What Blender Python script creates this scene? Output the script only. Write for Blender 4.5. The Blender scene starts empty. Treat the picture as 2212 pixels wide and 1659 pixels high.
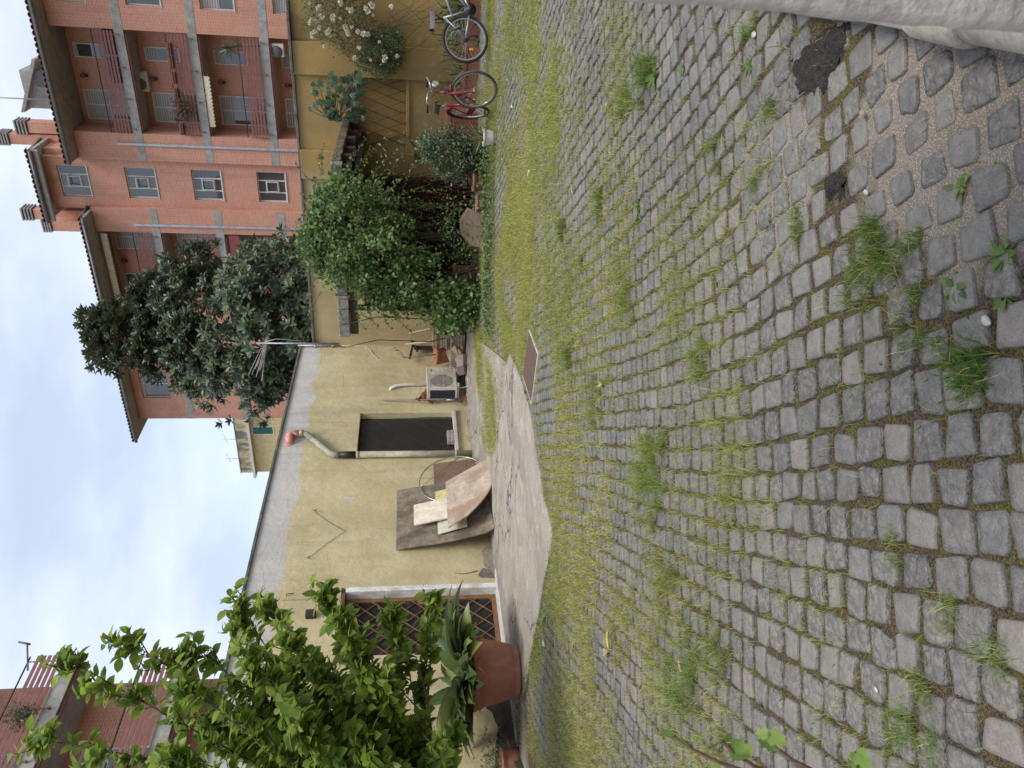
import bpy, bmesh, math, random
import numpy as np
from mathutils import Vector, Matrix, noise as mnoise

R = math.radians
random.seed(11)
rng = np.random.default_rng(11)
scene = bpy.context.scene
COL = scene.collection

# ------------------------------------------------------------------ camera, sky, sun, exposure
EYE = np.array([0.0, 0.0, 1.4])
FPX = 1662.0                      # focal length in units of a 2212 px wide frame
PITCH = math.atan(221 / FPX)
YAW = R(33.0)
fw = np.array([-math.sin(YAW) * math.cos(PITCH), math.cos(YAW) * math.cos(PITCH), -math.sin(PITCH)])
rt = np.array([math.cos(YAW), math.sin(YAW), 0.0])
dn = np.cross(fw, rt)

cam = bpy.data.cameras.new("camera")
cam_o = bpy.data.objects.new("camera", cam)
COL.objects.link(cam_o)
cam.sensor_width = 36.0
cam.lens = 36.0 * FPX / 2212.0
cam.clip_start = 0.05
cam.clip_end = 900.0
cam.dof.use_dof = True
cam.dof.focus_distance = 4.0
cam.dof.aperture_fstop = 10.0
# the photograph is stored turned on its side: the sky lies to the left of the frame
cam_o.matrix_world = Matrix(((dn[0], rt[0], -fw[0], EYE[0]),
                             (dn[1], rt[1], -fw[1], EYE[1]),
                             (dn[2], rt[2], -fw[2], EYE[2]),
                             (0, 0, 0, 1)))
scene.camera = cam_o

SUN_EL, SUN_AZ = R(60), R(118)     # azimuth measured from +Y towards +X
world = bpy.data.worlds.new("World")
scene.world = world
world.use_nodes = True
wn, wl = world.node_tree.nodes, world.node_tree.links
wn.clear()
w_out = wn.new('ShaderNodeOutputWorld')
w_bg = wn.new('ShaderNodeBackground')
w_bg.inputs['Strength'].default_value = 0.12
w_sky = wn.new('ShaderNodeTexSky')
w_sky.sky_type = 'NISHITA'
w_sky.sun_disc = False
w_sky.sun_elevation = SUN_EL
w_sky.sun_rotation = SUN_AZ
w_sky.altitude = 50
w_sky.air_density = 1.0
w_sky.dust_density = 1.6
w_tc = wn.new('ShaderNodeTexCoord')
w_map = wn.new('ShaderNodeMapping')
w_map.inputs['Scale'].default_value = (1.0, 1.0, 2.6)
w_map.inputs['Rotation'].default_value = (0.2, 0.1, 0.6)
w_noi = wn.new('ShaderNodeTexNoise')
w_noi.inputs['Scale'].default_value = 1.7
w_noi.inputs['Detail'].default_value = 7
w_noi.inputs['Roughness'].default_value = 0.52
w_noi.inputs['Distortion'].default_value = 0.4
w_rmp = wn.new('ShaderNodeValToRGB')
w_rmp.color_ramp.elements[0].position = 0.30
w_rmp.color_ramp.elements[0].color = (0.45, 0.45, 0.45, 1)
w_rmp.color_ramp.elements[1].position = 0.62
w_rmp.color_ramp.elements[1].color = (0.97, 0.97, 0.97, 1)
w_noi2 = wn.new('ShaderNodeTexNoise')
w_noi2.inputs['Scale'].default_value = 2.6
w_noi2.inputs['Detail'].default_value = 5
w_rmp2 = wn.new('ShaderNodeValToRGB')
w_rmp2.color_ramp.elements[0].position = 0.40
w_rmp2.color_ramp.elements[0].color = (2.75, 3.1, 3.75, 1)
w_rmp2.color_ramp.elements[1].position = 0.60
w_rmp2.color_ramp.elements[1].color = (4.0, 4.25, 4.7, 1)
w_mix = wn.new('ShaderNodeMixRGB')
for a, b in ((w_tc.outputs['Generated'], w_map.inputs['Vector']), (w_map.outputs['Vector'], w_noi.inputs['Vector']),
             (w_map.outputs['Vector'], w_noi2.inputs['Vector']), (w_noi2.outputs['Fac'], w_rmp2.inputs['Fac']),
             (w_noi.outputs['Fac'], w_rmp.inputs['Fac']), (w_rmp.outputs['Color'], w_mix.inputs['Fac']),
             (w_sky.outputs['Color'], w_mix.inputs['Color1']), (w_rmp2.outputs['Color'], w_mix.inputs['Color2']),
             (w_mix.outputs['Color'], w_bg.inputs['Color']), (w_bg.outputs['Background'], w_out.inputs['Surface'])):
    wl.new(a, b)

sun = bpy.data.lights.new("sun", 'SUN')
sun.energy = 1.5
sun.angle = R(24)
sun.color = (1.0, 0.96, 0.9)
sun_o = bpy.data.objects.new("sun", sun)
COL.objects.link(sun_o)
sd = Vector((math.sin(SUN_AZ) * math.cos(SUN_EL), math.cos(SUN_AZ) * math.cos(SUN_EL), math.sin(SUN_EL)))
sun_o.rotation_euler = sd.to_track_quat('Z', 'Y').to_euler()
sun_o.location = sd * 60

scene.view_settings.view_transform = 'Standard'
scene.view_settings.look = 'None'
scene.view_settings.gamma = 1.0
scene.view_settings.use_curve_mapping = False
scene.view_settings.exposure = 1.1
scene.cycles.use_denoising = True
scene.cycles.denoiser = 'OPENIMAGEDENOISE'
scene.cycles.denoising_input_passes = 'RGB_ALBEDO_NORMAL'
scene.cycles.denoising_prefilter = 'NONE'
scene.cycles.max_bounces = 8
scene.cycles.diffuse_bounces = 4
scene.cycles.transparent_max_bounces = 12
scene.cycles.sample_clamp_indirect = 4.0

# ------------------------------------------------------------------ measuring helpers (2212 px frame -> place)
def ray(dx, dy): return fw + (829.5 - dy) / FPX * rt + (dx - 1106) / FPX * dn
def sstep(a, b, v):
    t = np.clip((v - a) / (b - a), 0, 1)
    return t * t * (3 - 2 * t)
def gz(x, y): return 0.11 * sstep(9.3, 12.6, y)          # the yard rises gently towards its far end
def gp(dx, dy):
    r = ray(dx, dy); z = 0.0
    for _ in range(12):
        p = EYE + r * (z - EYE[2]) / r[2]; z = float(gz(p[0], p[1]))
    return p
def onx(dx, dy, X): r = ray(dx, dy); return EYE + r * (X - EYE[0]) / r[0]
def ony(dx, dy, Y): r = ray(dx, dy); return EYE + r * (Y - EYE[1]) / r[1]
def ond(dx, dy, D): return EYE + ray(dx, dy) * D
def pix(P):
    v = np.asarray(P, float) - EYE; d = v @ fw
    return 1106 + FPX * (v @ dn) / d, 829.5 - FPX * (v @ rt) / d, d

# ------------------------------------------------------------------ mesh + object helpers
ORG = {}
def origin_of(o): return ORG.get(o.name, np.zeros(3)) if o is not None else np.zeros(3)

def tag(o, label=None, cat=None, group=None, kind=None):
    if label: o['label'] = label
    if cat: o['category'] = cat
    if group: o['group'] = group
    if kind: o['kind'] = kind
    return o

def thing(name, label, cat, loc=(0, 0, 0), group=None):
    o = bpy.data.objects.new(name, None)
    o.empty_display_size = 0.1
    COL.objects.link(o)
    o.location = tuple(float(c) for c in loc)
    ORG[o.name] = np.array(loc, float)
    return tag(o, label, cat, group)

def link_mesh(name, me, parent=None, mat=None, bevel=0, kind=None):
    o = bpy.data.objects.new(name, me)
    COL.objects.link(o)
    if parent is not None:
        o.parent = parent
        ORG[o.name] = origin_of(parent)
    if mat is not None and not me.materials:
        me.materials.append(mat)
    if bevel:
        b = o.modifiers.new('bevel', 'BEVEL'); b.width = bevel; b.segments = 2; b.limit_method = 'ANGLE'; b.angle_limit = R(40)
    if kind: o['kind'] = kind
    return o

class MB:
    def __init__(s): s.v = []; s.f = []; s.sm = []
    def add(s, vs, fs, smooth=False):
        k = len(s.v); s.v.extend([tuple(map(float, p)) for p in vs])
        for f in fs: s.f.append(tuple(i + k for i in f)); s.sm.append(smooth)
        return s
    def box(s, x0, x1, y0, y1, z0, z1):
        if x0 > x1: x0, x1 = x1, x0
        if y0 > y1: y0, y1 = y1, y0
        if z0 > z1: z0, z1 = z1, z0
        return s.add([(x0,y0,z0),(x1,y0,z0),(x1,y1,z0),(x0,y1,z0),(x0,y0,z1),(x1,y0,z1),(x1,y1,z1),(x0,y1,z1)],
                     [(0,3,2,1),(4,5,6,7),(0,1,5,4),(1,2,6,5),(2,3,7,6),(3,0,4,7)])
    def obox(s, c, ax, ay, az, size):
        """box with centre c and unit axes ax, ay, az and full sizes"""
        c = np.array(c, float); ax, ay, az = [np.array(a, float) / np.linalg.norm(a) for a in (ax, ay, az)]
        hx, hy, hz = [q / 2 for q in size]; vs = []
        for k in (-1, 1):
            for i, j in ((-1,-1),(1,-1),(1,1),(-1,1)):
                vs.append(c + ax*hx*i + ay*hy*j + az*hz*k)
        return s.add(vs, [(0,3,2,1),(4,5,6,7),(0,1,5,4),(1,2,6,5),(2,3,7,6),(3,0,4,7)])
    def beam(s, a, b, w, h, up=(0,0,1)):
        a, b = np.array(a, float), np.array(b, float); d = b - a; L = np.linalg.norm(d); d /= L
        u = np.array(up, float); sd_ = np.cross(d, u)
        if np.linalg.norm(sd_) < 1e-6: sd_ = np.cross(d, (1, 0, 0))
        sd_ /= np.linalg.norm(sd_); u = np.cross(sd_, d)
        return s.obox((a + b) / 2, d, sd_, u, (L, w, h))
    def tube(s, pts, r, n=8, caps=True, closed=False):
        pts = [np.array(p, float) for p in pts]; m = len(pts)
        rr = r if hasattr(r, '__len__') else [r] * m
        vs = []; prev = None
        for i, p in enumerate(pts):
            if closed: t = pts[(i+1) % m] - pts[i-1]
            else: t = pts[min(i+1, m-1)] - pts[max(i-1, 0)]
            t = t / (np.linalg.norm(t) + 1e-9)
            if prev is None:
                a = np.cross(t, (0, 0, 1)); 
                if np.linalg.norm(a) < .1: a = np.cross(t, (0, 1, 0))
            else: a = prev - t * (prev @ t)
            a = a / (np.linalg.norm(a) + 1e-9); prev = a; b = np.cross(t, a)
            for k in range(n):
                q = 2 * math.pi * k / n
                vs.append(p + rr[i] * (a * math.cos(q) + b * math.sin(q)))
        fs = []
        for i in range(m if closed else m - 1):
            j = (i + 1) % m
            for k in range(n): fs.append((i*n+k, i*n+(k+1) % n, j*n+(k+1) % n, j*n+k))
        s.add(vs, fs, True)
        if caps and not closed:
            k0 = len(s.v) - len(vs)
            s.f.append(tuple(k0 + k for k in reversed(range(n)))); s.sm.append(False)
            s.f.append(tuple(k0 + (m-1)*n + k for k in range(n))); s.sm.append(False)
        return s
    def lathe(s, prof, c=(0,0,0), n=24, ax=None, smooth=True):
        """prof: (radius, height) pairs; axis +Z at c unless ax = (dir, side) given"""
        c = np.array(c, float); vs = []
        if ax is None: zx, xx = np.array((0,0,1.)), np.array((1.,0,0))
        else: zx, xx = [np.array(a, float) / np.linalg.norm(a) for a in ax]
        yx = np.cross(zx, xx)
        for r_, z_ in prof:
            for k in range(n):
                q = 2*math.pi*k/n
                vs.append(c + zx*z_ + r_*(xx*math.cos(q) + yx*math.sin(q)))
        fs = []
        for i in range(len(prof) - 1):
            for k in range(n): fs.append((i*n+k, i*n+(k+1) % n, (i+1)*n+(k+1) % n, (i+1)*n+k))
        return s.add(vs, fs, smooth)
    def poly(s, pts, h=None):
        """flat polygon; with h = offset vector it becomes a closed plate"""
        n = len(pts); pts = [np.array(p, float) for p in pts]
        if h is None: return s.add(pts, [tuple(range(n))])
        h = np.array(h, float)
        return s.add(pts + [p + h for p in pts], [tuple(reversed(range(n))), tuple(range(n, 2*n))] + [(i, (i+1) % n, n+(i+1) % n, n+i) for i in range(n)])
    def build(s, name, mat, parent=None, bevel=0, kind=None):
        org = origin_of(parent)
        me = bpy.data.meshes.new(name)
        vs = np.array(s.v, float) - org
        me.from_pydata(vs.tolist(), [], s.f)
        me.polygons.foreach_set('use_smooth', s.sm)
        me.update()
        return link_mesh(name, me, parent, mat, bevel, kind)

def big_mesh(name, V, F, mat, parent=None, kind=None, rnd=None, col=None, smooth=False):
    """V (n,3), F (m,3|4) arrays; rnd per-vertex float, col per-vertex rgb"""
    org = origin_of(parent)
    me = bpy.data.meshes.new(name)
    V = (np.asarray(V) - org).astype(np.float32); F = np.asarray(F, np.int32); k = F.shape[1]
    me.vertices.add(len(V)); me.vertices.foreach_set('co', V.ravel())
    me.loops.add(F.size); me.loops.foreach_set('vertex_index', F.ravel())
    me.polygons.add(len(F)); me.polygons.foreach_set('loop_start', np.arange(0, F.size, k, dtype=np.int32))
    try: me.polygons.foreach_set('loop_total', np.full(len(F), k, np.int32))
    except Exception: pass
    if smooth is not False: me.polygons.foreach_set('use_smooth', np.ones(len(F), bool) if smooth is True else np.asarray(smooth, bool))
    if rnd is not None:
        a = me.attributes.new('rnd', 'FLOAT', 'POINT'); a.data.foreach_set('value', np.asarray(rnd, np.float32))
    if col is not None:
        a = me.attributes.new('col', 'FLOAT_COLOR', 'POINT')
        c4 = np.ones((len(V), 4), np.float32); c4[:, :3] = col; a.data.foreach_set('color', c4.ravel())
    me.update(calc_edges=True); me.validate()
    return link_mesh(name, me, parent, mat, 0, kind)

# ------------------------------------------------------------------ materials
class NT:
    def __init__(s, name):
        s.m = bpy.data.materials.new(name); s.m.use_nodes = True
        s.n = s.m.node_tree.nodes; s.l = s.m.node_tree.links; s.b = s.n['Principled BSDF']; s.o = s.n['Material Output']
        s._pos = None
    def new(s, t, **kw):
        x = s.n.new(t)
        for k, v in kw.items(): setattr(x, k, v)
        return x
    def put(s, sock, v):
        if isinstance(v, bpy.types.NodeSocket): s.l.new(v, sock)
        elif isinstance(v, (tuple, list)) and len(v) == 3 and sock.type == 'RGBA': sock.default_value = (*v, 1)
        else: sock.default_value = v
    def pos(s):
        if s._pos is None: s._pos = s.new('ShaderNodeNewGeometry').outputs['Position']
        return s._pos
    def scaled(s, sc, vec=None, rot=None):
        x = s.new('ShaderNodeMapping'); x.inputs['Scale'].default_value = sc
        if rot: x.inputs['Rotation'].default_value = rot
        s.l.new(vec or s.pos(), x.inputs['Vector']); return x.outputs['Vector']
    def noise(s, scale, detail=4, rough=.55, vec=None, dist=0):
        x = s.new('ShaderNodeTexNoise'); x.inputs['Scale'].default_value = scale; x.inputs['Detail'].default_value = detail
        x.inputs['Roughness'].default_value = rough; x.inputs['Distortion'].default_value = dist
        s.l.new(vec or s.pos(), x.inputs['Vector']); return x.outputs['Fac']
    def voro(s, scale, feat='F1', out='Distance', vec=None):
        x = s.new('ShaderNodeTexVoronoi', feature=feat); x.inputs['Scale'].default_value = scale
        s.l.new(vec or s.pos(), x.inputs['Vector']); return x.outputs[out]
    def ramp(s, fac, stops):
        x = s.new('ShaderNodeValToRGB'); e = x.color_ramp.elements
        while len(e) < len(stops): e.new(.5)
        for q, (p, c) in zip(e, stops):
            q.position = p; q.color = (*c, 1) if hasattr(c, '__len__') else (c, c, c, 1)
        s.put(x.inputs['Fac'], fac); return x.outputs['Color']
    def mix(s, fac, a, b, mode='MIX'):
        x = s.new('ShaderNodeMixRGB', blend_type=mode)
        s.put(x.inputs['Fac'], fac); s.put(x.inputs['Color1'], a); s.put(x.inputs['Color2'], b); return x.outputs['Color']
    def math(s, op, a, b=0.0, c=None, clamp=False):
        x = s.new('ShaderNodeMath', operation=op, use_clamp=clamp); s.put(x.inputs[0], a); s.put(x.inputs[1], b)
        if c is not None: s.put(x.inputs[2], c)
        return x.outputs[0]
    def attr(s, name, out='Fac'):
        x = s.new('ShaderNodeAttribute', attribute_name=name); return x.outputs[out]
    def xyz(s):
        x = s.new('ShaderNodeSeparateXYZ'); s.l.new(s.pos(), x.inputs[0]); return x.outputs
    def bump(s, h, strength=.3, dist=.02, prev=None):
        x = s.new('ShaderNodeBump'); x.inputs['Strength'].default_value = strength; x.inputs['Distance'].default_value = dist
        s.l.new(h, x.inputs['Height'])
        if prev: s.l.new(prev, x.inputs['Normal'])
        return x.outputs['Normal']
    def fin(s, col=None, rough=None, normal=None, metal=None, spec=None):
        if col is not None: s.put(s.b.inputs['Base Color'], col)
        if rough is not None: s.put(s.b.inputs['Roughness'], rough)
        if normal is not None: s.l.new(normal, s.b.inputs['Normal'])
        if metal is not None: s.put(s.b.inputs['Metallic'], metal)
        if spec is not None: s.put(s.b.inputs['Specular IOR Level'], spec)
        return s.m

def scl(c, k): return tuple(min(1, x * k) for x in c)

MATS = {}
def pm(name, col, rough=.7, var=.25, scale=5, fine=60, bump=.25, bd=.01, metal=0.0, spec=.35, stain=None, stain_amt=.35, streak=False):
    """general worn surface: large + fine colour variation, optional stains, relief"""
    if name in MATS: return MATS[name]
    t = NT(name)
    vec = t.scaled((1, 1, .28)) if streak else None
    a = t.noise(scale, 6, .6, vec); b = t.noise(fine, 3, .6)
    c = t.mix(t.ramp(a, [(.38, 0), (.62, 1)]), scl(col, 1 - var), scl(col, 1 + var * .7))
    c = t.mix(.35, c, t.ramp(b, [(.36, scl(col, .55)), (.64, scl(col, 1.3))]))
    md = t.noise(scale * 3.2, 5, .65)
    c = t.mix(.3, c, t.ramp(md, [(.38, scl(col, .55)), (.62, scl(col, 1.35))]))
    if stain is not None:
        st = t.noise(scale * .45, 7, .65, t.scaled((1.3, 1.3, .5)))
        c = t.mix(t.math('MULTIPLY', t.ramp(st, [(.49, 0), (.6, 1)]), stain_amt), c, stain)
    r = t.math('ADD', t.math('MULTIPLY', b, .2), rough - .1)
    nrm = t.bump(b, bump, bd)
    nrm = t.bump(a, bump * .6, bd * 3, nrm)
    MATS[name] = t.fin(c, r, nrm, metal, spec)
    return MATS[name]

def leafmat(name, dark, light, tip=None, trans=.4, rough=.45, spec=.4, under=None):
    t = NT(name)
    oi = t.new('ShaderNodeObjectInfo').outputs['Random']
    f = t.math('FRACT', t.math('ADD', t.attr('rnd'), oi))
    stops = [(0, dark), (.75, light)] + ([(1, tip)] if tip else [])
    c = t.ramp(f, stops)
    c = t.mix(.3, c, t.ramp(t.noise(35, 3), [(.3, scl(dark, .8)), (.7, scl(light, 1.1))]))
    if under is not None:
        bf = t.new('ShaderNodeNewGeometry').outputs['Backfacing']
        c = t.mix(bf, c, under)
    t.fin(c, rough, t.bump(t.noise(60, 2), .15, .004), 0, spec)
    tr = t.new('ShaderNodeBsdfTranslucent')
    tc = t.mix(.5, c, t.mix(1.0, c, (1.0, 1.0, .35), 'MULTIPLY'))
    tc2 = t.new('ShaderNodeBrightContrast'); t.l.new(tc, tc2.inputs['Color']); tc2.inputs['Bright'].default_value = .04
    t.l.new(tc2.outputs[0], tr.inputs['Color'])
    mx = t.new('ShaderNodeMixShader'); mx.inputs['Fac'].default_value = trans
    t.l.new(t.b.outputs[0], mx.inputs[1]); t.l.new(tr.outputs[0], mx.inputs[2]); t.l.new(mx.outputs[0], t.o.inputs['Surface'])
    return t.m

# ------------------------------------------------------------------ leaves
def leaf_oval(w=.24, droop=.18, fold=.05, waist=.45, n=3):
    """unit leaf along +Y, blade in XY, folded on the midrib"""
    vs = [(0, 0, 0)]; ts = [(i + 1) / (n + 1) for i in range(n)]
    for t_ in ts:
        ww = w * math.sin(math.pi * t_ ** (math.log(.5) / math.log(waist))) ** .8
        z_ = -droop * t_ * t_
        vs += [(-ww, t_, z_ + fold), (0, t_, z_), (ww, t_, z_ + fold)]
    vs.append((0, 1, -droop))
    fs = [(0, 2, 1), (0, 3, 2)]
    for i in range(n - 1):
        a = 1 + 3 * i; b = a + 3
        fs += [(a, a+1, b), (a+1, b+1, b), (a+1, a+2, b+1), (a+2, b+2, b+1)]
    a = 1 + 3 * (n - 1); tp = len(vs) - 1
    fs += [(a, a+1, tp), (a+1, a+2, tp)]
    return np.array(vs, float), np.array(fs, int)
def leaf_small(w=.3):
    return (np.array([(0,0,0), (-w,.45,.06), (0,.5,-.03), (w,.45,.06), (0,1,-.12)], float),
            np.array([(0,2,1), (0,3,2), (1,2,4), (2,3,4)], int))
def leaf_five():
    V = []; F = []
    for a, L in ((-70, .62), (-34, .85), (0, 1.0), (34, .85), (70, .62)):
        v, f = leaf_oval(.2, .25, .04, .55, 2)
        ca, sa = math.cos(R(a)), math.sin(R(a))
        q = v * L; q = np.stack([q[:, 0]*ca + q[:, 1]*sa, -q[:, 0]*sa + q[:, 1]*ca, q[:, 2]], 1)
        F.append(f + sum(len(x) for x in V)); V.append(q)
    return np.concatenate(V), np.concatenate(F)
def leaf_lobed():
    out = [(0,0,0), (-.3,.05,.02), (-.42,.3,.05), (-.25,.42,.0), (-.33,.68,.04), (-.14,.72,0), (0,1,-.1), (.14,.72,0), (.33,.68,.04), (.25,.42,0), (.42,.3,.05), (.3,.05,.02)]
    vs = out + [(0,.4,-.05)]; c = len(vs) - 1
    return np.array(vs, float), np.array([(i, c, (i+1) % 12) for i in range(12)], int)

def frames(D, N):
    D = D / (np.linalg.norm(D, axis=1, keepdims=True) + 1e-9)
    X = np.cross(D, N); X /= (np.linalg.norm(X, axis=1, keepdims=True) + 1e-9)
    Z = np.cross(X, D)
    return np.stack([X, D, Z], 2)          # columns

def foliage(P, D, N, S, leaf, mat, parent, n_parts=300, name='leaf', rest='foliage', seed=0):
    """leaves at P pointing along D with upper side N and length S: the ones that show largest become parts, the rest one mesh"""
    P, D, N, S = [np.asarray(a, float) for a in (P, D, N, S)]
    lv, lf = leaf; n = len(P)
    M = frames(D, N)
    rn = np.random.default_rng(seed).random(n)
    v = P - EYE; d = v @ fw
    u1 = 1106 + FPX * (v @ dn) / np.maximum(d, .05); u2 = 829.5 - FPX * (v @ rt) / np.maximum(d, .05)
    inside = (d > .2) & (u1 > 0) & (u1 < 2212) & (u2 > 0) & (u2 < 1659)
    face = np.abs(np.einsum('ij,ij->i', M[:, :, 2], v / np.linalg.norm(v, axis=1, keepdims=True)))
    score = np.where(inside, S / np.maximum(d, .2) * (.3 + face), -1) * np.where(d < np.median(d), 1, .75)
    order = np.argsort(-score)
    k = min(n_parts, int((score > 0).sum()))
    pick = order[:k]; other = order[k:]
    org = origin_of(parent)
    me = bpy.data.meshes.new(name); me.from_pydata(lv.tolist(), [], lf.tolist())
    me.polygons.foreach_set('use_smooth', [True] * len(lf)); me.materials.append(mat)
    for i in pick:
        o = bpy.data.objects.new(name, me); COL.objects.link(o); o.parent = parent
        m = Matrix(((M[i] * S[i]).tolist())).to_4x4(); m.translation = Vector((P[i] - org).tolist())
        o.matrix_basis = m
    if len(other):
        Vv = np.einsum('nij,kj->nki', M[other] * S[other][:, None, None], lv) + P[other][:, None, :]
        Ff = lf[None] + (np.arange(len(other)) * len(lv))[:, None, None]
        big_mesh(rest, Vv.reshape(-1, 3), Ff.reshape(-1, 3), mat, parent, 'stuff', rnd=np.repeat(rn[other], len(lv)), smooth=True)

def rdir(n, up=0.0, r=rng):
    d = r.normal(size=(n, 3)); d /= np.linalg.norm(d, axis=1, keepdims=True); d[:, 2] += up
    return d / np.linalg.norm(d, axis=1, keepdims=True)
def nz(x, y, s=1.0, o=0.0): return mnoise.noise(Vector((x * s + o, y * s - o, o * 1.7)))
def bez(a, b, c, n=6):
    a, b, c = [np.array(q, float) for q in (a, b, c)]
    return [(1-t)**2 * a + 2*t*(1-t) * b + t*t * c for t in np.linspace(0, 1, n)]
def in_poly(x, y, poly):
    x = np.asarray(x); y = np.asarray(y); c = np.zeros(x.shape, bool); j = len(poly) - 1
    for i in range(len(poly)):
        xi, yi = poly[i]; xj, yj = poly[j]
        c ^= ((yi > y) != (yj > y)) & (x < (xj - xi) * (y - yi) / (yj - yi + 1e-12) + xi); j = i
    return c
# ------------------------------------------------------------------ ground, paving, concrete apron
APRON = [(-9.42, 3.0), (-9.0, 4.6), (-8.75, 5.3), (-8.37, 5.78), (-7.73, 5.64), (-7.42, 5.66), (-6.9, 5.58), (-6.5, 5.5), (-5.96, 5.47), (-5.5, 5.38), (-5.25, 5.42),
         (-5.24, 5.7), (-5.29, 5.94), (-5.22, 6.3), (-5.18, 6.58), (-5.08, 6.85), (-5.05, 7.05), (-5.06, 7.34), (-5.12, 7.94), (-5.25, 8.5), (-5.43, 9.15),
         (-5.7, 9.32), (-5.99, 9.36), (-6.56, 9.44), (-7.1, 9.52), (-7.61, 9.71), (-8.05, 10.1), (-8.3, 10.5), (-8.42, 10.86), (-8.35, 11.3), (-8.2, 11.65), (-7.95, 12.0), (-7.72, 12.35),
         (-7.5, 12.8), (-7.42, 13.2), (-7.5, 13.8), (-7.9, 14.6), (-8.3, 15.4), (-8.6, 16.22), (-9.42, 16.22)]
DRAIN = [(-4.35, 7.82), (-4.27, 7.17), (-4.94, 7.24), (-5.03, 7.95)]
def apron_z(x, y):
    return gz(x, y) + .022 + .075 * sstep(-8.6, -9.4, x) * sstep(9.6, 11.5, y)

t = NT('joint soil')
X = t.xyz()
n1 = t.noise(9, 6, .6); n2 = t.noise(140, 3, .7); n3 = t.noise(1.3, 4, .6)
soil = t.mix(t.ramp(n2, [(.38, 0), (.62, 1)]), (.035, .024, .016), (.19, .14, .092))
moss = t.mix(t.ramp(n2, [(.38, 0), (.62, 1)]), (.05, .048, .012), (.20, .175, .05))
c = t.mix(t.ramp(n1, [(.45, 0), (.58, .8)]), soil, moss)
vor = t.voro(170)
mort = t.mix(t.ramp(vor, [(.1, 0), (.5, 1)]), (.60, .53, .44), (.30, .25, .20))
def blob(t, X, x, y, r, k=.5):
    dx_ = t.math('SUBTRACT', X[0], x); dy_ = t.math('SUBTRACT', X[1], y)
    d_ = t.math('SQRT', t.math('ADD', t.math('MULTIPLY', dx_, dx_), t.math('MULTIPLY', dy_, dy_)))
    d_ = t.math('ADD', d_, t.math('MULTIPLY', t.math('SUBTRACT', t.noise(4, 4), .5), r * k * 2))
    return t.math('SUBTRACT', 1.0, t.math('DIVIDE', d_, r), clamp=True)
mk = t.math('ADD', blob(t, X, -.34, 1.9, .62), blob(t, X, -.85, 2.85, .4))
c = t.mix(t.ramp(mk, [(.12, 0), (.25, 1)]), c, mort)
MAT_SOIL = t.fin(c, .95, t.bump(n2, 1.0, .018), 0, .2)

xs = np.concatenate([[-400, -150, -60, -25], np.arange(-14, 6.01, .5), [15, 60, 150, 400]])
ys = np.concatenate([[-300, -100, -30, -10], np.arange(-4, 20.01, .5), [30, 60, 150, 500]])
gx, gy = np.meshgrid(xs, ys)
def soil_lift(x, y):
    m = np.clip(1.25 - np.hypot(x + .38, y - 1.95) / .8, 0, 1) + np.clip(1.2 - np.hypot(x + .9, y - 2.85) / .7, 0, 1)
    return .006 * np.clip(m, 0, 1)
V = np.stack([gx, gy, gz(gx, gy) - .013 + soil_lift(gx, gy)], 2).reshape(-1, 3)
nx = len(xs); idx = np.arange(len(V)).reshape(len(ys), nx)
F = np.stack([idx[:-1, :-1], idx[:-1, 1:], idx[1:, 1:], idx[1:, :-1]], 2).reshape(-1, 4)
ground = big_mesh('ground', V, F, MAT_SOIL, None, 'structure')

# basalt setts
t = NT('basalt sett')
oi = t.attr('rnd')
n1 = t.noise(22, 4, .6); n2 = t.noise(210, 3, .65); n3 = t.noise(1.1, 3)
base = t.ramp(oi, [(0, (.080, .075, .072)), (.2, (.136, .126, .112)), (.5, (.172, .159, .139)), (.72, (.135, .135, .138)), (.88, (.205, .182, .15)), (1, (.28, .235, .19))])
c = t.mix(.4, base, t.ramp(n1, [(.38, (.075, .069, .065)), (.62, (.238, .225, .201))]))
c = t.mix(.38, c, t.ramp(n2, [(.34, (.055, .051, .048)), (.66, (.272, .258, .231))]))
c = t.mix(t.math('MULTIPLY', t.ramp(n3, [(.45, 0), (.6, 1)]), .35), c, (.27, .24, .205))
sp = t.voro(95)
c = t.mix(t.ramp(sp, [(.04, .75), (.075, 0)]), c, (.55, .53, .5))
vd = t.new('ShaderNodeVectorMath', operation='ADD'); ns3 = t.new('ShaderNodeTexNoise'); ns3.inputs['Scale'].default_value = 25; t.l.new(t.pos(), ns3.inputs['Vector'])
sc3 = t.new('ShaderNodeVectorMath', operation='SCALE'); sc3.inputs['Scale'].default_value = .03; t.l.new(ns3.outputs['Color'], sc3.inputs[0]); t.l.new(t.pos(), vd.inputs[0]); t.l.new(sc3.outputs[0], vd.inputs[1])
chip = t.voro(42, 'F1', 'Distance', vd.outputs[0]); chip2 = t.voro(95, 'F1', 'Distance', vd.outputs[0])
rough_on = t.ramp(t.math('FRACT', t.math('MULTIPLY', oi, 7.3)), [(.25, .15), (.75, 1)])
c = t.mix(t.math('MULTIPLY', t.ramp(chip, [(.35, 0), (.65, .55)]), rough_on), c, (.085, .081, .08))
nb = t.bump(t.math('MULTIPLY', chip, rough_on), .8, .009)
nb = t.bump(t.math('MULTIPLY', chip2, rough_on), .7, .005, nb)
nb = t.bump(n1, .8, .012, nb)
nb = t.bump(n2, .5, .003, nb)
MAT_SETT = t.fin(c, t.math('ADD', .48, t.math('MULTIPLY', n1, .3)), nb, 0, .45)

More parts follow.
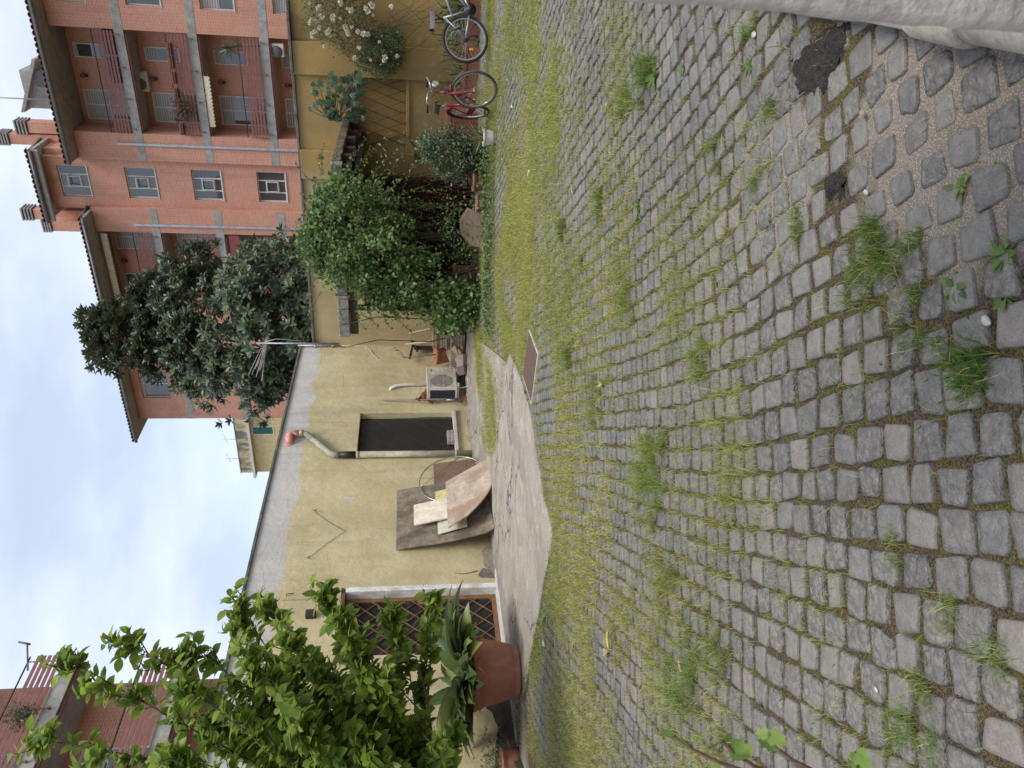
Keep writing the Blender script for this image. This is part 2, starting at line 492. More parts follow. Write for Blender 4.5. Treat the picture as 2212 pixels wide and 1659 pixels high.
AX = R(38)
dS = np.array([-math.sin(AX), math.cos(AX)]); dT = np.array([math.cos(AX), math.sin(AX)])
def warp(s, tt):
    xy = s * dS + tt * dT
    a = mnoise.noise(Vector((xy[0] * .28, xy[1] * .28, 3.1))); b = mnoise.noise(Vector((xy[0] * .28 + 9, xy[1] * .28, 7.7)))
    c_ = mnoise.noise(Vector((xy[0] * 1.3, xy[1] * 1.3, 1.1)))
    return xy + dT * (.15 * a + .02 * c_) + dS * (.12 * b)
stones = []
JOINTS = []
trow = -3.5
while trow < 9.0 and True:
    wrow = .113 + .012 * random.random()
    srow = -2.5 + .12 * random.random()
    while srow < 18.5:
        L = .105 + .036 * random.random()
        cs, ct = srow + L / 2, trow + wrow / 2
        cx, cy = cs * dS + ct * dT
        srow_next = srow + L
        if -10.2 < cx < 3.0 and -2 < cy < 16.4:
            p = warp(cs, ct)
            q = pix((p[0], p[1], 0))
            if ((q[2] > .3 and -420 < q[1] < 2080 and q[0] < 2750) or math.hypot(p[0] + .5, p[1] - .8) < 2.6) and -9.4 < p[0] < 2.2 and p[1] < 16.15:
                stones.append((cs, ct, L, wrow, p[0], p[1], q[2]))
        srow = srow_next
    trow += wrow
SX = np.array([s[4] for s in stones]); SY = np.array([s[5] for s in stones])
ok = ~in_poly(SX, SY, APRON) & ~in_poly(SX, SY, DRAIN)
PATCH_C = gp(1760, 118)
ok &= np.hypot((SX - PATCH_C[0]), (SY - PATCH_C[1])) > .11
DAB_C = gp(1800, 402); ok[np.argmin(np.hypot(SX - DAB_C[0], SY - DAB_C[1]))] = False
stones = [s for s, k in zip(stones, ok) if k]
def sett(cs, ct, L, W, px_, py_, dist):
    near = dist < 6.5
    g = .0055 + .005 * random.random() + (.002 if dist > 5 else 0) + (.004 if math.hypot(px_ + .4, py_ - 2) < .7 else 0)
    hl, hw = L / 2 - g - .0035, W / 2 - g
    ct = ct + random.uniform(-.006, .006); cs = cs + random.uniform(-.002, .002)
    outl = []
    ch = .18 + .22 * random.random()
    cj = [(random.uniform(-.009, .009), random.uniform(-.009, .009)) for _ in range(4)]
    for k, (sx, sy) in enumerate(((1, 1), (-1, 1), (-1, -1), (1, -1))):
        ax_, ay_ = sx * hl + cj[k][0], sy * hw + cj[k][1]
        c1 = ch * hl * random.uniform(.6, 1.3); c2 = ch * hw * random.uniform(.6, 1.3)
        if k % 2 == 0: outl += [(ax_, ay_ - sy * c2), (ax_ - sx * c1 * .3, ay_ - sy * c2 * .3)] if near else []; outl += [(ax_ - sx * c1, ay_)]; outl = outl if near else outl[:-1] + [(ax_, ay_ - sy * c2), (ax_ - sx * c1, ay_)]
        else: outl += [(ax_ - sx * c1, ay_)] + ([(ax_ - sx * c1 * .3, ay_ - sy * c2 * .3)] if near else []) + [(ax_, ay_ - sy * c2)]
    outl = [(a_ + random.uniform(-.0028, .0028), b_ + random.uniform(-.0028, .0028)) for a_, b_ in outl]
    n = len(outl)
    zt = random.uniform(-.004, .004) + float(gz(px_, py_)); tx, ty = random.uniform(-.035, .035), random.uniform(-.035, .035)
    dome = random.uniform(-.002, .003)
    vs = []
    rings = [(1.02, -.035), (1.0, -.007), (.955, -.001), (.66, dome * .8)] if near else [(1.02, -.03), (1.0, -.006), (.84, dome * .6)]
    for f_, z_ in rings:
        for (a, b) in outl:
            jx = jy = jz = 0
            if near and f_ < .95: jz = random.uniform(-.0026, .0022)
            w_ = warp(cs + a * f_, ct + b * f_)
            vs.append((w_[0], w_[1], zt + z_ + jz + tx * a * f_ + ty * b * f_))
    w_ = warp(cs, ct); vs.append((w_[0], w_[1], zt + dome))
    fs = []
    for i in range(len(rings) - 1):
        for k in range(n):
            a, b, c_, d_ = i*n+k, i*n+(k+1) % n, (i+1)*n+(k+1) % n, (i+1)*n+k
            fs += [(a, b, c_), (a, c_, d_)]
    o = (len(rings) - 1) * n
    for k in range(n): fs.append((o+k, o+(k+1) % n, len(vs) - 1))
    return vs, fs, [False] * (4 * n) + [True] * (len(fs) - 4 * n)
inframe = []
for i, s in enumerate(stones):
    q = pix((s[4], s[5], 0))
    inframe.append(s[6] if (0 < q[0] < 2212 and 0 < q[1] < 1659) else 1e3 + s[6])
order = np.argsort(inframe)
parts = set(order[:300].tolist())
V = []; F = []; RN = []; SMF = []; off = 0
for i, s in enumerate(stones):
    vs, fs, sm_ = sett(*s); rn_ = random.random()
    if i in parts:
        me = bpy.data.meshes.new('cobblestone'); c0 = np.array([s[4], s[5], 0])
        me.from_pydata((np.array(vs) - c0).tolist(), [], fs); me.materials.append(MAT_SETT)
        me.polygons.foreach_set('use_smooth', sm_)
        a = me.attributes.new('rnd', 'FLOAT', 'POINT'); a.data.foreach_set('value', [rn_] * len(vs))
        o = bpy.data.objects.new('cobblestone', me); COL.objects.link(o); o.parent = ground; o.location = c0.tolist()
    else:
        V += vs; F += [(a + off, b + off, c_ + off) for a, b, c_ in fs]; RN += [rn_] * len(vs); SMF += sm_; off += len(vs)
big_mesh('cobblestone_paving', V, F, MAT_SETT, ground, 'stuff', rnd=RN, smooth=SMF)

# concrete apron along the garage
t = NT('apron concrete')
X = t.xyz()
n1 = t.noise(3.5, 6, .6, t.scaled((.8, .6, 1))); n2 = t.noise(180, 3, .7); n3 = t.noise(1.1, 4, .6)
vor = t.voro(130)
c = t.mix(t.ramp(n1, [(.4, 0), (.6, 1)]), (.36, .32, .262), (.47, .43, .36))
c = t.mix(.55, c, t.ramp(vor, [(.1, (.60, .56, .48)), (.55, (.15, .13, .105))]))
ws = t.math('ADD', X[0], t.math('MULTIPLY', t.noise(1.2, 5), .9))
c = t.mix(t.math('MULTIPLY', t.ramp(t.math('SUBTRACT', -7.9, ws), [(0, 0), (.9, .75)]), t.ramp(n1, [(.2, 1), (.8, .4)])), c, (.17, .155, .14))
vadd = t.new('ShaderNodeVectorMath', operation='ADD'); t.l.new(t.pos(), vadd.inputs[0])
nz3 = t.new('ShaderNodeTexNoise'); nz3.inputs['Scale'].default_value = 1.6; nz3.inputs['Detail'].default_value = 5; t.l.new(t.pos(), nz3.inputs['Vector']); t.l.new(nz3.outputs['Color'], vadd.inputs[1])
cr = t.voro(.42, 'DISTANCE_TO_EDGE', 'Distance', vadd.outputs[0])
c = t.mix(t.math('MULTIPLY', t.ramp(cr, [(.003, .85), (.009, 0)]), t.ramp(t.noise(.7, 2), [(.44, 0), (.5, 1)])), c, (.05, .045, .04))
st2 = t.noise(1.4, 7, .68, t.scaled((1, .55, 1)))
c = t.mix(t.math('MULTIPLY', t.ramp(st2, [(.5, 0), (.6, 1)]), .5), c, (.20, .175, .145))
c = t.mix(t.math('MULTIPLY', t.ramp(t.noise(3.1, 6, .65), [(.54, 0), (.62, 1)]), .35), c, (.52, .48, .41))
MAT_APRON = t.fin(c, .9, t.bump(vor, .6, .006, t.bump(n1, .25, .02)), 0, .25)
bm = bmesh.new()
bm.faces.new([bm.verts.new((x, y, 0)) for x, y in APRON])
bmesh.ops.triangulate(bm, faces=bm.faces[:])
for _ in range(3):
    long_e = [e for e in bm.edges if e.calc_length() > .5]
    bmesh.ops.subdivide_edges(bm, edges=long_e, cuts=1)
    bmesh.ops.triangulate(bm, faces=[f for f in bm.faces if len(f.verts) > 3])
top = bm.faces[:]
r_ = bmesh.ops.extrude_face_region(bm, geom=top)
newv = {g for g in r_['geom'] if isinstance(g, bmesh.types.BMVert)}
for v in bm.verts:
    zz = float(apron_z(v.co.x, v.co.y)) + .012 * nz(v.co.x, v.co.y, 1.7, 3)
    v.co.z = zz if v in newv else -.06
bmesh.ops.recalc_face_normals(bm, faces=bm.faces[:])
me = bpy.data.meshes.new('concrete_path'); bm.to_mesh(me); bm.free()
tag(link_mesh('concrete_path', me, None, MAT_APRON), kind='structure')

# asphalt repair lumps set between the setts
t = NT('old asphalt')
n1 = t.noise(30, 5, .7); n2 = t.noise(260, 3, .7)
c = t.mix(t.ramp(n2, [(.36, 0), (.64, 1)]), (.012, .010, .009), (.10, .086, .076)); c = t.mix(t.ramp(t.noise(45, 4, .7), [(.4, 0), (.6, .6)]), c, (.02, .016, .014))
c = t.mix(t.ramp(t.voro(150), [(.05, .8), (.1, 0)]), c, (.35, .33, .31))
MAT_ASPH = t.fin(c, .8, t.bump(n1, 1.0, .03, t.bump(n2, .8, .010)), 0, .35)
def asphalt(pts, lift, label):
    """crumbly lump: a fine height field kept where a noisy outline allows"""
    P = np.array([gp(*p)[:2] for p in pts]); lo, hi = P.min(0) - .03, P.max(0) + .03; st = .006
    xs_, ys_ = np.arange(lo[0], hi[0], st), np.arange(lo[1], hi[1], st); ed = [(tuple(P[i]), tuple(P[(i+1) % len(P)])) for i in range(len(P))]
    H_ = {}; V = []; F = []
    for j, y_ in enumerate(ys_):
        for i, x_ in enumerate(xs_):
            q = np.array((x_, y_)); dmin = min(np.linalg.norm(q - (np.array(a_) + np.clip(((q - a_) @ (np.array(b_) - a_)) / (np.sum((np.array(b_) - a_) ** 2) + 1e-9), 0, 1) * (np.array(b_) - a_))) for a_, b_ in ed)
            sg = dmin if in_poly(np.array([x_]), np.array([y_]), [tuple(p) for p in P])[0] else -dmin
            sg += .022 * nz(x_, y_, 22, 1) + .012 * nz(x_, y_, 60, 4)
            if sg > -.004:
                H_[(i, j)] = len(V); V.append((x_ + .002 * nz(x_, y_, 90, 2), y_ + .002 * nz(x_, y_, 90, 6), -.012 + (lift + .012) * float(sstep(-.004, .03, sg)) + .016 * nz(x_, y_, 24, 3) + .010 * nz(x_, y_, 55, 7) + .005 * nz(x_, y_, 110, 9)))
    for (i, j), k in H_.items():
        if (i+1, j) in H_ and (i, j+1) in H_ and (i+1, j+1) in H_: F.append((k, H_[(i+1, j)], H_[(i+1, j+1)], H_[(i, j+1)]))
    tag(big_mesh('asphalt_patch', V, F, MAT_ASPH, None), label, 'asphalt patch')
asphalt([(1705, 135), (1740, 98), (1785, 60), (1830, 38), (1858, 48), (1828, 82), (1803, 155), (1775, 212), (1722, 208)], .012, 'large black asphalt lump filling a hole in the cobbles by the beige pillar')
asphalt([(1776, 388), (1800, 362), (1828, 388), (1820, 428), (1788, 436)], .008, 'small black asphalt dab between the cobbles, away from the pillar')

# rusty drain plate
t = NT('rusty checker plate')
n1 = t.noise(8, 6, .6); n2 = t.noise(90, 3)
wv = t.new('ShaderNodeTexWave', wave_type='BANDS'); wv.inputs['Scale'].default_value = 11; wv.inputs['Distortion'].default_value = 6
wv.inputs['Detail'].default_value = 1; t.l.new(t.scaled((1, 1, 1), rot=(0, 0, .7)), wv.inputs['Vector'])
c = t.mix(n1, (.075, .045, .035), (.17, .105, .075)); c = t.mix(.3, c, t.ramp(n2, [(.3, (.04, .03, .025)), (.7, (.2, .14, .1))]))
MAT_RPLATE = t.fin(c, .75, t.bump(wv.outputs['Fac'], .8, .006, t.bump(n2, .4, .004)), .2, .4)
dr = thing('drain_cover', 'rusty square drain cover set in the grass at the tip of the concrete path', 'drain cover', (-4.65, 7.55, 0))
D3 = [np.array((x, y, .018)) for x, y in DRAIN]
MB().poly(D3[::-1], (0, 0, -.012)).build('plate', MAT_RPLATE, dr, .002)
MAT_CONC = pm('grey concrete', (.36, .34, .31), .85, .3, 4, 70, .4, .01, stain=(.12, .11, .1))
m = MB(); cD = sum(D3) / 4
for i in range(4):
    a, b = D3[i], D3[(i+1) % 4]; o1 = a + (a - cD) * .10; o2 = b + (b - cD) * .10
    m.poly([p * (1, 1, 0) + (0, 0, .012) for p in ((b + (b-cD)*.006), (a + (a-cD)*.006), o1, o2)], (0, 0, -.05))
m.build('frame', pm('pale frame stone', (.5, .47, .42), .85, .25, 6, 90, .4), dr)
# ------------------------------------------------------------------ garage with the yellow stucco wall (plane x = -9.4)
GX = -9.4
t = NT('yellow stucco')
X = t.xyz()
n1 = t.noise(1.1, 6, .6); n2 = t.noise(26, 4, .6); n3 = t.noise(.9, 5, .6, t.scaled((1, 1, .3))); n4 = t.noise(3.2, 5, .6, dist=.4)
c = t.mix(t.ramp(n1, [(.4, 0), (.6, 1)]), (.46, .385, .215), (.54, .46, .275))
c = t.mix(.18, c, t.ramp(n2, [(.38, (.40, .33, .18)), (.62, (.60, .51, .31))]))
c = t.mix(t.math('MULTIPLY', t.ramp(n3, [(.5, 0), (.64, 1)]), .4), c, (.34, .285, .165))
c = t.mix(t.math('MULTIPLY', t.ramp(t.noise(5, 5), [(.55, 0), (.75, 1)]), .2), c, (.62, .56, .40))
low = t.math('SUBTRACT', .75, t.math('ADD', X[2], t.math('MULTIPLY', n4, .55)))
c = t.mix(t.math('MULTIPLY', t.ramp(low, [(0, 0), (.5, 1)]), .5), c, (.26, .20, .12))
edge = t.math('ADD', X[2], t.math('MULTIPLY', t.math('SUBTRACT', t.noise(2.3, 9, .62), .5), .55))
edge = t.math('SUBTRACT', edge, t.math('MULTIPLY', t.math('SUBTRACT', X[1], 11.5), .004))
grey = t.mix(n4, (.45, .43, .415), (.55, .53, .51))
grey = t.mix(t.math('MULTIPLY', t.ramp(n3, [(.45, 0), (.7, 1)]), .5), grey, (.33, .305, .285))
topd = t.math('SUBTRACT', X[2], t.math('ADD', 3.62, t.math('MULTIPLY', n3, .3)))
grey = t.mix(t.math('MULTIPLY', t.ramp(topd, [(0, 0), (.25, 1)]), .35), grey, (.24, .22, .21))
c = t.mix(t.math('MULTIPLY', t.math('SUBTRACT', edge, 3.40), 11.0, clamp=True), c, grey)
ck = t.voro(.8, 'DISTANCE_TO_EDGE', 'Distance')
c = t.mix(t.math('MULTIPLY', t.ramp(ck, [(.0015, 1), (.004, 0)]), t.ramp(t.noise(.6, 2), [(.46, 0), (.52, .7)])), c, (.2, .16, .1))
rn_s = t.noise(2.4, 6, .65, t.scaled((1, 1, .10)))
c = t.mix(t.math('MULTIPLY', t.ramp(rn_s, [(.52, 0), (.66, 1)]), t.ramp(X[2], [(0, .12), (1, .42)])), c, (.27, .235, .17))
c = t.mix(t.math('MULTIPLY', t.ramp(t.noise(1.6, 7, .66), [(.53, 0), (.6, 1)]), .28), c, (.60, .53, .36))
MAT_STUCCO = t.fin(c, .92, t.bump(n2, .5, .010, t.bump(t.noise(7, 4), .45, .03)), 0, .2)
MAT_DARK = pm('dark interior', (.02, .018, .017), .9, .2, 3)
MAT_COPING = pm('weathered coping', (.16, .15, .135), .9, .45, 5, 60, .7, .02, stain=(.05, .05, .045), stain_amt=.6)

gar = thing('garage', 'low flat-roofed yellow stucco garage with grey paint band, screened window and lattice door', 'garage', (GX, 9.6, 0))
m = MB(); y0, y1, zt = 2.6, 16.2, 3.92
DO = (7.30, 8.60, -.06, 2.46); WI = (11.97, 13.36, .50, 2.42)
X0, X1 = GX - .28, GX
m.box(X0, X1, y0, DO[0], -.1, zt); m.box(X0, X1, DO[0], DO[1], DO[3], zt); m.box(X0, X1, DO[1], WI[0], -.1, zt)
m.box(X0, X1, WI[0], WI[1], WI[3], zt); m.box(X0, X1, WI[0], WI[1], -.1, WI[2]); m.box(X0, X1, WI[1], y1, -.1, zt)
m.box(GX - 4.5, X0, y1 - .28, y1, -.1, zt); m.box(GX - 4.5, X0, y0, y0 + .28, -.1, zt); m.box(GX - 4.5, GX - 4.22, y0 + .28, y1 - .28, -.1, zt)
m.build('wall', MAT_STUCCO, gar)
MB().box(GX - 4.5, GX - .16, y0, y1, zt, zt + .02).build('roof', MAT_COPING, gar)
for k in range(10):                                       # coping stones along the parapet
    a = y0 + (y1 - y0) * k / 10; b = y0 + (y1 - y0) * (k + 1) / 10
    MB().box(GX - .15, GX + .035 + .006 * random.random(), a + .004, b - .004, zt, zt + .045 + .006 * random.random()).build('coping', MAT_COPING, gar, .008)
MB().box(GX - 1.6, GX - 1.5, y0 + .3, y1 - .3, 0, 3.6).build('inner_partition', MAT_DARK, gar)

MAT_SCREEN = NT('insect screen'); t = MAT_SCREEN
ckx = t.noise(1.2, 4); 
t.fin(t.mix(ckx, (.018, .015, .014), (.05, .043, .04)), .6, t.bump(t.noise(2.2, 3, dist=1.0), .5, .06), 0, .4)
tr = t.new('ShaderNodeBsdfTransparent'); mx = t.new('ShaderNodeMixShader'); mx.inputs['Fac'].default_value = .34
t.l.new(t.b.outputs[0], mx.inputs[1]); t.l.new(tr.outputs[0], mx.inputs[2]); t.l.new(mx.outputs[0], t.o.inputs['Surface'])
MAT_SCREEN = t.m
MAT_OCHRE = pm('worn ochre varnish', (.21, .105, .052), .55, .35, 6, 50, .3, .004, stain=(.12, .06, .03))
MAT_DKIRON = pm('dark iron', (.035, .032, .03), .6, .3, 8, 60, .2)
MAT_MARBLE = pm('pale stone sill', (.52, .49, .45), .7, .25, 6, 60, .3, .005, stain=(.25, .22, .19))
MAT_WHITE = pm('flaking white paint', (.66, .65, .62), .75, .15, 5, 40, .3, .006, stain=(.38, .34, .28), stain_amt=.8)

def lattice(parent, xp, ya, yb, za, zb, pitch, w, th, mat, crossing=.55):
    """diamond lattice bars clipped to a rectangle, each bar a part"""
    k = pitch / crossing
    for sgn in (1, -1):
        c0 = -80
        H_ = zb - za; W_ = yb - ya
        n = int((H_ + k * W_ / pitch * crossing) / pitch) + 6
        for i in range(-n, n + 1):
            # z = za + i*pitch + sgn*slope*(y-ya)
            sl = 1.2
            pts = []
            for y_ in (ya, yb):
                z_ = za + i * pitch + sgn * sl * (y_ - ya)
                if za <= z_ <= zb: pts.append((y_, z_))
            for z_ in (za, zb):
                y_ = ya + (z_ - za - i * pitch) / (sgn * sl)
                if ya < y_ < yb: pts.append((y_, z_))
            if len(pts) == 2 and abs(pts[0][1] - pts[1][1]) > .03:
                (a, b), (c_, d_) = pts
                MB().beam((xp + (.006 if sgn > 0 else -.006), a, b), (xp + (.006 if sgn > 0 else -.006), c_, d_), th, w, (1, 0, 0)).build('lattice_bar', mat, parent)

# screened window
win = MB().box(X0 + .10, X0 + .13, WI[0], WI[1], WI[2], WI[3]).build('window', MAT_DARK, gar)
lattice(gar, GX - .16, WI[0] + .01, WI[1] - .01, WI[2] + .01, WI[3] - .01, .36, .012, .008, pm('dusty iron', (.22, .20, .18), .7, .3, 6))
m = MB(); ny, nzg = 14, 20; vs = []                     # loosely hung black screen
for j in range(nzg + 1):
    for i in range(ny + 1):
        y_ = WI[0] + .005 + (WI[1] - WI[0] - .01 - .10 * (j / nzg) * (i / ny) ** 4) * i / ny; z_ = WI[2] + .03 + (WI[3] - WI[2] - .04) * j / nzg
        vs.append((GX - .10 + .012 * nz(y_, z_, 2.1, 5) + .01 * math.sin(y_ * 7 + z_ * 2), y_, z_))
m.add(vs, [(j*(ny+1)+i, j*(ny+1)+i+1, (j+1)*(ny+1)+i+1, (j+1)*(ny+1)+i) for j in range(nzg) for i in range(ny)], True)
m.build('insect_screen', MAT_SCREEN, gar)
MB().box(X0 + .02, GX + .07, WI[0] - .03, WI[1] + .05, WI[2] - .06, WI[2] + .002).build('window_sill', MAT_MARBLE, gar, .006)
tag(MB().box(GX - .085, GX + .03, 12.35, 12.72, .503, .575).box(GX - .08, GX + .025, 12.35, 12.71, .577, .65).build('concrete_block', pm('block pinkish', (.33, .27, .23), .9, .3, 8, 60, .6), None, .012),
    'grey-pink hollow block lying on the sill of the black screened window', 'block')

# lattice door
MB().box(X0 + .05, X0 + .08, DO[0], DO[1], 0, DO[3]).build('door_backing', MAT_DARK, gar)
dx0 = GX - .17
door = MB().box(dx0 - .03, dx0 + .01, DO[0], DO[0] + .07, .03, DO[3] - .07).box(dx0 - .03, dx0 + .01, DO[1] - .17, DO[1] - .10, .03, DO[3] - .07) \
    .box(dx0 - .03, dx0 + .01, DO[0] + .07, DO[1] - .17, .03, .10).box(dx0 - .03, dx0 + .01, DO[0] + .07, DO[1] - .17, DO[3] - .14, DO[3] - .07) \
    .build('door', MAT_OCHRE, gar, .004)
lattice(door, dx0, DO[0] + .07, DO[1] - .17,   .10, DO[3] - .14, .305, .017, .010, MAT_OCHRE)
MB().box(dx0 - .012, dx0 + .045, DO[1] - .27, DO[1] - .155, 1.12, 1.27).build('lock', MAT_OCHRE, door, .006)
MB().tube([(dx0 + .03, DO[1] - .24, 1.48), (dx0 + .05, DO[1] - .26, 1.42), (dx0 + .03, DO[1] - .28, 1.36)], .008).build('handle', MAT_DKIRON, door)
t = NT('fly mesh'); 
wv = t.new('ShaderNodeTexBrick'); wv.inputs['Scale'].default_value = 36; wv.inputs['Mortar Size'].default_value = .04; wv.offset = 0
wv.inputs['Color1'].default_value = wv.inputs['Color2'].default_value = (.012, .011, .011, 1); wv.inputs['Mortar'].default_value = (.075, .07, .066, 1)
wv.inputs['Brick Width'].default_value = .5; wv.inputs['Row Height'].default_value = .5
cb = t.new('ShaderNodeCombineXYZ'); X = t.xyz(); t.l.new(X[1], cb.inputs[0]); t.l.new(X[2], cb.inputs[1]); t.l.new(cb.outputs[0], wv.inputs['Vector'])
MB().box(dx0 - .05, dx0 - .045, DO[0] + .02, DO[1] - .12, .05, DO[3] - .09).build('fly_screen', t.fin(wv.outputs['Color'], .6, None, 0, .3), door)
MB().box(X0 + .09, GX + .004, DO[1] - .095, DO[1] + .001, 0, DO[3] - .07).build('door_reveal', MAT_WHITE, gar, .006)
MB().box(X0 + .09, GX + .003, DO[0] + .001, DO[1] - .1, DO[3] - .068, DO[3] + .001).build('lintel', pm('dark timber', (.10, .06, .04), .8, .4, 5), gar, .004)
MB().box(X0 + .05, GX + .16, DO[0] - .1, DO[1] + .16, -.08, .028).build('door_step', MAT_MARBLE, gar, .008)
# small lamp box beside the door, nail, cable swag
MB().box(GX, GX + .09, 8.0, 8.12, 2.80, 2.95).build('junction_box', MAT_DKIRON, gar, .01)
MB().tube([(GX - .01, 8.47, 3.29), (GX + .05, 8.47, 3.28), (GX + .05, 8.465, 3.17)], .007, 6).build('hook', MAT_DKIRON, gar)
pts = [(GX + .012, 10.35, 3.04)] + [(GX + .012 + .004 * math.sin(i), 10.35 - .51 * i / 8, 3.04 - .56 * (i / 8) ** 1.15) for i in range(1, 9)] + \
      [(GX + .012, 9.84 - .59 * i / 8, 2.48 + .55 * (i / 8) ** .85) for i in range(1, 9)]
MB().tube(pts, .0032, 5).build('cable', MAT_DKIRON, gar)
for y_ in (10.36, 9.24):
    MB().tube([(GX, y_, 3.03), (GX + .05, y_, 3.03), (GX + .06, y_ - .03, 3.06), (GX + .05, y_ + .02, 3.0)], .006, 6).build('wire_hook', MAT_DKIRON, gar)
# bare patches where the render has fallen off, and filler
def patch(cy, cz, ry, rz, mat, name='bare_patch', seed=0, out=.004, pts=None):
    r = np.random.default_rng(seed); n = 22; P = []
    for i in range(n):
        a = 2 * math.pi * i / n; k = .7 + .5 * r.random()
        if pts is None: P.append((GX + out, cy + ry * math.cos(a) * k, cz + rz * math.sin(a) * k))
    if pts is not None: P = [(GX + out, a + r.normal(0, .012), b + r.normal(0, .008)) for a, b in pts]
    MB().poly(P, (-.01, 0, 0)).build(name, mat, gar)
MAT_BARE = pm('bare render', (.30, .25, .185), .95, .35, 7, 50, .8, .015)
MAT_BARE2 = pm('dark rubble core', (.075, .058, .048), .95, .5, 7, 50, .9, .03)
patch(0, 0, 0, 0, MAT_BARE, seed=2, pts=[(8.72, .01), (8.80, .01), (9.0, .01), (9.2, .01), (9.42, .01), (9.38, .12), (9.30, .2), (9.15, .17), (9.0, .19), (8.93, .15), (8.84, .08)])
patch(0, 0, 0, 0, pm('grey core', (.17, .14, .12), .95, .4, 7, 50, .8, .02), 'bare_patch', 3, .007, [(8.68, .04), (8.74, .02), (8.85, .10), (8.92, .20), (8.84, .27), (8.76, .29), (8.71, .25), (8.74, .17)])
patch(0, 0, 0, 0, MAT_BARE2, seed=4, pts=[(5.2, .01), (5.9, .01), (6.3, .01), (6.62, .01), (6.6, .2), (6.48, .36), (6.35, .36), (6.28, .3), (6.15, .26), (6.05, .22), (5.95, .27), (5.75, .3), (5.5, .33), (5.25, .3)])
MAT_FILL = pm('filler', (.52, .48, .40), .95, .3, 9, 60, .6, .01)
for (cy, cz, ry, rz, sd_) in ((10.72, 2.47, .055, .12, 5), (13.62, 2.64, .05, .035, 6), (15.52, 2.10, .05, .06, 7)):
    patch(cy, cz, ry, rz, MAT_FILL, 'filler_patch', sd_)
MB().tube([(GX + .006, 8.86, .30), (GX + .005, 8.82, .42), (GX + .006, 8.80, .55), (GX + .005, 8.83, .68)], [.008, .006, .005, .002], 5).build('crack', MAT_DKIRON, gar)
# downpipe with pink elbow and black sleeve
MAT_PIPE = pm('painted pipe', (.44, .40, .29), .6, .25, 4, 40, .15, .004, stain=(.16, .15, .11), stain_amt=.6)
MAT_PINK = pm('pink plastic', (.68, .30, .25), .5, .12, 5, 40, .1)
MAT_BLACKP = pm('black plastic', (.022, .022, .024), .45, .2, 6, 40, .1)
px_ = GX + .085
dp = MB().tube([(px_, 11.86, 2.42), (px_, 11.86, .16)], .062, 14, True).tube([(px_, 11.86, .16), (px_ + .03, 11.86, .10), (px_ + .10, 11.86, .085)], .064, 14).build('downpipe', MAT_PIPE, gar)
MB().tube([(px_, 12.56, 3.56), (px_, 12.555, 3.46), (px_, 12.52, 3.41), (px_, 11.93, 2.93), (px_, 11.87, 2.86), (px_, 11.86, 2.74)], .060, 14).build('offset_pipe', pm('lichen pipe', (.36, .34, .27), .7, .4, 5, 30, .4, .006, stain=(.13, .14, .09), stain_amt=.7), dp)
MB().tube([(px_, 11.86, 2.73), (px_, 11.86, 2.43)], .067, 14).build('sleeve', MAT_BLACKP, dp)
MB().tube([(GX, 12.36, 3.73), (px_ - .02, 12.36, 3.73), (px_, 12.40, 3.735), (px_, 12.52, 3.735), (px_, 12.555, 3.70), (px_, 12.56, 3.56)], .066, 14).build('elbow', MAT_PINK, dp)
MB().tube([(GX + .001, 12.36, 3.73), (GX + .02, 12.36, 3.73)], .085, 14).build('collar', MAT_PINK, dp)
MB().tube([(px_, 12.56, 3.555), (px_, 12.56, 3.48)], .071, 14).build('coupling', MAT_PIPE, dp)
for z_ in (2.40, .52):
    MB().tube([(px_, 11.86, z_), (px_, 11.86, z_ - .035)], .070, 14).build('pipe_clip', MAT_PIPE, dp)
MB().tube([(px_ + .098, 11.86, .085), (px_ + .104, 11.86, .085)], .052, 14).build('outlet', MAT_DARK, dp)
# conduit and loose cable at the corner
MAT_GALV = pm('galvanised', (.36, .37, .39), .45, .2, 6, 50, .15, .004, metal=.6)
cd = MB().tube([(GX + .05, 16.06, 3.02), (GX + .05, 16.06, 4.0)], .022, 8).build('conduit', MAT_GALV, gar)
for z_ in (3.2, 3.6): MB().tube([(GX, 16.06, z_), (GX + .07, 16.06, z_)], .03, 6).build('conduit_clip', MAT_GALV, cd)
MB().tube([(GX + .05, 16.06, 3.02), (GX + .03, 16.08, 2.7), (GX + .02, 16.08, 2.45), (GX + .015, 15.95, 2.33), (GX + .015, 15.7, 2.25), (GX + .012, 15.54, 2.12)], .009, 5).build('cable', pm('pale cable', (.6, .55, .45), .6, .1), gar)
# refrigerant pipe cover
MB().tube([(GX - .01, 14.24, 1.83), (GX + .04, 14.25, 1.80), (GX + .055, 14.32, 1.70), (GX + .055, 14.36, 1.5), (GX + .055, 14.38, 1.0)], .032, 10).build('pipe_sheath', pm('white plastic', (.72, .71, .68), .5, .1, 4, 40, .1, stain=(.45, .42, .36)), gar)

# ------------------------------------------------------------------ far courtyard wall (plane y = 16.2)
BY = 16.2
t = NT('ochre render')
X = t.xyz()
n1 = t.noise(.8, 6, .62); n2 = t.noise(40, 4, .6); n3 = t.noise(1.5, 6, .65, t.scaled((1, 1, .35)))
pale = t.mix(t.noise(2.5, 5), (.46, .38, .21), (.56, .47, .28))
och = t.mix(t.noise(2.1, 5), (.30, .185, .055), (.45, .30, .105))
c = t.mix(t.ramp(t.math('ADD', X[0], t.math('MULTIPLY', t.math('SUBTRACT', n1, .5), 1.2)), [(0, 0), (1, 0)]), och, och)
side = t.math('SUBTRACT', t.math('MULTIPLY', X[0], -1.0), 5.1)
side = t.math('ADD', side, t.math('MULTIPLY', t.math('SUBTRACT', n1, .5), .9))
c = t.mix(t.ramp(side, [(0, 0), (.35, 1)]), och, pale)
c = t.mix(t.math('MULTIPLY', t.ramp(n3, [(.42, 0), (.66, 1)]), .6), c, (.20, .155, .085))
